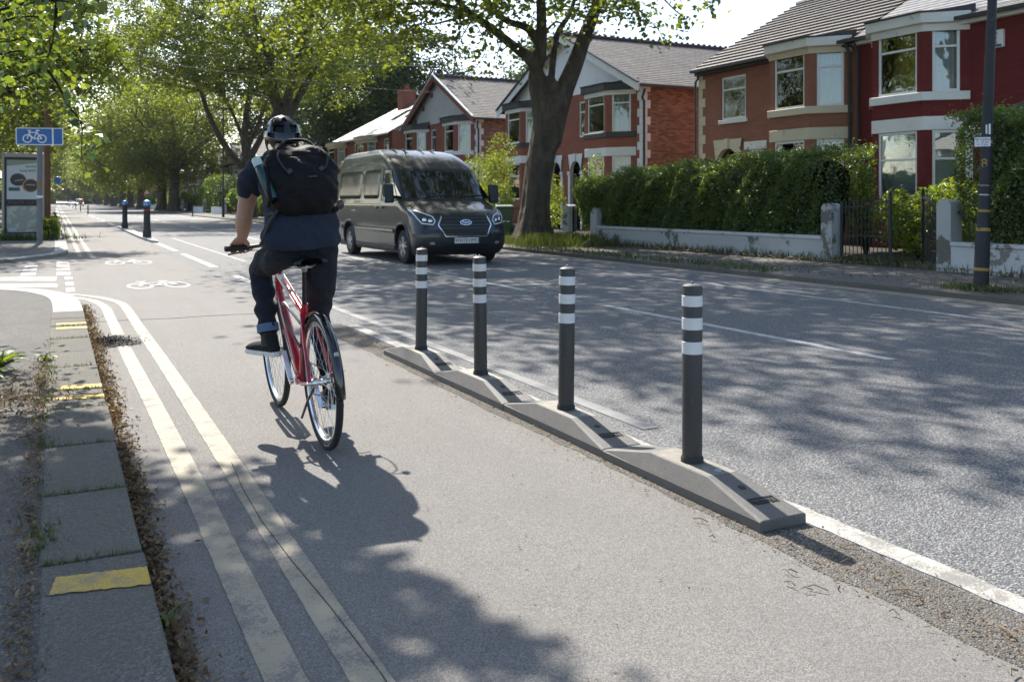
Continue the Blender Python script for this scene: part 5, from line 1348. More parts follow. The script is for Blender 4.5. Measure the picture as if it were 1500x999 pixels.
# trees on the near side of the road beyond the junction
GL = 'trees on the near side beyond the junction'
tree('lime_tree', (-3.6, 31, .07), 'bright leafy tree standing behind the advertising kiosk', 'tree', 3.2, .3,
     [(0, 0, 7.5, 4.6, 4.6, 3.8), (1.2, -1.4, 5.2, 3.0, 3.2, 1.7)], 41, 230, 85, .5, .17, 'leaf_lime', 'bark_dark', group=GL, flare=1.3)
tree('lime_tree', (-4.2, 44, .07), 'tall fuller tree second behind the kiosk on the near side', 'tree', 4.0, .35,
     [(0, 0, 9.5, 5.6, 5.6, 5), (1.4, -1, 6.2, 3.4, 3.6, 2)], 42, 230, 85, .6, .2, 'leaf_plane', 'bark_dark', group=GL, flare=1.3)
lp = tree('lime_tree', (-4.5, 62, .07), 'street tree third beyond the kiosk on the near side', 'tree', 4.2, .38,
     [(0, 0, 10, 6.2, 6.2, 6), (1.8, -1, 6.5, 3.8, 3.8, 2.2)], 43, 220, 80, .75, .27, 'leaf_far', 'bark_dark', group=GL, flare=1.3)
for i, (x, y, s, lab) in enumerate([(-4.5, 84, 1.0, 'street tree fourth beyond the kiosk on the near side'), (-4.6, 112, 1.1, 'distant street tree fifth on the near side of the road'),
                                    (-4.4, 150, 1.15, 'distant street tree sixth on the near side of the road'), (-4.4, 200, 1.2, 'hazy street tree seventh on the near side of the road'), (-4.4, 270, 1.3, 'last hazy tree where the near side meets the horizon')]):
    c = copy_tree(lp, (x, y, .05), i * 2.1 + 1, lab); c.scale = (s, s, s)
tag(copy_tree(lp, (4.5, 405, 0), 2, 'hazy tree closing the view at the end of the road'), group='trees at the end of the road').scale = (1.7, 1.7, 1.7)
tag(copy_tree(lp, (14, 400, 0), 1, 'hazy broad tree right of the road\'s far end'), group='trees at the end of the road').scale = (1.7, 1.7, 1.7)

# the near tree overhanging the kerb from the left (trunk out of the frame)
NT_ = Vector((-3.3, 7.2, .07))
def keepN(P):
    drop = (P[:, 0] < .15) & (P[:, 1] > 7.0) & (P[:, 1] < 8.6)
    # raised over the lane and footway; hanging twigs only along the kerb
    lim = np.where(P[:, 0] > -.2, 4.3 + np.clip((P[:, 0] + .2) * .5, 0, 1.5), 3.3)
    return (P[:, 2] > lim) & (P[:, 1] - P[:, 2] < 5.6 - np.clip((P[:, 0] - .68) * 3.5, 0, 9) + .35 * np.sin(P[:, 0] * 7) + .3 * np.sin(P[:, 1] * 5))
nt = tree('overhanging_tree', NT_, 'near tree reaching in over the kerb, with dark twigs and large translucent leaves', 'tree', 2.6, .2,
     [(2.7, 1.9, 5.5, 1.5, 2.9, 1.3), (1.9, -.6, 5.0, 1.4, 2.6, 1.2), (3.0, -2.6, 5.4, 1.5, 2.0, 1.1), (4.3, .8, 6.2, 1.3, 1.9, .9), (.6, 1.2, 5.2, 1.1, 2.2, 1.0), (3.9, 2.9, 5.9, 1.0, 1.7, .8)], 51, 560, 44, .15, .13, 'leaf_near', 'bark_dark', keep=keepN, flare=1.3, wide=.85, droop=.8, twig_r=.005, up=.2)
# its drooping sprays, modelled twig by twig
g = np.random.default_rng(77)
pts = []
def sprays_of(owner, org, specs, seed, size, mat, bark):
    g = np.random.default_rng(seed); P = []
    for p0, path, r0, dens, sp in specs:
        b = MB(org=org); L = bez([Vector(p0)] + [Vector(q) for q in path], 6); b.tube(L, [r0 * (1 - .85 * i / (len(L) - 1)) for i in range(len(L))], 6)
        for i in range(3, len(L)):
            for k in range(g.poisson(dens)):
                q = L[i] + Vector(g.normal(0, sp, 3)); P.append(q[:])
                if k % 3 == 0: b.tube([L[i], q], [.006, .002], 4)
        b.build('branch', M[bark], owner)
    V, F = leaf_arrays(np.array(P) - np.array(org), g.uniform(size * .6, size * 1.2, len(P)), g, .8, .85, .12, .2); np_mesh('foliage', V, F, M[mat], owner)
def spray(p0, path, r0, dens, spread):
    tw = MB(org=NT_); P_ = bez([Vector(p0)] + [Vector(q) for q in path], 6)
    tw.tube(P_, [r0 * (1 - .8 * i / (len(P_) - 1)) for i in range(len(P_))], 6)
    for i in range(3, len(P_)):
        for k in range(g.poisson(dens)):
            q = P_[i] + Vector(g.normal(0, spread, 3)); pts.append(q[:])
            if k % 4 == 0: tw.tube([P_[i], P_[i].lerp(q, .5) + Vector((0, 0, .03)), q], [.003, .002, .001], 4)
    tw.build('branch', M['bark_dark'], nt)
DN = 7.2
A_ = lambda px, py, d=DN: at(px, py, d)
spray(A_(85, -60), [A_(82, 20), A_(75, 70), A_(62, 98)], .016, 3, .10)
spray(A_(64, 96), [A_(85, 125), A_(97, 150), A_(118, 180), A_(120, 205), A_(118, 240)], .011, 3.2, .075)
spray(A_(62, 98), [A_(40, 112), A_(10, 118), A_(-25, 130)], .010, 4, .10)
spray(A_(-40, 20), [A_(0, 15), A_(40, 5), A_(90, 2), A_(135, 12)], .016, 5, .12)
spray(A_(-40, 60, 7.6), [A_(10, 30, 7.6), A_(60, 25, 7.6), A_(110, 35, 7.6), A_(150, 42, 7.6)], .012, 4, .10)
spray(A_(118, -40, 6.8), [A_(119, 0, 6.8), A_(120, 40, 6.8)], .006, 3, .06)
spray(A_(-50, 90, 8.0), [A_(0, 80, 8.0), A_(40, 75, 8.0), A_(75, 90, 8.0), A_(95, 110, 8.0)], .012, 4, .12)
spray(A_(-60, 150, 8.2), [A_(-10, 135, 8.2), A_(25, 128, 8.2), A_(55, 130, 8.2)], .012, 4, .13)
spray(A_(-60, 40, 9.0), [A_(-20, 60, 9.0), A_(20, 60, 9.0), A_(50, 50, 9.0), A_(80, 60, 9)], .012, 6, .16)
spray(A_(-60, 110, 9.4), [A_(-20, 120, 9.4), A_(10, 130, 9.4), A_(40, 130, 9.4)], .012, 6, .16)
pts = [q for q in pts if not (q[2] < 2.2 and q[0] < .06)]
V, F = leaf_arrays(np.array(pts) - np.array(NT_), g.uniform(.045, .105, len(pts)), g, .9, .85, .12, .15)
np_mesh('foliage', V, F, M['leaf_near'], nt)
q = lambda px, py, d=25: at(px, py, d)
sprays_of(treeA, TA, [
    (q(880, -40), [q(905, -5), q(925, 15), q(940, 30), q(948, 45)], .03, 5, .22), (q(930, -60, 24), [q(960, -15, 24), q(985, 12, 24), q(1005, 30, 24), q(1008, 48, 24)], .03, 4, .2),
    (q(960, -60, 23.5), [q(1000, -20, 23.5), (q(1030, 0, 23.5)), q(1042, 12, 23.5)], .025, 4, .18), (q(900, -30, 26), [q(940, 20, 26), q(965, 45, 26), q(975, 70, 26)], .025, 4, .18), (q(860, 10, 26), [q(885, 15, 26), q(910, 20, 26), q(925, 40, 26)], .025, 4, .2),
    (q(700, -10, 25), [q(690, 30, 25), q(672, 60, 25), q(655, 80, 25)], .03, 7, .28), (q(730, 30, 25), [q(735, 60, 25), q(728, 85, 25), q(742, 100, 25)], .025, 6, .22), (q(660, -20, 24.5), [q(630, 15, 24.5), q(612, 40, 24.5), q(600, 62, 24.5)], .03, 8, .3),
    (q(760, 60, 26), [q(770, 75, 26), q(790, 80, 27), q(812, 70, 27)], .02, 4, .2), (q(700, 40, 26), [q(712, 70, 26), q(700, 95, 26), q(690, 104, 26)], .02, 6, .22)], 12, .17, 'leaf_plane', 'bark_plane')
# the layered bright shrub-tree beside the sign
tree('maple_tree', (-3.0, 30.6, .07), 'small layered tree with bright yellow-green sprays, above and right of the blue cycle sign', 'tree', 2.6, .07,
     [(4.3, -1.2, 4.9, 1.0, 1.2, .9), (3.4, -1, 5.6, 1.2, 1.3, .9), (2.0, -.6, 5.0, 1.6, 1.5, 1.2), (0, 0, 5.2, 1.8, 1.8, 1.6)], 61, 150, 110, .24, .11, 'leaf_lime', 'bark_dark', flare=1.2, twig_r=.003, n_limb=3,
     keep=lambda P: P[:, 2] > 3.75)

# trees behind the houses
bp = tree('tall_tree', (31, 84, 0), 'tall dark tree behind the terrace, nearest the gabled house', 'tree', 4, .35, [(0, 0, 12, 6, 6, 6.5), (0, 0, 7.5, 5, 5, 3.5)], 71, 230, 85, .8, .36, 'leaf_dark', 'bark_dark', group='dark trees behind the terrace', n_limb=8)
for i, (x, y, s, lab) in enumerate([(29, 96, 1.1, 'tall dark tree behind the terrace, between its two neighbours'), (33, 112, 1.25, 'tall dark tree behind the far end of the terrace'), (28, 128, 1.2, 'dark tree beyond the terrace, seen through the street trees'), (40, 70, .9, 'dark tree deep behind the gabled house')]):
    tag(copy_tree(bp, (x, y, 0), i * 1.3 + .4, lab)).scale = (s, s, s)
sp_ = tree('garden_tree', (42, 50, 0), 'pale tree top rising behind the ridge of the grey-gabled house', 'tree', 4, .25, [(0, 0, 8.2, 3.2, 3.4, 2.6)], 73, 90, 80, .5, .25, 'leaf_far', 'bark_dark')
# two dark firs over the white-gabled house's ridge
def fir(loc, h, label):
    r = thing('fir_tree', loc, label, 'tree', 'firs behind the white-gabled house')
    b = MB(); b.tube([(0, 0, 0), (0, 0, h)], [.16, .02], 8); b.build('trunk', M['bark_dark'], r)
    q = np.random.default_rng(int(h * 10)); n = 5000
    t = q.random(n) ** .7; z = 1.5 + (h - 1.5) * t; rad = (1 - t) * 1.9 * (.55 + .45 * np.abs(np.sin(z * 3.2))); a = q.uniform(0, 2 * PI, n); rr = rad * np.sqrt(q.random(n))
    P = np.stack([rr * np.cos(a), rr * np.sin(a), z - rr * .25], 1)
    V, F = leaf_arrays(P, q.uniform(.1, .28, n), q, .2, .3, .05, .2); np_mesh('crown', V, F, M['leaf_dark'], r)
fir((44, 42.0, 0), 11.9, 'taller dark fir top behind the white-gabled house'); fir((45, 44.6, 0), 11.6, 'shorter dark fir top behind the white-gabled house')
# ---------------------------------------------------------------- houses (fronts face the road, i.e. -X; walls are walked so that outside is on the right hand)
GZ = .14
class Wall:
    """one straight wall panel with real openings; u runs along it, seen from outside left to right"""
    def __init__(s, p0, p1, z0, z1):
        s.p = Vector((p0[0], p0[1], 0)); q = Vector((p1[0], p1[1], 0)); s.L = (q - s.p).length; s.d = (q - s.p) / s.L
        s.n = Vector((s.d.y, -s.d.x, 0)); s.z0, s.z1 = z0, z1; s.holes = []
    def P(s, u, z, out=0): return s.p + s.d * u + s.n * out + Vector((0, 0, z))
    def hole(s, u0, u1, z0, z1): s.holes.append((u0, u1, z0, z1)); return (u0, u1, z0, z1)
    def faces(s, mb, mi=0, rev=.11, rmi=None):
        us = sorted({0, s.L} | {h[0] for h in s.holes} | {h[1] for h in s.holes}); zs = sorted({s.z0, s.z1} | {h[2] for h in s.holes} | {h[3] for h in s.holes})
        for a, b in zip(us, us[1:]):
            for c, d in zip(zs, zs[1:]):
                m = ((a + b) / 2, (c + d) / 2)
                if any(h[0] < m[0] < h[1] and h[2] < m[1] < h[3] for h in s.holes): continue
                mb.quad(s.P(a, c), s.P(b, c), s.P(b, d), s.P(a, d), mi)
        for a, b, c, d in s.holes:
            k = mi if rmi is None else rmi
            for (ua, za), (ub, zb) in (((a, c), (b, c)), ((b, c), (b, d)), ((b, d), (a, d)), ((a, d), (a, c))):
                mb.quad(s.P(ua, za), s.P(ua, za, -rev), s.P(ub, zb, -rev), s.P(ub, zb), k)
    def slab(s, mb, u0, u1, z0, z1, out0, out1, mi=0):
        c = s.P((u0 + u1) / 2, (z0 + z1) / 2, (out0 + out1) / 2)
        mb.obox(c, s.d * (u1 - u0) / 2, s.n * (out1 - out0) / 2, Vector((0, 0, (z1 - z0) / 2)), mi)

def window(root, w, h, org, frame='upvc', transom=.30, mull=0, inside='curtain_white', depth=.06, bar=.07, split=None, glass='glass', name='window', drop=None):
    """frame with a glass pane and whatever hangs behind it"""
    u0, u1, z0, z1 = h; mb = MB(org); b = bar; o0, o1 = -depth - .03, -depth + .03
    g = .002
    w.slab(mb, u0 + g, u0 + b, z0 + g, z1 - g, o0, o1); w.slab(mb, u1 - b, u1 - g, z0 + g, z1 - g, o0, o1)
    w.slab(mb, u0 + b, u1 - b, z1 - b, z1 - g, o0, o1); w.slab(mb, u0 + b, u1 - b, z0 + g, z0 + b, o0, o1)
    if transom:
        zt = z1 - (z1 - z0) * transom; w.slab(mb, u0 + b, u1 - b, zt - b * .4, zt + b * .4, o0 + .004, o1 - .004)
    for k in range(mull):
        um = u0 + (u1 - u0) * (k + 1) / (mull + 1); w.slab(mb, um - b * .4, um + b * .4, z0 + b, z1 - b, o0 + .006, o1 - .006)
    f = mb.build(name, M[frame], root, bevel=.006, seg=1)
    pm = MB(org); w.slab(pm, u0 + b * .6, u1 - b * .6, z0 + b * .6, z1 - b * .6, -depth - .006, -depth + .003)
    pm.build('pane', M[glass], f)
    if inside:
        cm = MB(org); zb = z0 if drop is None else z1 - (z1 - z0) * drop
        if inside.startswith('curtain'):
            n = max(10, int((u1 - u0) * 26))
            for i in range(n):
                ua, ub = u0 + (u1 - u0) * i / n, u0 + (u1 - u0) * (i + 1) / n
                oa, ob = -depth - .075 + .025 * math.sin(ua * 31 + math.sin(ua * 9)), -depth - .075 + .025 * math.sin(ub * 31 + math.sin(ub * 9))
                cm.quad(w.P(ua, zb, oa), w.P(ub, zb, ob), w.P(ub, z1, ob), w.P(ua, z1, oa))
            cm.build('curtain', M[inside], f)
        else:
            n = int((z1 - zb) / .05)
            for i in range(n):
                z = zb + .05 * i
                cm.quad(w.P(u0, z, -depth - .04), w.P(u1, z, -depth - .04), w.P(u1, z + .046, -depth - .065), w.P(u0, z + .046, -depth - .065))
            cm.build('blind', M[inside], f)
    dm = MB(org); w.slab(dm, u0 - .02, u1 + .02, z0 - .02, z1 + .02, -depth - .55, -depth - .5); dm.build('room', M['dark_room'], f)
    return f

def band_along(mb, pts, z0, z1, out, mi=0, inner=-.02):
    """stone band following the outside of a polyline (outside on the right hand)"""
    P = [Vector((p[0], p[1])) for p in pts]
    def off(k):
        r = []
        for i, p in enumerate(P):
            ns = []
            if i > 0: t = (P[i] - P[i - 1]).normalized(); ns.append(Vector((t.y, -t.x)))
            if i < len(P) - 1: t = (P[i + 1] - P[i]).normalized(); ns.append(Vector((t.y, -t.x)))
            m = sum(ns, Vector((0, 0))); m.normalize(); c = m.dot(ns[0]); r.append(p + m * (k / max(c, .3)))
        return r
    A, B = off(inner), off(out); n = len(P)
    for i in range(n - 1):
        a, b, c, d = A[i], A[i + 1], B[i + 1], B[i]
        vs = [(q.x, q.y, z) for z in (z0, z1) for q in (a, b, c, d)]
        fs = [(3, 2, 6, 7), (0, 1, 2, 3), (4, 7, 6, 5)]
        if i == 0: fs.append((0, 3, 7, 4))
        if i == n - 2: fs.append((1, 5, 6, 2))
        mb.put(vs, fs, mi)

def quoins(root, org, x, y, sy, sx, z0, z1, mat):
    """alternating corner stones; sy/sx: direction of the two wall faces away from the corner"""
    b = MB(org); z = z0; k = 0; hq = .30
    while z < z1 - .1:
        a, c = (.34, .20) if k % 2 == 0 else (.20, .34)
        y0, y1 = sorted((y - sy * .012, y + sy * a)); x0, x1 = sorted((x - sx * .012, x + sx * c))
        b.box(x0, x1, y0, y1, z + .006, min(z1, z + hq)); z += hq; k += 1
    b.build('quoin_stones', M[mat], root, bevel=.008, seg=1)

def courses_roof(mb, e0, e1, r0, r1, n, step=.022, mi=0):
    """tiled slope laid in n lapped courses: e0-e1 eaves, r0-r1 ridge"""
    e0, e1, r0, r1 = map(Vector, (e0, e1, r0, r1)); nn = (e1 - e0).cross(r0 - e0).normalized()
    if nn.z < 0: nn = -nn
    for i in range(n):
        a, b = i / n, (i + 1) / n
        p, q = e0.lerp(r0, a) + nn * step, e1.lerp(r1, a) + nn * step
        s, t = e0.lerp(r0, b), e1.lerp(r1, b)
        f = [p, q, t, s] if (q - p).cross(s - p).z > 0 else [p, s, t, q]
        mb.poly(f, mi)
        p0, q0 = e0.lerp(r0, a), e1.lerp(r1, a)
        mb.poly([p0, q0, q, p], mi)

def pipe(root, org, pts, r=.04, name='drainpipe', mat='lead'):
    b = MB(org); b.tube(pts, r, 8); b.build(name, M[mat], root)

def bay(root, org, X, Xf, yl, yr, cl, cr, zt, brick_m, stone_m, wins, storeys=((1.35, 2.95), (3.84, 5.36)), bandz=((2.95, 3.27), (3.64, 3.84)), cornice=True, frame='upvc', sill=True, board='stone_white', cant_in=None):
    """two-storey canted bay; yl/yr: front panel's ends (yl farther away), cl/cr: where the cants meet the wall"""
    pts = [(X, cl), (Xf, yl), (Xf, yr), (X, cr)]; mb = MB(org); ws = []
    for i, (p, q) in enumerate(zip(pts, pts[1:])):
        w = Wall(p, q, GZ - .1, zt); m = .17 if i == 1 else .20
        for s, (a, c) in enumerate(storeys): ws.append((i, s, w, w.hole(m, w.L - m, a, c)))
        w.faces(mb)
    mb.build('bay', M[brick_m], root)
    for i, s, w, h in ws:
        k = wins.get((i, s)) or wins.get(s) or {}
        window(root, w, h, org, frame=frame, **k)
    for z0, z1, o in ((bandz[0][0], bandz[0][1], .018), (zt - .16, zt + .02, .03)):
        sb = MB(org); band_along(sb, pts, z0, z1, o); sb.build('stone_band', M[stone_m], root, bevel=.006, seg=1)
    if sill: sb = MB(org); band_along(sb, pts, bandz[1][0], bandz[1][1], .07); sb.build('sill', M[stone_m], root, bevel=.01, seg=1)
    cb = MB(org); band_along(cb, pts, zt + .02, zt + .26, .16); cb.build('fascia', M[board], root, bevel=.012, seg=1)
    rb = MB(org); P = [(X + .02, cl + .14), (Xf - .17, yl + .07), (Xf - .17, yr - .07), (X + .02, cr - .14)]
    rb.poly([(x, y, zt + .265 + (.16 if x > X else 0)) for x, y in P][::-1]); rb.poly([(P[0][0], P[0][1], zt + .265), (P[1][0], P[1][1], zt + .265), (P[0][0], P[0][1], zt + .425)]); rb.poly([(P[3][0], P[3][1], zt + .425), (P[2][0], P[2][1], zt + .265), (P[3][0], P[3][1], zt + .265)])
    band_along(rb, P, zt + .262, zt + .30, .03, inner=-.03)
    rb.build('bay_roof', M['lead'], root)

def arch_door(root, org, w, uc, wd, zs, stone_m, door_m='wood_brown', inner=.5, glass=True):
    """round-headed porch opening: stone surround proud of the wall, dark door deep inside"""
    r = wd / 2; b = MB(org); n = 14; ro = r + .16; ztop = zs + r + .28
    def arc(rad, out): return [w.P(uc - rad * math.cos(PI * i / n), zs + rad * math.sin(PI * i / n), out) for i in range(n + 1)]
    A, O = arc(r, .05), arc(r, -.12)
    # spandrel panel between arch and a square head
    for i in range(n):
        t0 = uc - ro + 2 * ro * i / n; t1 = uc - ro + 2 * ro * (i + 1) / n
        b.poly([A[i], A[i + 1], w.P(t1, ztop, .05), w.P(t0, ztop, .05)]); b.poly([A[i], O[i], O[i + 1], A[i + 1]])
    b.poly([w.P(uc - ro, ztop, .05), w.P(uc + ro, ztop, .05), w.P(uc + ro, ztop, -.1), w.P(uc - ro, ztop, -.1)])
    for sgn in (-1, 1):
        a, c = sorted((uc + sgn * r, uc + sgn * ro)); w.slab(b, a, c, GZ, zs, -.1, .05)
        w.slab(b, a - .02, c + .02, zs - .14, zs, -.1, .08)
    w.slab(b, uc - .07, uc + .07, zs + r - .02, zs + r + .30, .0, .10)
    b.build('door_surround', M[stone_m], root)
    d = MB(org); w.slab(d, uc - r, uc + r, GZ, zs - .05, -inner - .06, -inner); d.build('door', M[door_m], root)
    f = MB(org); w.slab(f, uc - r - .02, uc + r + .02, zs - .05, zs + r + .02, -inner - .05, -inner); f.build('fanlight', M['glass_dark'], root)

# ======== the cream-trimmed semi (left half of the near pair) and the dark red one (right half)
def semi(name, y0, y1, lab, brick_m, stone_m, roof_m, bayspec, wins, extras, roof='tiles', gable_far=False, frame='upvc', board='stone_white', quoin=None, hol=()):
    X = 19.0; org = Vector((X, (y0 + y1) / 2, GZ)); root = thing(name, org, lab, 'house', 'terraced and semi-detached brick houses across the road')
    yl, yr, cl, cr = bayspec; zt = 5.42
    mb = MB(org)
    w = Wall((X, y0), (X, y1), GZ - .1, 5.7); hs = []
    # the wall passes behind the bay; openings only where the wall itself shows
    for (a, c, z0, z1, kw) in hol: hs.append((w.hole(y0 - a, y0 - c, z0, z1), kw))
    arch = extras.get('arch')
    if arch: w.hole(y0 - arch[0] - arch[1] / 2, y0 - arch[0] + arch[1] / 2, GZ, arch[2] + arch[1] / 2)
    w.faces(mb); XB = 27.5
    Wall((XB, y0), (X, y0), GZ - .1, 5.7).faces(mb); Wall((X, y1), (XB, y1), GZ - .1, 5.7).faces(mb)
    RX, RZ = 23.3, 8.15
    for y, s in ((y0, 1), (y1, -1)):
        t = [(X, y, 5.7), (XB, y, 5.7), (RX, y, RZ - .05)]; mb.poly(t if s < 0 else t[::-1])
    mb.build('wall', M[brick_m], root)
    for h, kw in hs: window(root, w, h, org, frame=frame, **kw)
    bay(root, org, X, X - .75, yl, yr, cl, cr, zt, brick_m, stone_m, wins, frame=frame, board=board)
    rb = MB(org); ya, yb = y0 + (.12 if gable_far else 0), y1
    n = 17 if roof == 'tiles' else 24
    courses_roof(rb, (X - .28, ya, 5.52), (X - .28, yb, 5.52), (RX, ya, RZ), (RX, yb, RZ), n, .055 if roof == 'tiles' else .012)
    courses_roof(rb, (XB + .28, yb, 5.52), (XB + .28, ya, 5.52), (RX, yb, RZ), (RX, ya, RZ), n, .04 if roof == 'tiles' else .012)
    rf = rb.build('roof', M[roof_m], root)
    rt = MB(org); k = int((y0 - y1) / .45)
    for i in range(k):
        a = y0 - (y0 - y1) * i / k; c = y0 - (y0 - y1) * (i + 1) / k
        rt.tube([(RX, a, RZ + .02), (RX, c + .012, RZ + .02)], .11, 8)
    rt.build('ridge_tile', M[roof_m], rf)
    gb = MB(org); gb.beam((X - .33, y0, 5.50), (X - .33, y1, 5.50), .11, .09); gb.build('gutter', M['lead'], root)
    fb = MB(org); fb.box(X - .2, X - .02, y1 + .004, y0 - .004, 5.38, 5.56) if extras.get('fascia') else None
    if fb.v: fb.build('fascia', M[extras['fascia']], root)
    if arch: arch_door(root, org, w, y0 - arch[0], arch[1], arch[2], stone_m, arch[3])
    if quoin: quoins(root, org, X, y0, -1, 1, GZ, 5.4, quoin)
    return root, w, org
house_c, wc, oc = semi('brick_house', 24.5, 17.82, 'orange-red brick house with cream stone bands and toothed cream corner stones, behind the long hedge', 'brick_orange', 'stone_cream', 'roof_conc',
     (20.3, 18.78, 20.95, 17.98), {1: dict(inside=None), (2, 1): dict(inside='curtain_white'), 0: dict(inside='blind', transom=0)},
     dict(arch=(22.85 - .02, 1.05, 2.35, 'wood_brown') if False else (23.02, 1.05, 2.42, 'wood_brown'), fascia='lead'), gable_far=True, quoin='stone_cream',
     hol=[(23.36, 22.2, 3.84, 5.2, dict(inside=None)), (22.1, 21.4, 1.7, 2.85, dict(inside='curtain_white', transom=.3))])
sb = MB(oc); wc.slab(sb, 24.5 - 23.45, 24.5 - 22.1, 3.72, 3.838, .002, .06); wc.slab(sb, 24.5 - 22.25, 24.5 - 21.25, 2.856, 3.1, .002, .03); sb.build('sill', M['stone_white'], house_c, bevel=.006, seg=1)
pipe(house_c, oc, [(18.72, 17.95, 5.45), (18.85, 17.93, 5.2), (18.9, 17.93, .15)], .045)
pipe(house_c, oc, [(18.8, 24.3, 5.45), (18.93, 24.46, 5.3), (18.94, 24.6, 5.2), (18.94, 24.6, .15)], .04)
house_r, wr_, orr = semi('brick_house', 17.8, 11.2, 'dark red painted brick house with pale bands and gold upper curtains, behind the iron gates', 'brick_deep', 'stone_white', 'roof_light',
     (16.62, 15.12, 17.3, 14.45), {(1, 1): dict(inside='curtain_gold', transom=.3), (2, 1): dict(inside='curtain_white'), (1, 0): dict(inside='blind', transom=.42), (2, 0): dict(inside='blind', transom=.42), (0, 1): dict(inside='curtain_white')},
     dict(fascia='stone_white'), roof='slate', hol=[(12.3, 11.4, 3.9, 5.3, dict(inside='curtain_white'))])
pipe(house_r, orr, [(18.72, 17.68, 5.45), (18.86, 17.66, 5.2), (18.92, 17.66, .15)], .04)
# porch lean-to at the right of the dark red house
b = MB(orr); courses_roof(b, (16.9, 13.1, 2.75), (16.9, 8.5, 2.75), (19.0, 13.1, 3.49), (19.0, 8.5, 3.49), 12, .016)
b.build('porch_roof', M['roof_slate'], house_r)
b = MB(orr); b.box(17.02, 17.12, 12.95, 13.05, GZ, 2.6); b.poly([(17.0, 13.06, 2.6), (17.0, 13.06, 2.74), (18.99, 13.06, 3.44), (18.99, 13.06, 2.6)]); b.box(16.86, 16.98, 8.5, 13.09, 2.60, 2.74); b.build('porch_frame', M['stone_white'], house_r)
al = MB(); al.box(18.90, 18.995, 13.55, 13.85, 4.72, 5.12); alarm = tag(al.build('alarm_box', M['upvc'], bevel=.02), 'small white alarm box with dark lettering on the dark red wall', 'alarm box')
for k, ch in enumerate('AIS'): text_part('lettering', ch, .10, M['sep_emboss'], alarm, facing((18.893, 13.70, 5.03 - .10 * k), (0, -1, 0), (0, 0, 1)))
bb = MB(); bb.box(18.892, 18.899, 13.58, 13.82, 4.74, 4.79); bb.build('panel', plain('alarm box blue strip', (.02, .08, .2), .5), alarm)

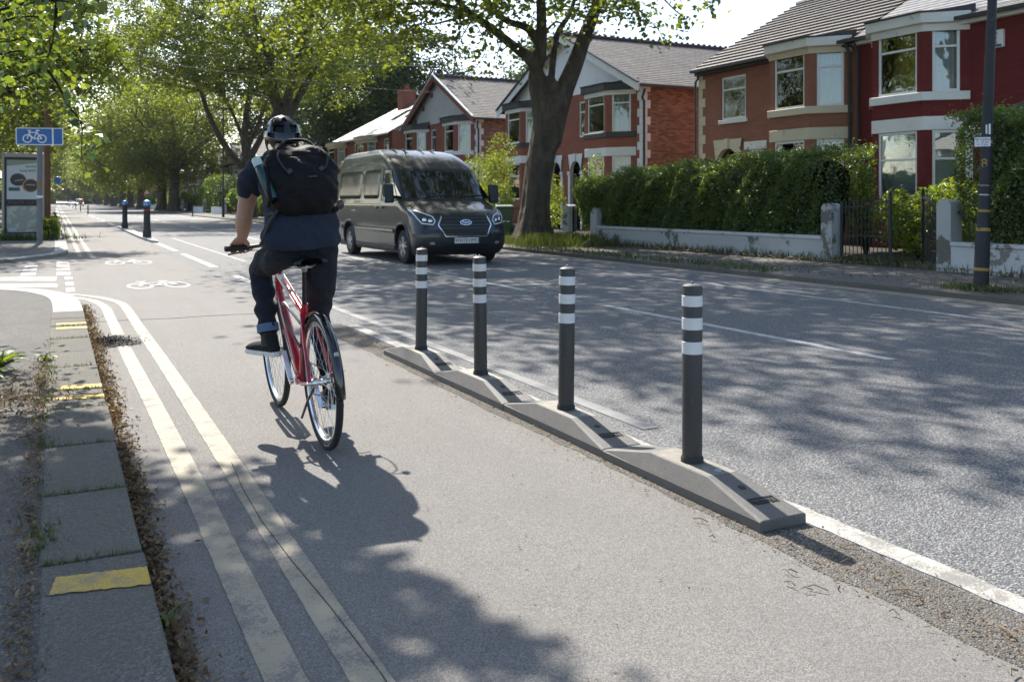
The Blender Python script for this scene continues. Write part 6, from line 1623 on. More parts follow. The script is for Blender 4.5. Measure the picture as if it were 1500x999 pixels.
# ======== pairs under one wide gable
def gable_pair(name, ya, yb, lab, brick_m, side_m, stone_m, gable_m, board_m, roof_m, sillmat, apex=8.15, crest=True, timber=False, simple=False, frame='upvc', quoin='stone_white', depth=8.5, group='terraced and semi-detached brick houses across the road'):
    X = 19.0; yc = (ya + yb) / 2; hw = (ya - yb) / 2; org = Vector((X, yc, GZ)); root = thing(name, org, lab, 'house', group)
    zt = 5.36; mb = MB(org); w = Wall((X, ya), (X, yb), GZ - .1, 5.6); hs = []
    U = lambda y: ya - y
    for s in (-1, 1):
        y = yc + s * (hw - 4.15)
        hs.append((w.hole(U(y + .38), U(y - .38), 3.86, 5.3), dict(inside='curtain_white')))
        w.hole(U(yc + s * .82 + .42), U(yc + s * .82 - .42), GZ, 2.5 + .42)
    w.faces(mb, 0)
    mb.build('wall', M[brick_m], root)
    sd = MB(org); XB = X + depth
    ws = Wall((X, yb), (XB, yb), GZ - .1, 5.6); ws.faces(sd); Wall((XB, ya), (X, ya), GZ - .1, 5.6).faces(sd); Wall((XB, yb), (XB, ya), GZ - .1, 5.6).faces(sd)
    sd.build('side_wall', M[side_m], root)
    if not simple:
        pb = MB(org); pb.box(X + 3.4, X + 3.9, yb - .06, yb - .002, GZ, 5.5); pb.build('chimney_breast', M[side_m], root)
    for h, kw in hs: window(root, w, h, org, frame=frame, **kw)
    for s in (-1, 1):
        e = yc + s * hw; f = lambda d: yc + s * (hw - d)
        a, c, d1, d2 = f(2.85), f(1.3), f(3.5), f(.42)
        yl, yr, cl, cr = (a, c, d1, d2) if s < 0 else (c, a, d2, d1)
        bay(root, org, X, X - .72, yl, yr, cl, cr, zt, brick_m, stone_m, {1: dict(inside='curtain_white' if s < 0 else None), 0: dict(inside='curtain_white', transom=.35), (2, 1): dict(inside='curtain_white')}, frame=frame, board='lead', sill=sillmat != 'lead')
        if sillmat == 'lead':
            sb = MB(org); pts = [(X, cl), (X - .72, yl), (X - .72, yr), (X, cr)]; band_along(sb, pts, 3.64, 3.84, .05); sb.build('sill', M['lead'], root, bevel=.01, seg=1)
        arch_door(root, org, w, U(yc + s * .82), .84, 2.5, stone_m, 'wood_brown', .7)
        if quoin: quoins(root, org, X, e, -s, 1, GZ, 5.45, quoin)
    # gable: rendered triangle under sloping boards
    g = MB(org); g.poly([(X - .01, ya, 5.6), (X - .01, yb, 5.6), (X - .01, yc, apex - .02)]); g.build('gable', M[gable_m], root)
    if timber:
        t = MB(org)
        for s in (-1, 1):
            for k in (.25, .5, .75):
                q = Vector((X - .03, yc + s * hw * (1 - k), 5.6 + (apex - 5.6) * k)); t.obox(q + Vector((0, -s * .15, -.3)), (.05, 0, 0), (0, .12, 0), (0, 0, .12))
        t.build('gable_bracket', M['board_red'], root)
    rb = MB(org); ov = .32; k = ov / hw; ze = 5.6 - (apex - 5.6) * k; Xo = X - .38
    courses_roof(rb, (Xo, yb - ov, ze), (XB, yb - ov, ze), (Xo, yc, apex), (XB, yc, apex), 26, .012); courses_roof(rb, (XB, ya + ov, ze), (Xo, ya + ov, ze), (XB, yc, apex), (Xo, yc, apex), 26, .012)
    rf = rb.build('roof', M[roof_m], root)
    bb = MB(org)
    for s in (-1, 1):
        p, q = Vector((Xo, yc + s * (hw + ov), ze - .02)), Vector((Xo, yc, apex - .02))
        bb.beam(p + Vector((-.0, 0, -.10)), q + Vector((0, 0, -.10)), .05, .26, up=(0, 0, 1))
    bb.build('bargeboard', M[board_m], root)
    tr = MB(org)
    for s in (-1, 1):
        p, q = Vector((Xo - .04, yc + s * (hw + ov), ze + .08)), Vector((Xo - .04, yc, apex + .08)); tr.beam(p, q, .12, .05)
    tr.build('verge_trim', M['lead'] if board_m != 'board_red' else M['stone_white'], root)
    ct = MB(org); L = XB - Xo; n = int(L / .30)
    for i in range(n):
        x = Xo + L * (i + .5) / n
        ct.tube([(x - .148, yc, apex + .03), (x + .148, yc, apex + .03)], .10, 8)
        if crest: ct.lathe([(.0, .08), (.075, .11), (.08, .15), (.04, .19), (0, .20)], (x, yc, apex), 6)
    ct.build('ridge_tile', M['board_dark'], rf)
    gt = MB(org)
    for s in (-1, 1): gt.beam((Xo, yc + s * (hw + ov + .02), ze - .02), (XB, yc + s * (hw + ov + .02), ze - .02), .11, .1)
    gt.build('gutter', M['lead'], root)
    pipe(root, org, [(X - .1, yb - .28, 5.3), (X - .06, yb - .06, 5.0), (X + .02, yb - .06, 4.9), (X + .02, yb - .06, .15)], .045)
    return root, org
M['board_dark'] = plain('dark plum ridge tile', (.055, .03, .034), .7, var=.3)
hg, og = gable_pair('gabled_house', 38.9, 27.75, 'pair of red brick houses under one wide white gable, right behind the big plane tree', 'brick_red', 'brick_common', 'stone_white', 'render_white', 'stone_white', 'roof_slate', 'lead')
# number painted on the gable
hg1, og1 = gable_pair('gabled_house', 52.5, 42.3, 'pair of red brick houses under a grey gable with red-brown boards, behind the van', 'brick_red', 'brick_common', 'stone_white', 'render_grey', 'board_red', 'roof_slate', 'stone', timber=True)
hf, of_ = gable_pair('gabled_house', 107.5, 96.5, 'far gabled pair with cream bays, nearest of the distant white gables left of the cyclist', 'brick_red', 'brick_red', 'stone_cream', 'render_white', 'stone_white', 'roof_slate', 'stone', simple=True, quoin=None)
for y, lab in ((114.5, 'distant white-gabled pair, second beyond the leaning tree'), (127, 'distant white-gabled pair, third beyond the leaning tree'), (139.5, 'distant white-gabled pair, farthest to be made out through the trees'), (152, 'last distant gabled pair, hidden by leaves')):
    copy_tree(hf, (19, y, GZ), None, lab)

# ======== the lower terrace beyond the grey gable, its roof catching the sun
def terrace():
    X, ya, yb = 19.0, 70.0, 55.4; org = Vector((X, (ya + yb) / 2, GZ)); root = thing('terraced_house', org, 'low brick terrace with a bright roof, chimney and roof windows, beyond the grey gable', 'house', 'terraced and semi-detached brick houses across the road')
    mb = MB(org); w = Wall((X, ya), (X, yb), GZ - .1, 5.75); hs = []
    for y in (56.6, 63.2): hs.append(w.hole(ya - y - .5, ya - y + .5, 3.9, 5.3))
    w.faces(mb); Wall((X, yb), (27, yb), GZ - .1, 5.75).faces(mb); Wall((27, ya), (X, ya), GZ - .1, 5.75).faces(mb)
    mb.build('wall', M['brick_red'], root)
    for h in hs: window(root, w, h, org)
    for yl, yr in ((60.9, 59.0), (68.2, 66.2)):
        bay(root, org, X, X - .7, yl, yr, yl + .75, yr - .75, 5.3, 'brick_red', 'stone_cream', {1: dict(), 0: dict()}, board='stone_cream')
    rb = MB(org); RX = 23.2
    courses_roof(rb, (X - .3, ya + .3, 5.6), (X - .3, yb, 5.6), (RX, ya - 3.2, 8.3), (RX, yb, 8.3), 22, .012); courses_roof(rb, (27.3, yb, 5.6), (27.3, ya + .3, 5.6), (RX, yb, 8.3), (RX, ya - 3.2, 8.3), 22, .012)
    rb.poly([(X - .3, ya + .3, 5.6), (RX, ya - 3.2, 8.3), (27.3, ya + .3, 5.6)]); rb.poly([(X, yb, 5.75), (27, yb, 5.75), (RX, yb, 8.25)])
    rf = rb.build('roof', M['roof_light'], root)
    def on(y, t, up): return Vector((X - .3 + (RX - X + .3) * t, y, 5.6 + 2.7 * t + up))
    for y in (57.6, 60.4):
        s = MB(org); a, c = on(y, .45, .05), on(y, .72, .05); s.beam(a, c, .8, .09, up=(0, 0, 1)); s.build('roof_window', M['glass_dark'], rf)
    ch = MB(org); ch.box(22.6, 23.6, 63.6, 64.7, 7.4, 9.2); ch.box(22.54, 23.66, 63.54, 64.76, 9.2, 9.4)
    cp = ch.build('chimney', M['brick_red'], rf)
    pt = MB(org)
    for y in (63.9, 64.4): pt.lathe([(.12, 0), (.10, .35), (.13, .38), (.13, .45), (.09, .45)], (23.1, y, 9.4), 10)
    pt.build('chimney_pot', M['brick_orange'], cp)
    gb = MB(org); gb.beam((X - .34, ya, 5.56), (X - .34, yb, 5.56), .11, .1); gb.build('gutter', M['stone_white'], root)
    pipe(root, org, [(18.7, 55.6, 5.5), (18.95, 55.6, 5.2), (18.95, 55.6, .15)])
terrace()

# ======== garden walls, gates, hedges
def hedge(name, x0, x1, ya, yb, zlo, ztop, label, n, seed, leaf=.055, mat='leaf_hedge', bulge=.25, base=.5):
    """ztop(y): height of the clipped top"""
    q = np.random.default_rng(seed); L = ya - yb; org = Vector(((x0 + x1) / 2, (ya + yb) / 2, zlo))
    lump = lambda y, z: .16 * np.sin(y * 1.9 + seed) * np.cos(z * 2.3 + y * .7) + .08 * np.sin(y * 5.1 + z * 3.7) + .05 * np.sin(y * 11 + z * 9)
    def top(y): return ztop(y) + .10 * np.sin(y * 2.7 + seed) + .05 * np.sin(y * 7.3)
    kind = q.random(n); y = q.uniform(yb, ya, n); tz = q.random(n) ** .85; zt = top(y); z = zlo + (zt - zlo) * tz
    hw = (x1 - x0) / 2; xc = (x0 + x1) / 2
    ed = np.minimum(1, np.minimum(ya - y, y - yb) / .35); rd = np.sqrt(np.clip(1 - (1 - ed) ** 2, .05, 1))
    prof = (1 - .25 * (1 - tz) ** 2) * np.sqrt(np.clip(1 - np.clip((tz - .8) / .2, 0, 1) ** 2 * .75, 0, 1))
    off = hw * prof * rd + lump(y, z) * .8
    dep = np.abs(q.normal(0, .07, n))
    x = np.where(kind < .52, xc - off + dep, np.where(kind < .68, xc + off - dep, xc + (q.random(n) * 2 - 1) * hw * .95))
    top_m = kind >= .68
    z = np.where(top_m, zt - np.abs(q.normal(0, .07, n)) + q.exponential(.03, n), z)
    P = np.stack([x, y + q.normal(0, .03, n), z], 1) + np.where(q.random(n)[:, None] < .05, q.normal(0, .1, (n, 3)), 0)
    V, F = leaf_arrays(P - np.array(org), q.uniform(.6, 1.3, n) * leaf, q, .1, .6, .12, .3)
    # inner mass of twigs, the shade inside the hedge painted as dark colour
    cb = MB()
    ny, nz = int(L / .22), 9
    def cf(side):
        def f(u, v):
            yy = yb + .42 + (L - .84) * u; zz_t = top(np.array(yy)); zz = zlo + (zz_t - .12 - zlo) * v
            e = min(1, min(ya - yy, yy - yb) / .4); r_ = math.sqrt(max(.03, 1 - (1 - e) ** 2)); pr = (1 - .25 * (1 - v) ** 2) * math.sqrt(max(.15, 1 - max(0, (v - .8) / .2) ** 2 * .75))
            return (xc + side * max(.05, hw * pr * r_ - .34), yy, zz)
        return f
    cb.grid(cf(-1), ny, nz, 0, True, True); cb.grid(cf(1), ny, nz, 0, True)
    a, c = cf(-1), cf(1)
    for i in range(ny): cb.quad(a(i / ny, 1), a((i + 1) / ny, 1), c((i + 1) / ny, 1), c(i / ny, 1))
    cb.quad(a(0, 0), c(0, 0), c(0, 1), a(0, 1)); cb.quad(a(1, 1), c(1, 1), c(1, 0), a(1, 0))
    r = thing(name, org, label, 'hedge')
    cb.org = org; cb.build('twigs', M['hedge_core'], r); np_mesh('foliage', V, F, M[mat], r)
    return r
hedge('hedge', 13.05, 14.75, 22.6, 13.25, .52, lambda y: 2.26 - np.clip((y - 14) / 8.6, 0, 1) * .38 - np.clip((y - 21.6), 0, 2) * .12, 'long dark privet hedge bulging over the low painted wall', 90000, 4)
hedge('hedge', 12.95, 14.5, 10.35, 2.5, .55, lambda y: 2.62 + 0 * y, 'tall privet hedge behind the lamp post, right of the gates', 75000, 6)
def low_wall(name, x, ya, yb, label, h=.62, t=.24, mat='wall_paint', pier_a=None, pier_b=None):
    org = Vector((x, (ya + yb) / 2, .08)); r = thing(name, org, label, 'wall')
    b = MB(org); b.box(x - t / 2, x + t / 2, yb, ya, .0, h - .07); b.build('wall_face', M[mat], r)
    b = MB(org); b.box(x - t / 2 - .03, x + t / 2 + .03, yb, ya, h - .068, h); b.build('coping', M['wall_white'], r, bevel=.012)
    for p in (pier_a, pier_b):
        if p:
            y0, y1, hp = p; b = MB(org); b.box(x - .135, x + .135, y0, y1, .0, hp - .04)
            n = 8
            for i in range(n):
                a, c = PI * i / n, PI * (i + 1) / n; ym, rr = (y0 + y1) / 2, (y1 - y0) / 2
                b.quad((x - .135, ym + rr * math.cos(a), hp - .04 + .10 * math.sin(a)), (x + .135, ym + rr * math.cos(a), hp - .04 + .10 * math.sin(a)), (x + .135, ym + rr * math.cos(c), hp - .04 + .10 * math.sin(c)), (x - .135, ym + rr * math.cos(c), hp - .04 + .10 * math.sin(c)))
                for xx, fl in ((x - .135, 1), (x + .135, 0)):
                    tri = [(xx, ym, hp - .04), (xx, ym + rr * math.cos(a), hp - .04 + .10 * math.sin(a)), (xx, ym + rr * math.cos(c), hp - .04 + .10 * math.sin(c))]
                    b.poly(tri[::-1] if fl else tri)
            b.build('pier', M['wall_paint'], r)
    return r
low_wall('garden_wall', 13.22, 21.3, 13.15, 'long low painted garden wall with flaking patches under the dark hedge', .62, .24, 'wall_paint', (21.3, 21.62, 1.05), (12.88, 13.15, 1.18))
low_wall('garden_wall', 13.15, 10.25, -2, 'flaking white garden wall right of the gates, behind the lamp post', .62, .26, 'wall_white', (10.25, 10.52, 1.25), None)
low_wall('garden_wall', 13.3, 35, 24.4, 'low white wall behind the big tree trunk, in front of the white-gabled pair', .55, .24, 'wall_white', (22.95, 23.28, 1.12), None)

def iron_gate(p, q, h0, h1, label, n=12, name='iron_gate'):
    p, q = Vector(p), Vector(q); d = q - p; L = d.length; d.normalize(); up = Vector((0, 0, 1)); r = thing(name, p, label, 'gate', 'iron gates across the garden openings')
    f = MB(p); Hh = lambda t: h0 + (h1 - h0) * (t ** 1.6)
    f.beam(p + up * .03, p + up * (h0 + .02), .045, .045, up=d); f.beam(q + up * .03, q + up * (h1 + .05), .045, .045, up=d)
    f.beam(p + up * .12, q + up * .12, .035, .03); f.beam(p + up * .55, q + up * .55, .03, .022)
    pl = [p + d * L * t / 8 + up * (Hh(t / 8) - .10) for t in range(9)]
    for a, c in zip(pl, pl[1:]): f.beam(a, c, .03, .022)
    f.build('gate_frame', M['black_metal'], r)
    b = MB(p)
    for i in range(1, n):
        t = i / n; a = p + d * L * t
        b.tube([a + up * .12, a + up * Hh(t), a + up * (Hh(t) + .05)], [.008, .008, .001], 6)
    b.build('bars', M['black_metal'], r)
    return r
iron_gate((13.2, 12.74, .10), (13.2, 11.62, .10), 1.16, 1.30, 'closed left leaf of the black iron gate, hung on the rounded white pier')
iron_gate((13.25, 10.62, .10), (14.15, 11.72, .12), 1.16, 1.34, 'right leaf of the black iron gate standing open inwards', 11)
iron_gate((13.3, 22.9, .12), (13.3, 21.7, .12), 1.0, 1.05, 'small black gate between two white posts beside the big tree', 10)
# iron railing on the low wall by the tree
def railing(x, ya, yb, z0, h, label):
    org = Vector((x, yb, z0)); r = thing('iron_railing', org, label, 'railing'); b = MB(org); n = int((ya - yb) / .11)
    for i in range(n):
        y = yb + (ya - yb) * (i + .5) / n; b.tube([(x, y, z0), (x, y, z0 + h), (x, y, z0 + h + .05)], [.008, .008, .001], 5)
    b.build('bars', M['black_metal'], r)
    b = MB(org)
    for z in (z0 + .08, z0 + h - .06): b.beam((x, yb, z), (x, ya, z), .03, .02)
    for y in (yb, (ya + yb) / 2, ya): b.box(x - .03, x + .03, y - .03, y + .03, z0, z0 + h + .08)
    b.build('rails', M['black_metal'], r)
railing(13.3, 31, 24.5, .552, .55, 'black iron railing on the low wall behind the big tree')

def bush(name, c, rad, label, n, seed, mat='leaf_shrub', leaf=.07, group=None, lumps=9, stems=7, cat='shrub', wide=.6):
    q = np.random.default_rng(seed); c = Vector(c); r = thing(name, c, label, cat, group)
    cen = q.normal(0, .42, (lumps, 3)); cen[:, 2] = np.abs(cen[:, 2]) + .55; cen *= np.array(rad)
    k = q.integers(0, lumps, n); d = q.normal(0, 1, (n, 3)); d /= np.linalg.norm(d, axis=1)[:, None]
    P = cen[k] + d * (q.uniform(.5, 1.05, n) ** .6)[:, None] * np.array(rad) * q.uniform(.35, .5, lumps)[k][:, None]; P[:, 2] = np.abs(P[:, 2])
    V, F = leaf_arrays(P, q.uniform(.6, 1.4, n) * leaf, q, .2, wide, .12, .3); np_mesh('foliage', V, F, M[mat], r)
    b = MB(c)
    for j in range(min(stems, lumps)): b.tube(branch_path(c, c + Vector(cen[j]), .05, q, 4, .05), [.02, .017, .013, .009, .005], 5)
    b.build('stem', M['bark_dark'], r); return r
bush('garden_shrub', (15.2, 12.7, .14), (.9, .8, 1.05), 'leafy bright green shrub behind the closed gate leaf', 5600, 1, 'leaf_lime', .085)
bush('garden_shrub', (16.1, 11.8, .14), (1.0, 1.2, .85), 'broad low clump of strap leaves glimpsed between the gate leaves', 4200, 2, 'leaf_lime', .13, wide=.3)
bush('garden_shrub', (14.9, 10.4, .14), (.6, .45, 1.6), 'tall loose shrub with big leaves beside the red house bay', 1500, 3, leaf=.15, lumps=7)
bush('garden_shrub', (16.9, 13.4, .14), (1.1, 1.0, .9), 'sunlit shrub under the bay window of the dark red house', 4200, 4, leaf=.09)
bush('garden_shrub', (14.1, 13.0, .14), (.28, .3, 1.6), 'yellow-green shoots at the gate end of the long hedge', 900, 5, 'leaf_lime', .09, lumps=8)
bush('garden_shrub', (14.6, 26.5, .14), (.9, 1.4, 1.0), 'yellow-green bush behind the railing right of the big trunk', 5200, 6, 'leaf_lime', .07)
bush('garden_shrub', (14.0, 22.9, .14), (.45, .5, 1.25), 'pale climbing shrub at the left end of the long hedge', 2200, 7, 'leaf_shrub', .07)
bush('garden_hedge', (13.6, 30.4, .14), (.9, 2.2, 1.75), 'rounded bright hedge between the van and the big trunk', 14000, 8, 'leaf_lime', .065, lumps=14, cat='hedge')
bush('garden_shrub', (13.4, 27.9, .14), (.5, .7, .8), 'low leafy bush by the green bin', 2400, 9, 'leaf_shrub', .07)
b = MB(); b.beam((14.4, 13.1, .18), (16.8, 12.2, .2), .2, .2); b.beam((14.4, 13.1, .18), (13.7, 13.0, .16), .2, .16)
tag(b.build('edging_kerb', M['kerb'], bevel=.015), 'low stone edging curving along the garden path behind the gates', 'edging')
# far front gardens
for i, (x, y, r_, m, lab) in enumerate([(14.5, 88, (1.6, 3, 2.4), 'leaf_dark', 'dark rounded shrub before the distant cream bays'), (14.6, 95, (1.8, 3, 2.6), 'leaf_shrub', 'lighter tall shrub next to the dark one before the distant bays'),
        (14.2, 80, (1.5, 2.5, 1.6), 'leaf_shrub', 'leafy shrub just left of the cyclist\'s arm'), (14.5, 104, (1.6, 3, 2.2), 'leaf_lime', 'yellowish shrub in the far gardens by the paired trunks'), (14.3, 116, (1.5, 4, 1.6), 'leaf_shrub', 'far green shrub behind the paired trunks'),
        (14.3, 140, (1.5, 8, 1.5), 'leaf_shrub', 'long far shrub left of the paired trunks'), (14.3, 165, (1.5, 9, 1.8), 'leaf_dark', 'dark far shrub under the street trees')]):
    bush('front_shrub', (x, y, .14), r_, lab, 3200, 40 + i, m, .2, 'shrubs in the far front gardens', 12)
for i, (ya, yb, lab) in enumerate([(91, 84, 'white garden wall with a pier, just left of the cyclist\'s arm'), (104, 96.4, 'white garden wall by the dark bin, second left of the cyclist'), (125, 114, 'low white garden wall right of the paired trunks'), (160, 138, 'long far garden wall left of the paired trunks')]):
    low_wall('garden_wall', 13.3, ya, yb, lab, .75, .24, 'stone_white', (yb - .4, yb, 1.45), None)
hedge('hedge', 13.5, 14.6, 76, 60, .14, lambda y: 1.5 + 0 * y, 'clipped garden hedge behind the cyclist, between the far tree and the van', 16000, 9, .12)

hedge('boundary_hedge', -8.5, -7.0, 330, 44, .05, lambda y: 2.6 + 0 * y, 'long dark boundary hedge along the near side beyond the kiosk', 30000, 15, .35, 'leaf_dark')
q = np.random.default_rng(5); n = 20000
P = np.stack([q.uniform(-90, 70, n), 425 + q.normal(0, 5, n), 14 * q.random(n) ** .8], 1); P[:, 2] *= .75 + .25 * np.sin(P[:, 0] * .22) * np.sin(P[:, 0] * .07 + 1)
V, F = leaf_arrays(P, q.uniform(.8, 2.0, n), q, .2, .7, .1, .3); tag(np_mesh('far_wood', V, F, M['leaf_far']), kind='stuff')
b = MB(); b.grid(lambda u, v: (-95 + 170 * u, 433 + 2 * math.sin(u * 40), -.3 + v * (8 + 2.5 * math.sin(u * 31) + 1.5 * math.sin(u * 77))), 120, 3); tag(b.build('far_wood', plain('far foliage mass', (.055, .075, .03), .95, var=.5, scale=.4)), kind='stuff')
# ---------------------------------------------------------------- lane separators: moulded base + striped flexible post
def make_separator(y0, label):
    r = thing('lane_separator', (2.545, y0, .003), label, 'lane separator', 'lane separators between the cycle lane and the road')
    b = MB(); st = [(0, .046, .108), (.37, .118, .080), (.79, .118, .080), (1.146, .046, .108)]
    vs = []
    for y, zt, wt in st: vs += [(-.118, y, 0), (-.117, y, .040), (-wt, y, zt), (wt, y, zt), (.117, y, .040), (.118, y, 0)]
    fs = []
    for i in range(3):
        a, c = i * 6, i * 6 + 6
        for k in range(5): fs.append((a + k, c + k, c + k + 1, a + k + 1))
        fs.append((a + 5, c + 5, c, a))
    fs += [(0, 1, 2, 3, 4, 5), (23, 22, 21, 20, 19, 18)]
    b.put(vs, fs); base = b.build('base', M['sep_base'], r, bevel=.006, seg=3, fixn=True)
    sl = (.118 - .046) / .37
    def on(x, y, dz=0): return Vector((x, y, .046 + sl * y + dz))
    up = Vector((0, -sl, 1)).normalized(); al = Vector((0, 1, sl)).normalized()
    # raised frame and comb of moulded letters near the end
    e = MB()
    e.obox(on(.012, .150, .001), (.062, 0, 0), al * .004, up * .0022); e.obox(on(.072, .125, .001), (.003, 0, 0), al * .022, up * .0022); e.obox(on(-.048, .13, .001), (.003, 0, 0), al * .018, up * .0022)
    for k in range(9): e.obox(on(-.036 + k * .0125, .122, .001), Vector((.0035, 0, 0)), al * .014 + Vector((.003 * (k % 3 - 1), 0, 0)), up * .002)
    for k in range(0, 8, 2): e.obox(on(-.030 + k * .0125, .110 + .012 * (k % 4 == 0), .001), Vector((.006, 0, 0)), al * .003, up * .002)
    e.build('moulded_lettering', M['sep_emboss'], base)
    f = MB(); f.lathe([(0, .012), (.008, .011), (.013, .006), (.016, 0)], (.012, .415, .118), 14); f.lathe([(0, .014), (.006, .013), (.007, .007)], (.012, .415, .118), 6); f.build('bolt', M['steel'], base)
    g = MB(); c = on(.0, .245, .0005); Mr = Matrix.Rotation(math.atan(sl), 3, 'X'); g.lathe([(0, .003), (.014, .003), (.017, 0)], c, 16, M=Mr); g.build('plug', M['rubber'], base)
    p = MB(); cy = .578; z0, z1 = .112, .905; R0 = .0445
    p.lathe([(R0 - .001, z0 + .02), (R0, z0 + .05), (R0, z1 - .012), (R0 - .002, z1 - .004), (R0 - .010, z1)], (0, cy, 0), 40); p.lathe([(R0 - .010, z1), (.02, z1 + .005), (0, z1 + .006)], (0, cy, 0), 40, mi=1)
    post = p.build('post', [M['post'], M['post_cap']], r)
    q = MB(); q.lathe([(.047, z0 - .004), (.0505, z0), (.0505, z0 + .022), (.047, z0 + .030), (R0 + .0005, z0 + .036)], (0, cy, 0), 40); q.build('collar', M['rubber'], post)
    for a, c in ((.048, .094), (.146, .197), (.252, .305)):
        t = MB(); t.lathe([(R0, z1 - c - .001), (R0 + .0012, z1 - c), (R0 + .0012, z1 - a), (R0, z1 - a + .001)], (0, cy, 0), 40)
        t.v = t.v; t.build('reflective_band', M['reflective'], post)
    n = MB(); n.lathe([(0, .012), (.006, .009), (.007, 0)], (.0, cy, z1 + .004), 10); n.build('cap_stud', M['post_cap'], post)
    return r
sep = make_separator(2.752, 'nearest black post with white reflective bands on its rubber base, first of the four')
for i, l in enumerate(['striped black post second from the camera in the row of four', 'striped black post third from the camera, on its rubber base', 'farthest striped black post of the four, its base ending at the white line']):
    c = copy_tree(sep, (2.545 + .006 * (i + 1), 2.752 + 1.1535 * (i + 1), .003), rnd.uniform(-.01, .01), l)
    for ch in kids(c):
        if ch.name.startswith('post'): ch.rotation_euler = (0, (.010, -.012, .007)[i], 0)

# blue-headed bollards on their pale island
b = MB()
pl = bez([(2.78, 29.8), (2.86, 31), (2.92, 34), (2.92, 43), (2.80, 49), (2.70, 49), (2.60, 43), (2.58, 34), (2.66, 30.5)], 4)
b.prism([(p.x, p.y) for p in pl], 0, .07); structure('kerb_island', b, M['kerb_white'], fixn=True)
M['bollard_black'] = plain('black plastic bollard', (.022, .022, .026), .5, var=.2)
M['sign_blue'] = plain('sign blue', (.008, .13, .42), .35, var=.06, scale=3)
M['sign_blue_light'] = plain('faded bollard blue', (.05, .28, .50), .4, var=.1)
M['sign_white'] = plain('sign white', (.78, .79, .80), .35, var=.04)
M['sign_red'] = plain('sign red', (.5, .02, .03), .4)
def cycle_icon(parent, M_, s, mat, name='cycle_emblem', t=.055):
    """bicycle pictogram in the local xy plane, unit wide"""
    b = MB(); z = .002
    def ring(cx, cy, r):
        n = 28
        for i in range(n):
            a0, a1 = 2 * PI * i / n, 2 * PI * (i + 1) / n
            q = lambda a, k: (cx + k * math.cos(a), cy + k * math.sin(a), z)
            b.quad(q(a0, r - t), q(a0, r), q(a1, r), q(a1, r - t))
    def bar(p, q, w=t):
        nonlocal z
        z += .0004
        p, q = Vector((*p, z)), Vector((*q, z)); d = (q - p).normalized(); n_ = Vector((-d.y, d.x, 0)) * w / 2; b.quad(p - n_, q - n_, q + n_, p + n_)
    ring(-.30, -.12, .20); ring(.30, -.12, .20)
    bar((-.30, -.12), (-.20, .24)); bar((-.22, .16), (.10, .17)); bar((-.23, .10), (-.03, -.12)); bar((-.03, -.12), (.12, .26)); bar((.09, .17), (.30, -.12)); bar((-.03, -.12), (.30, -.12))
    bar((.05, .26), (.21, .26), .06); bar((-.29, .25), (-.14, .25), .05)
    o = b.build(name, M[mat], parent); o.matrix_local = M_ @ Matrix.Scale(s, 4); return o
def bollard(x, y, label, band=False):
    r = thing('bollard', (x, y, .07), label, 'bollard', 'blue-headed cycle bollards on the island')
    b = MB(); b.lathe([(.135, 0), (.14, .05), (.135, .19), (.118, .24), (.112, .26), (.102, 1.0), (.115, 1.03), (.118, 1.06)], (0, 0, 0), 24); b.build('post', M['bollard_black'], r)
    h = MB(); h.lathe([(.118, 1.06), (.126, 1.08), (.128, 1.16), (.11, 1.21), (.06, 1.24), (0, 1.25)], (0, 0, 0), 24); hd = h.build('head', M['sign_blue_light'], r)
    h = MB(); h.lathe([(0, .004), (.088, .004), (.092, 0)], (0, 0, 0), 24)
    f = h.build('disc', M['sign_blue'], hd); f.matrix_local = facing((.0 - .055, -.108, 1.115), (.9, -.44, 0), (0, 0, 1))
    cycle_icon(f, Matrix.Translation((0, 0, .004)), .14, 'sign_white')
    if band: t = MB(); t.lathe([(.1035, .90), (.1065, .905), (.1065, .925), (.1035, .93)], (0, 0, 0), 24); t.build('red_band', M['sign_red'], r)
bollard(2.75, 33.3, 'nearer blue-headed black bollard with a thin red band', True); bollard(2.76, 44.6, 'farther blue-headed black bollard of the two')

# distant wands along the lane line
def wand(x, y, label, h=.9, r=.055, grp='distant wands along the cycle lane'):
    o = thing('lane_wand', (x, y, .004), label, 'wand', grp)
    b = MB(); b.lathe([(r, .03), (r, h - .02), (r * .6, h)], (0, 0, 0), 12); b.build('post', M['post'], o)
    b = MB(); b.lathe([(.2, 0), (.2, .02), (.12, .05), (r, .06)], (0, 0, 0), 14); b.build('base', M['rubber'], o); return o
w0 = wand(2.75, 97, 'distant black wand standing alone after the bollards')
def wy(px): k = (px - 750) / 1350; D = 2.75 / (SN + CS * k); return D * CS - SN * k * D
for px, l in ((111, 'far black wand third in the receding line'), (107, 'far wand fourth in the receding line'), (102, 'far wand fifth in the receding line, near the pale van'), (97, 'far wand sixth in the receding line')):
    copy_tree(w0, (2.75, wy(px), .004), None, l)
copy_tree(w0, (10.25, 81, .004), None, 'black wand at the far kerb, left of the cyclist')
o = thing('hazard_marker', (2.75, 127, 0), 'distant marker post with a round orange and cream head beside the lane', 'marker post')
b = MB(); b.lathe([(.06, 0), (.06, .85)], n=10); b.lathe([(.2, 0), (.2, .04), (.06, .06)], n=12); b.build('post', M['post'], o)
b = MB(); b.lathe([(0, .82), (.22, .9), (.28, 1.1), (.28, 1.3), (.2, 1.5), (0, 1.58)], n=14); b.build('head', plain('orange cream marker head', (.55, .28, .13), .6, var=.4, scale=3), o)

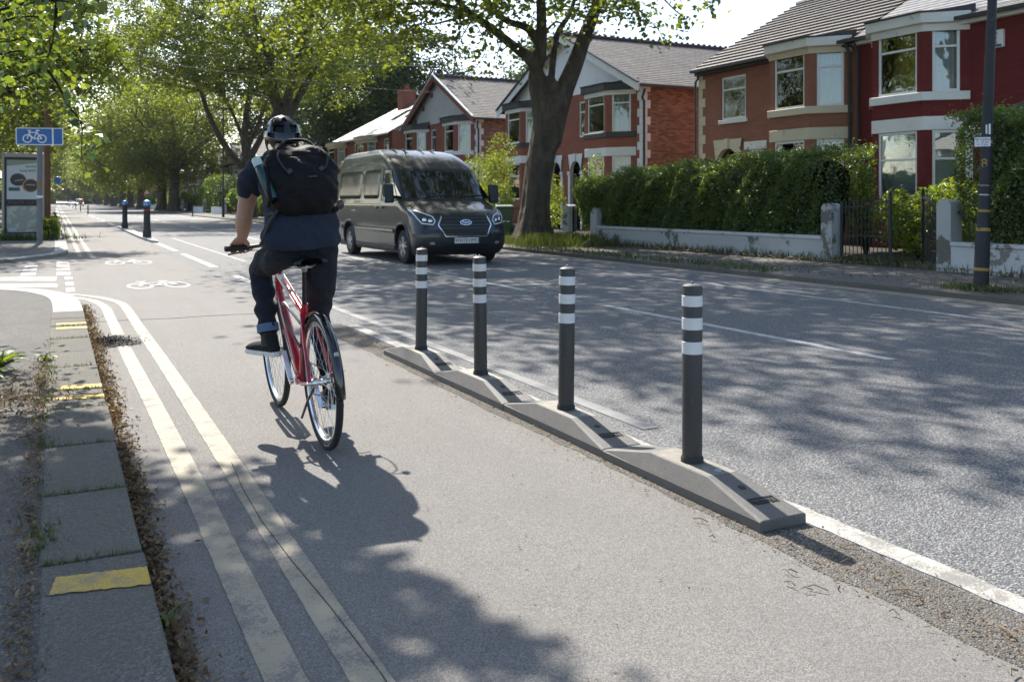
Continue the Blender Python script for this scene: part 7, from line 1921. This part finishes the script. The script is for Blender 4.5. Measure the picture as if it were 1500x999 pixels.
# ---------------------------------------------------------------- blue cycle sign and its pole
o = thing('cycle_sign', (-.42, 29.9, PAVE), 'blue rectangular cycle route sign with a white bicycle, on a grey pole', 'road sign')
b = MB(); b.lathe([(.088, -.02), (.088, .02), (.075, .03), (.075, 3.28)], n=16); pole = b.build('pole', M['grey_post'], o)
RT = Vector((1, -.02, 0)).normalized()
Fm = facing((.0, -.10, 3.07), RT, (-.035, 0, 1))
def rrect(b, w, h, r, z, mi=0, n=5):
    pts = []
    for cx, cy, a0 in ((w / 2 - r, h / 2 - r, 0), (-w / 2 + r, h / 2 - r, 90), (-w / 2 + r, -h / 2 + r, 180), (w / 2 - r, -h / 2 + r, 270)):
        for i in range(n + 1): a = R(a0 + 90 * i / n); pts.append((cx + r * math.cos(a), cy + r * math.sin(a), z))
    b.poly(pts, mi); return pts
b = MB(); pts = rrect(b, 1.22, .50, .04, .004)
bk = [(p[0], p[1], -.004) for p in pts]; b.poly(bk[::-1], 1)
for i in range(len(pts)): b.quad(bk[i], bk[(i + 1) % len(pts)], pts[(i + 1) % len(pts)], pts[i], 1)
pm = b.build('sign_plate', [M['sign_white'], M['grey_post']], o); pm.matrix_local = Fm
b = MB(); rrect(b, 1.165, .445, .025, .006); bm = b.build('blue_field', M['sign_blue'], pm)
b = MB(); b.quad((.315, -.2225, .008), (.36, -.2225, .008), (.36, .2225, .008), (.315, .2225, .008)); b.build('white_stripe', M['sign_white'], pm)
cycle_icon(pm, Matrix.Translation((-.13, .01, .007)), .62, 'sign_white', t=.05)
b = MB()
for z in (2.98, 3.18): b.box(-.10, .10, -.10, .09, z, z + .035)
b.build('bracket', M['grey_post'], pole)
b = MB(); b.lathe([(.0765, 1.64), (.078, 1.645), (.078, 1.74), (.0765, 1.745)], n=16); b.build('sticker', plain('worn orange sticker', (.32, .16, .06), .7, var=.5, scale=20), pole)
b = MB(); b.lathe([(.0765, 1.30), (.078, 1.305), (.078, 1.37), (.0765, 1.375)], n=16); b.build('sticker', M['sign_white'], pole)

# ---------------------------------------------------------------- advertising kiosk
KX, KY = -.92, 32.6
o = thing('advertising_kiosk', (KX, KY, PAVE), 'free-standing advertising kiosk with a poster above a frosted panel, behind the sign pole', 'advertising kiosk')
b = MB(); hw, dp, hh = .55, .42, 2.72
for s in (-1, 1): b.box(s * hw - .035, s * hw + .035, -.03, dp, 0, hh)
b.box(-hw + .035, hw - .035, -.03, dp, hh - .14, hh - .002); b.box(-hw + .035, hw - .035, .0, dp, .0, .2)
M['kiosk_frame'] = plain('dull aluminium frame', (.34, .33, .31), .5, metal=.3, var=.15)
b.build('frame', M['kiosk_frame'], o, bevel=.012)
b = MB(); b.box(-hw + .036, hw - .036, .012, .06, .2, hh - .14); b.build('back_panel', M['bollard_black'], o)
b = MB(); x0, x1 = -.45, .46
b.quad((x0, .006, 1.27), (x1, .006, 1.27), (x1, .006, 2.44), (x0, .006, 2.44))
po = b.build('poster', plain('pale blue white poster paper', (.55, .60, .66), .5, var=.06, scale=2), o)
b = MB(); b.quad((x0, .003, 2.30), (x1, .003, 2.42), (x1, .003, 2.50), (x0, .003, 2.50)); b.build('poster_header', plain('sage green poster band', (.28, .32, .27), .5), po)
def disc(b, cx, cz, r, y, squash=1, mi=0):
    b.poly([(cx + r * math.cos(2 * PI * i / 36), y, cz + r * squash * math.sin(2 * PI * i / 36)) for i in range(36)], mi)
tin_m = plain('dark tin', (.03, .024, .024), .4); teal = plain('teal tin edge', (.02, .09, .11), .4); vio = plain('violet tin edge', (.06, .05, .16), .4); orng = plain('orange tin edge', (.42, .20, .05), .4)
b = MB(); b.box(x0 + .05, x0 + .36, .002, .004, 1.53, 1.64); b.build('printed_tin', teal, po)
b = MB(); disc(b, -.14, 1.88, .22, .003, .9, 0); disc(b, -.155, 1.875, .20, .0015, .92, 1); b.build('printed_tin', [vio, tin_m], po)
b = MB(); disc(b, .20, 1.70, .225, .0005, .95, 0); disc(b, .215, 1.70, .19, -.001, .97, 1); b.build('printed_tin', [orng, tin_m], po)
text_part('poster_lettering', 'STRONG', .062, M['sign_white'], po, facing((.21, -.003, 1.72), (1, 0, .0), (0, 0, 1)))
text_part('poster_lettering', 'STRONG', .058, M['sign_white'], po, facing((-.11, -.001, 1.86), (1, 0, .2), (-.2, 0, 1)))
text_part('poster_lettering', 'licorice', .10, M['bollard_black'], po, facing((.22, .001, 2.30), (1, 0, .05), (-.05, 0, 1)))
text_part('poster_lettering', 'long taste', .115, M['bollard_black'], po, facing((.13, .001, 2.17), (1, 0, .03), (-.03, 0, 1)))
b = MB(); b.quad((x0, .006, 1.08), (x1, .006, 1.08), (x1, .006, 1.26), (x0, .006, 1.26)); gp_ = b.build('scratched_strip', M['bollard_black'], o)
b = MB()
for i in range(22):
    x = x0 + .03 + .032 * i; b.tube([(x, .003, 1.10 + rnd.uniform(0, .05)), (x + rnd.uniform(-.03, .04), .002, 1.17 + rnd.uniform(-.03, .03)), (x + rnd.uniform(-.02, .04), .003, 1.24 - rnd.uniform(0, .05))], .0035, 4)
b.build('scratches', plain('scratched marks', (.22, .21, .20), .8), gp_)
b = MB(); b.quad((x0, .006, .24), (x1, .006, .24), (x1, .006, 1.06), (x0, .006, 1.06)); b.build('frosted_panel', worn_paint('frosted scuffed glass', (.30, .34, .31), (.42, .46, .43), .5, 2.2, .25), o)
b = MB(); b.quad((x0 + .02, .003, .27), (x0 + .26, .003, .27), (x0 + .26, .003, .38), (x0 + .02, .003, .38)); b.build('sticker', plain('pale blue sticker', (.40, .50, .62), .5), o)
bush('roadside_weed', (-.14, 32.3, PAVE), (.28, .32, .5), 'bright leafy weed growing beside the kiosk', 700, 60, 'leaf_lime', .10, cat='weed', lumps=7)
bush('roadside_weed', (-1.75, 32.8, PAVE), (.3, .4, .3), 'low weeds at the foot of the kiosk, far left', 300, 61, 'leaf_shrub', .08, cat='weed', lumps=5)
b = MB(); b.box(-9, -2.2, 40, 40.25, PAVE, 1.0); b.box(-9, -2.2, 39.96, 40.29, 1.0, 1.08, 1); tag(b.build('brick_wall', [M['brick_red'], M['stone_white']], bevel=.01), 'low red brick wall with pale coping left of the kiosk', 'wall')
# wooden telegraph pole behind the kiosk with a small blue sign
o = thing('telegraph_pole', (-.40, 52, PAVE), 'brown wooden telegraph pole rising behind the kiosk', 'telegraph pole')
b = MB(); b.tube([(0, 0, -.1), (0, 0, 4), (.05, 0, 8.5)], [.17, .15, .11], 14); b.build('pole', plain('weathered orange brown timber', (.17, .085, .035), .85, var=.4, scale=2.5, bump=.4, bscale=20), o)
b = MB(); b.box(-.35, .45, -.14, -.09, 7.9, 8.02); b.build('crossarm', M['wood_brown'], o)
b = MB(); b.box(-.07, .20, 51.75, 51.77, 2.15, 2.50); b.v = [(x + .0, y, z) for x, y, z in b.v]; tag(b.build('blue_sign', M['sign_blue'], bevel=.005), 'tiny blue sign beside the brown telegraph pole', 'road sign')
# overhead cables
b = MB()
def cable(p, q, sag, label, r=.008):
    m = MB(); p, q = Vector(p), Vector(q); pts = [p.lerp(q, i / 24) - Vector((0, 0, sag * 4 * (i / 24) * (1 - i / 24))) for i in range(25)]
    m.tube(pts, r, 5); tag(m.build('overhead_cable', plain('pale cable', (.25, .25, .24), .7)), label, 'cable', 'overhead cables across the road')
cable(at(650, 97, 44), at(120, 64, 46), .3, 'upper pale cable strung across the street trees'); cable(at(640, 136, 43), at(140, 74, 46), .3, 'lower pale cable strung across the street trees')

# ---------------------------------------------------------------- lamp post on the right with its loading sign
LP = Vector((11.21, 8.36, .088)); lean = at(1453, 0, 12.1) - at(1436, 425, 12.1); lx = lean.x / lean.z; ly = lean.y / lean.z
o = thing('lamp_post', LP, 'dark tapering lamp post with yellow bands and a painted figure 8, on the far pavement', 'lamp post')
def lp(z): return Vector((lx * z, ly * z, z))
b = MB(); zs = [(-.1, .098), (0, .098), (.62, .094), (.78, .090), (.82, .078), (1.6, .073), (2.6, .067), (4.5, .056), (7.6, .042)]
b.tube([lp(z) for z, r in zs], [r for z, r in zs], 20); b.tube([lp(7.55), lp(7.9) + Vector((-.3, 0, .0)), lp(8.1) + Vector((-1.2, 0, 0))], .035, 10)
M['lamp_black'] = worn_paint('scuffed black column paint', (.026, .027, .032), (.09, .09, .093), .12, 7, .65, .2)
pst = b.build('column', M['lamp_black'], o)
M['tape_yellow'] = worn_paint('worn yellow tape', (.42, .27, .05), (.05, .045, .04), .38, 9, .6)
for z0, z1, r in ((.255, .295, .0985), (.79, .835, .091), (1.045, 1.08, .0785)):
    t = MB(); t.tube([lp(z0), lp(z1)], r, 20); t.build('yellow_band', M['tape_yellow'], pst)
toC = Vector((-LP.x, -LP.y, 0)).normalized(); rt_ = Vector((-toC.y, toC.x, 0))
text_part('figure', '8', .17, M['tape_yellow'], pst, facing(lp(1.70) + toC * .0735 - rt_ * .018, rt_, (0, 0, 1)))
t = MB(); t.obox(lp(2.16) + toC * .074 + rt_ * .03, rt_ * .012, toC * .004, (0, 0, .07)); t.obox(lp(2.16) + toC * .072 - rt_ * .008, rt_ * .010, toC * .004, (0, 0, .06)); t.build('sticker', M['sign_white'], pst)
t = MB(); t.tube([lp(1.27), lp(1.285)], .0765, 20); t.tube([lp(1.40), lp(1.407)], .0758, 20); t.build('clip_band', M['steel'], pst)
lb = MB(); lb.obox((0, 0, 0), (.25, 0, 0), (0, .11, 0), (0, 0, .05)); ln = lb.build('lantern', M['steel'], o, bevel=.03); ln.location = lp(8.08) + Vector((-1.3, 0, 0))
so = thing('loading_sign', LP + lp(1.99) + toC * .085 - rt_ * .05, 'small white no loading sign strapped to the lamp post', 'road sign')
b = MB(); c = Vector((0, 0, 0)); b.obox(c, rt_ * .096, toC * .003, (0, 0, .062)); pl_ = b.build('sign_plate', M['sign_white'], so)

for k, (s, z, sz) in enumerate((('No loading', .036, .040), ('7 - 10 am', .0, .038), ('4 - 7 pm', -.036, .038))): text_part('sign_lettering', s, sz, M['sign_black'], pl_, facing(c + toC * .0045 + Vector((0, 0, z)), rt_, (0, 0, 1)))
b = MB(); b.tube([Vector((0, 0, -.02)) - toC * .085 + rt_ * .05, Vector((0, 0, .02)) - toC * .085 + rt_ * .05], .075, 18); b.build('clip', M['steel'], so)

# far lamp column, signs, bins
o = thing('lamp_column', (11.2, 71.3, .08), 'thin dark lamp column left of the cyclist\'s shoulder', 'lamp post')
b = MB(); b.tube([(0, 0, 0), (0, 0, 1.4), (0, 0, 1.5), (0, 0, 9)], [.10, .10, .065, .05], 12); b.build('column', M['black_metal'], o)
b = MB(); b.tube([(0, 0, 8.9), (-.5, 0, 9.3), (-1.6, 0, 9.4)], .035, 8); b.build('arm', M['black_metal'], o)
def wheelie_bin(loc, mat, label, rotz, num=None):
    o = thing('wheelie_bin', loc, label, 'bin', None, (0, 0, rotz)); b = MB()
    lo, hi = (.20, .25), (.27, .34)
    vs = [(-lo[0], -lo[1], .06), (lo[0], -lo[1], .06), (lo[0], lo[1], .06), (-lo[0], lo[1], .06), (-hi[0], -hi[1], .92), (hi[0], -hi[1], .92), (hi[0], hi[1], .92), (-hi[0], hi[1], .92)]
    b.put(vs, [(0, 3, 2, 1), (4, 5, 6, 7), (0, 1, 5, 4), (1, 2, 6, 5), (2, 3, 7, 6), (3, 0, 4, 7)]); b.box(-.29, .29, -.36, .36, .90, .95); b.build('body', mat, o, bevel=.015)
    b = MB(); b.put([(-.29, -.37, .955), (.29, -.37, .955), (.29, .36, .955), (-.29, .36, .955), (-.27, -.34, 1.0), (.27, -.34, 1.0), (.27, .36, 1.06), (-.27, .36, 1.06)], [(0, 3, 2, 1), (4, 5, 6, 7), (0, 1, 5, 4), (1, 2, 6, 5), (2, 3, 7, 6), (3, 0, 4, 7)]); b.tube([(-.27, .40, 1.0), (.27, .40, 1.0)], .018, 8); b.build('lid', mat, o, bevel=.012)
    for s in (-1, 1): b = MB(); b.lathe([(.0, -.03), (.10, -.03), (.10, .03), (0, .03)], (s * .24, .24, .10), 16, 'x'); b.build('wheel', M['rubber'], o)
    if num: text_part('house_number', num, .30, M['sign_white'], o, facing((.02, -.296, .58), (1, 0, 0), (0, .08, 1)))
wheelie_bin((12.95, 26.75, .12), plain('green bin plastic', (.035, .075, .032), .5, var=.15), 'green wheelie bin with a white house number beside the big trunk', R(-20), '50')
wheelie_bin((12.9, 105, .12), plain('dark bin plastic', (.02, .022, .02), .5), 'dark wheelie bin by the far white garden walls', R(-60))
o = thing('warning_sign', (11.2, 136, .08), 'distant red-bordered triangular warning sign between the trunks', 'road sign')
b = MB(); b.lathe([(.05, 0), (.05, 2.9)], n=10); b.build('pole', M['grey_post'], o)
b = MB(); b.poly([(-.55, -.06, 2.1), (.55, -.06, 2.1), (0, -.06, 3.05)], 0); b.poly([(-.36, -.065, 2.21), (.36, -.065, 2.21), (0, -.065, 2.83)], 1); b.poly([(.55, -.055, 2.1), (-.55, -.055, 2.1), (0, -.055, 3.05)], 2); b.build('sign_plate', [M['sign_red'], M['sign_white'], M['grey_post']], o)
o = thing('bus_stop', (11.0, 345, .08), 'tiny pale bus stop flag far down the road', 'bus stop')
b = MB(); b.lathe([(.09, 0), (.09, 5.2)], n=8); b.build('pole', M['grey_post'], o)
b = MB(); b.box(-.7, .1, -.05, .05, 3.7, 5.2); b.build('flag', M['sign_white'], o)

# vehicles at the far end of the road
def far_car(loc, col, label, tall=0.0):
    o = thing('distant_car', loc, label, 'car', 'vehicles far down the road'); b = MB(); hw = .88
    prof = [(-2.1, .35), (-2.15, .75), (-1.2, .95), (-.55, 1.45 + tall), (1.2, 1.48 + tall), (2.0, 1.0 + tall), (2.1, .4)]
    n = len(prof); vs = [(s * hw * (1 if z < 1.0 else .82), y, z) for s in (-1, 1) for y, z in prof]
    b.put(vs, [tuple(range(n)), tuple(range(2 * n - 1, n - 1, -1))] + [(i, n + i, n + (i + 1) % n, (i + 1) % n) for i in range(n)]); b.build('body', plain(label[:20] + ' paint', col, .3, metal=.2, coat=.5), o, fixn=True, bevel=.06)
    b = MB(); b.quad((-.66, -1.15, 1.0), (.66, -1.15, 1.0), (.6, -.62, 1.40 + tall), (-.6, -.62, 1.40 + tall)); b.v = [(x, y - .05, z + .02) for x, y, z in b.v]; b.build('windscreen', M['glass_dark'], o)
    for s in (-1, 1):
        for y in (-1.35, 1.35): b = MB(); b.lathe([(0, -.1), (.32, -.1), (.32, .1), (0, .1)], (s * .8, y, .32), 16, 'x'); b.build('wheel', M['rubber'], o)
        b = MB(); b.lathe([(0, 0), (.11, .0), (.12, .03)], (s * .6, -2.12, .72), 10, 'y'); b.build('headlight', M['sign_white'], o)
far_car((3.9, 285, 0), (.05, .055, .065), 'dark car far down the road, nearer of the two'); far_car((2.4, 330, 0), (.06, .07, .1), 'bluish car farthest down the road'); far_car((5.2, 250, 0), (.7, .7, .7), 'pale tall vehicle far down the road by the wands', .4)
far_car((.9, 360, 0), (.3, .3, .32), 'grey car at the very end of the lane')

# broad-leaved weed on the footway, lower left
def rosette(loc, n, L, label, seed, mat='leaf_shrub'):
    q = np.random.default_rng(seed); o = thing('broadleaf_weed', loc, label, 'weed'); b = MB()
    for i in range(n):
        a = 2 * PI * i / n + q.normal(0, .25); l = L * q.uniform(.6, 1.15); el = q.uniform(.35, 1.25); w = l * q.uniform(.11, .17); d = Vector((math.cos(a), math.sin(a), 0)); s = Vector((-d.y, d.x, 0)); p = Vector((0, 0, .005)); rows = []
        for k in range(6):
            t = k / 5; ww = w * math.sin(PI * min(.98, .12 + .85 * t)) ** .8; e = el - 1.15 * t
            rows.append((p - s * ww + Vector((0, 0, ww * .5)), p.copy(), p + s * ww + Vector((0, 0, ww * .5)))); p = p + (d * math.cos(e) + Vector((0, 0, 1)) * math.sin(e)) * l / 5
        vs = [v for r in rows for v in r]; fs = []
        for k in range(5):
            for m in (0, 1): fs.append((k * 3 + m, k * 3 + m + 1, k * 3 + m + 4, k * 3 + m + 3))
        b.put(vs, fs, 0, True)
    b.build('leaves', M[mat], o, sharp=180)
    s = MB()
    for i in range(3):
        a = q.uniform(0, 6); s.tube([(0, 0, 0), (math.cos(a) * .03, math.sin(a) * .03, L * .6), (math.cos(a) * .1, math.sin(a) * .1, L * q.uniform(.5, .8))], [.004, .003, .002], 5)
    s.build('stem', M['leaf_shrub'], o); return o
rosette((-.36, 7.5, PAVE), 17, .25, 'clump of broad strap-leaved weed at the edge of the footway, lower left', 3)
rosette((-.44, 7.15, PAVE), 12, .19, 'smaller leafy weed just in front of the strap-leaved clump', 5)
rosette((-.08, 7.85, PAVE), 9, .10, 'tiny weed sprouting at the back edge of the kerb', 8, 'leaf_lime')
rosette((.30, 2.93, .005), 8, .05, 'tiny pale weed in the gutter by the nearest yellow bar', 9, 'leaf_far')
# ---------------------------------------------------------------- camera, sky, sun
cam = bpy.data.cameras.new('camera'); co = bpy.data.objects.new('camera', cam); COL.objects.link(co)
co.location = (0, 0, H_CAM); co.rotation_euler = (R(90), 0, -TH)
cam.sensor_width = 36; cam.lens = 1350 / 1500 * 36; cam.shift_y = -(499.5 - 295) / 1500; cam.clip_start = .05; cam.clip_end = 3000
cam.dof.use_dof = True; cam.dof.focus_distance = 5.0; cam.dof.aperture_fstop = 6.3
S.camera = co
EL, AZ = 44.5, 2.0   # sun height; bearing east of the road's far end
w = bpy.data.worlds.new('World'); S.world = w; w.use_nodes = True; nt = w.node_tree; nt.nodes.clear()
sky = nt.nodes.new('ShaderNodeTexSky'); sky.sky_type = 'NISHITA'; sky.sun_disc = False; sky.sun_elevation = R(EL); sky.sun_rotation = R(AZ)
sky.air_density = 1.0; sky.dust_density = 1.2; sky.ozone_density = 1.0
bg = nt.nodes.new('ShaderNodeBackground'); bg.inputs['Strength'].default_value = .135
wo = nt.nodes.new('ShaderNodeOutputWorld'); nt.links.new(sky.outputs[0], bg.inputs[0]); nt.links.new(bg.outputs[0], wo.inputs[0])
sl = bpy.data.lights.new('sun', 'SUN'); sl.energy = 4.6; sl.angle = R(.53); sl.color = (1, .94, .85)
so_ = bpy.data.objects.new('sun', sl); COL.objects.link(so_)
d = Vector((math.sin(R(AZ)) * math.cos(R(EL)), math.cos(R(AZ)) * math.cos(R(EL)), math.sin(R(EL))))
so_.rotation_euler = (-d).to_track_quat('-Z', 'Y').to_euler(); so_.location = d * 60
S.view_settings.view_transform = 'Standard'; S.view_settings.look = 'None'; S.view_settings.exposure = 1.09; S.view_settings.gamma = 1; S.view_settings.use_curve_mapping = False
S.render.engine = 'CYCLES'
cy = S.cycles; cy.use_denoising = True
try: cy.denoiser = 'OPENIMAGEDENOISE'
except Exception: pass
cy.max_bounces = 7; cy.diffuse_bounces = 4; cy.glossy_bounces = 3; cy.transmission_bounces = 4; cy.transparent_max_bounces = 10; cy.caustics_reflective = False; cy.caustics_refractive = False; cy.sample_clamp_indirect = 6
cy.use_adaptive_sampling = True; cy.adaptive_threshold = .015
S.render.film_transparent = False

# light summer haze: one even volume round the whole place
b = MB(); b.box(-150, 150, -60, 470, -1.3, 40)
hz = b.build('haze', [], uv=False) if False else None
m, nt, out = new_mat('summer haze'); pv = nt.nodes.new('ShaderNodeVolumePrincipled'); pv.inputs['Color'].default_value = (.86, .92, 1, 1); pv.inputs['Density'].default_value = .00010; pv.inputs['Anisotropy'].default_value = .25
nt.links.new(pv.outputs[0], out.inputs['Volume']); tag(b.build('haze', m, uv=False), kind='stuff')
cy.volume_bounces = 0
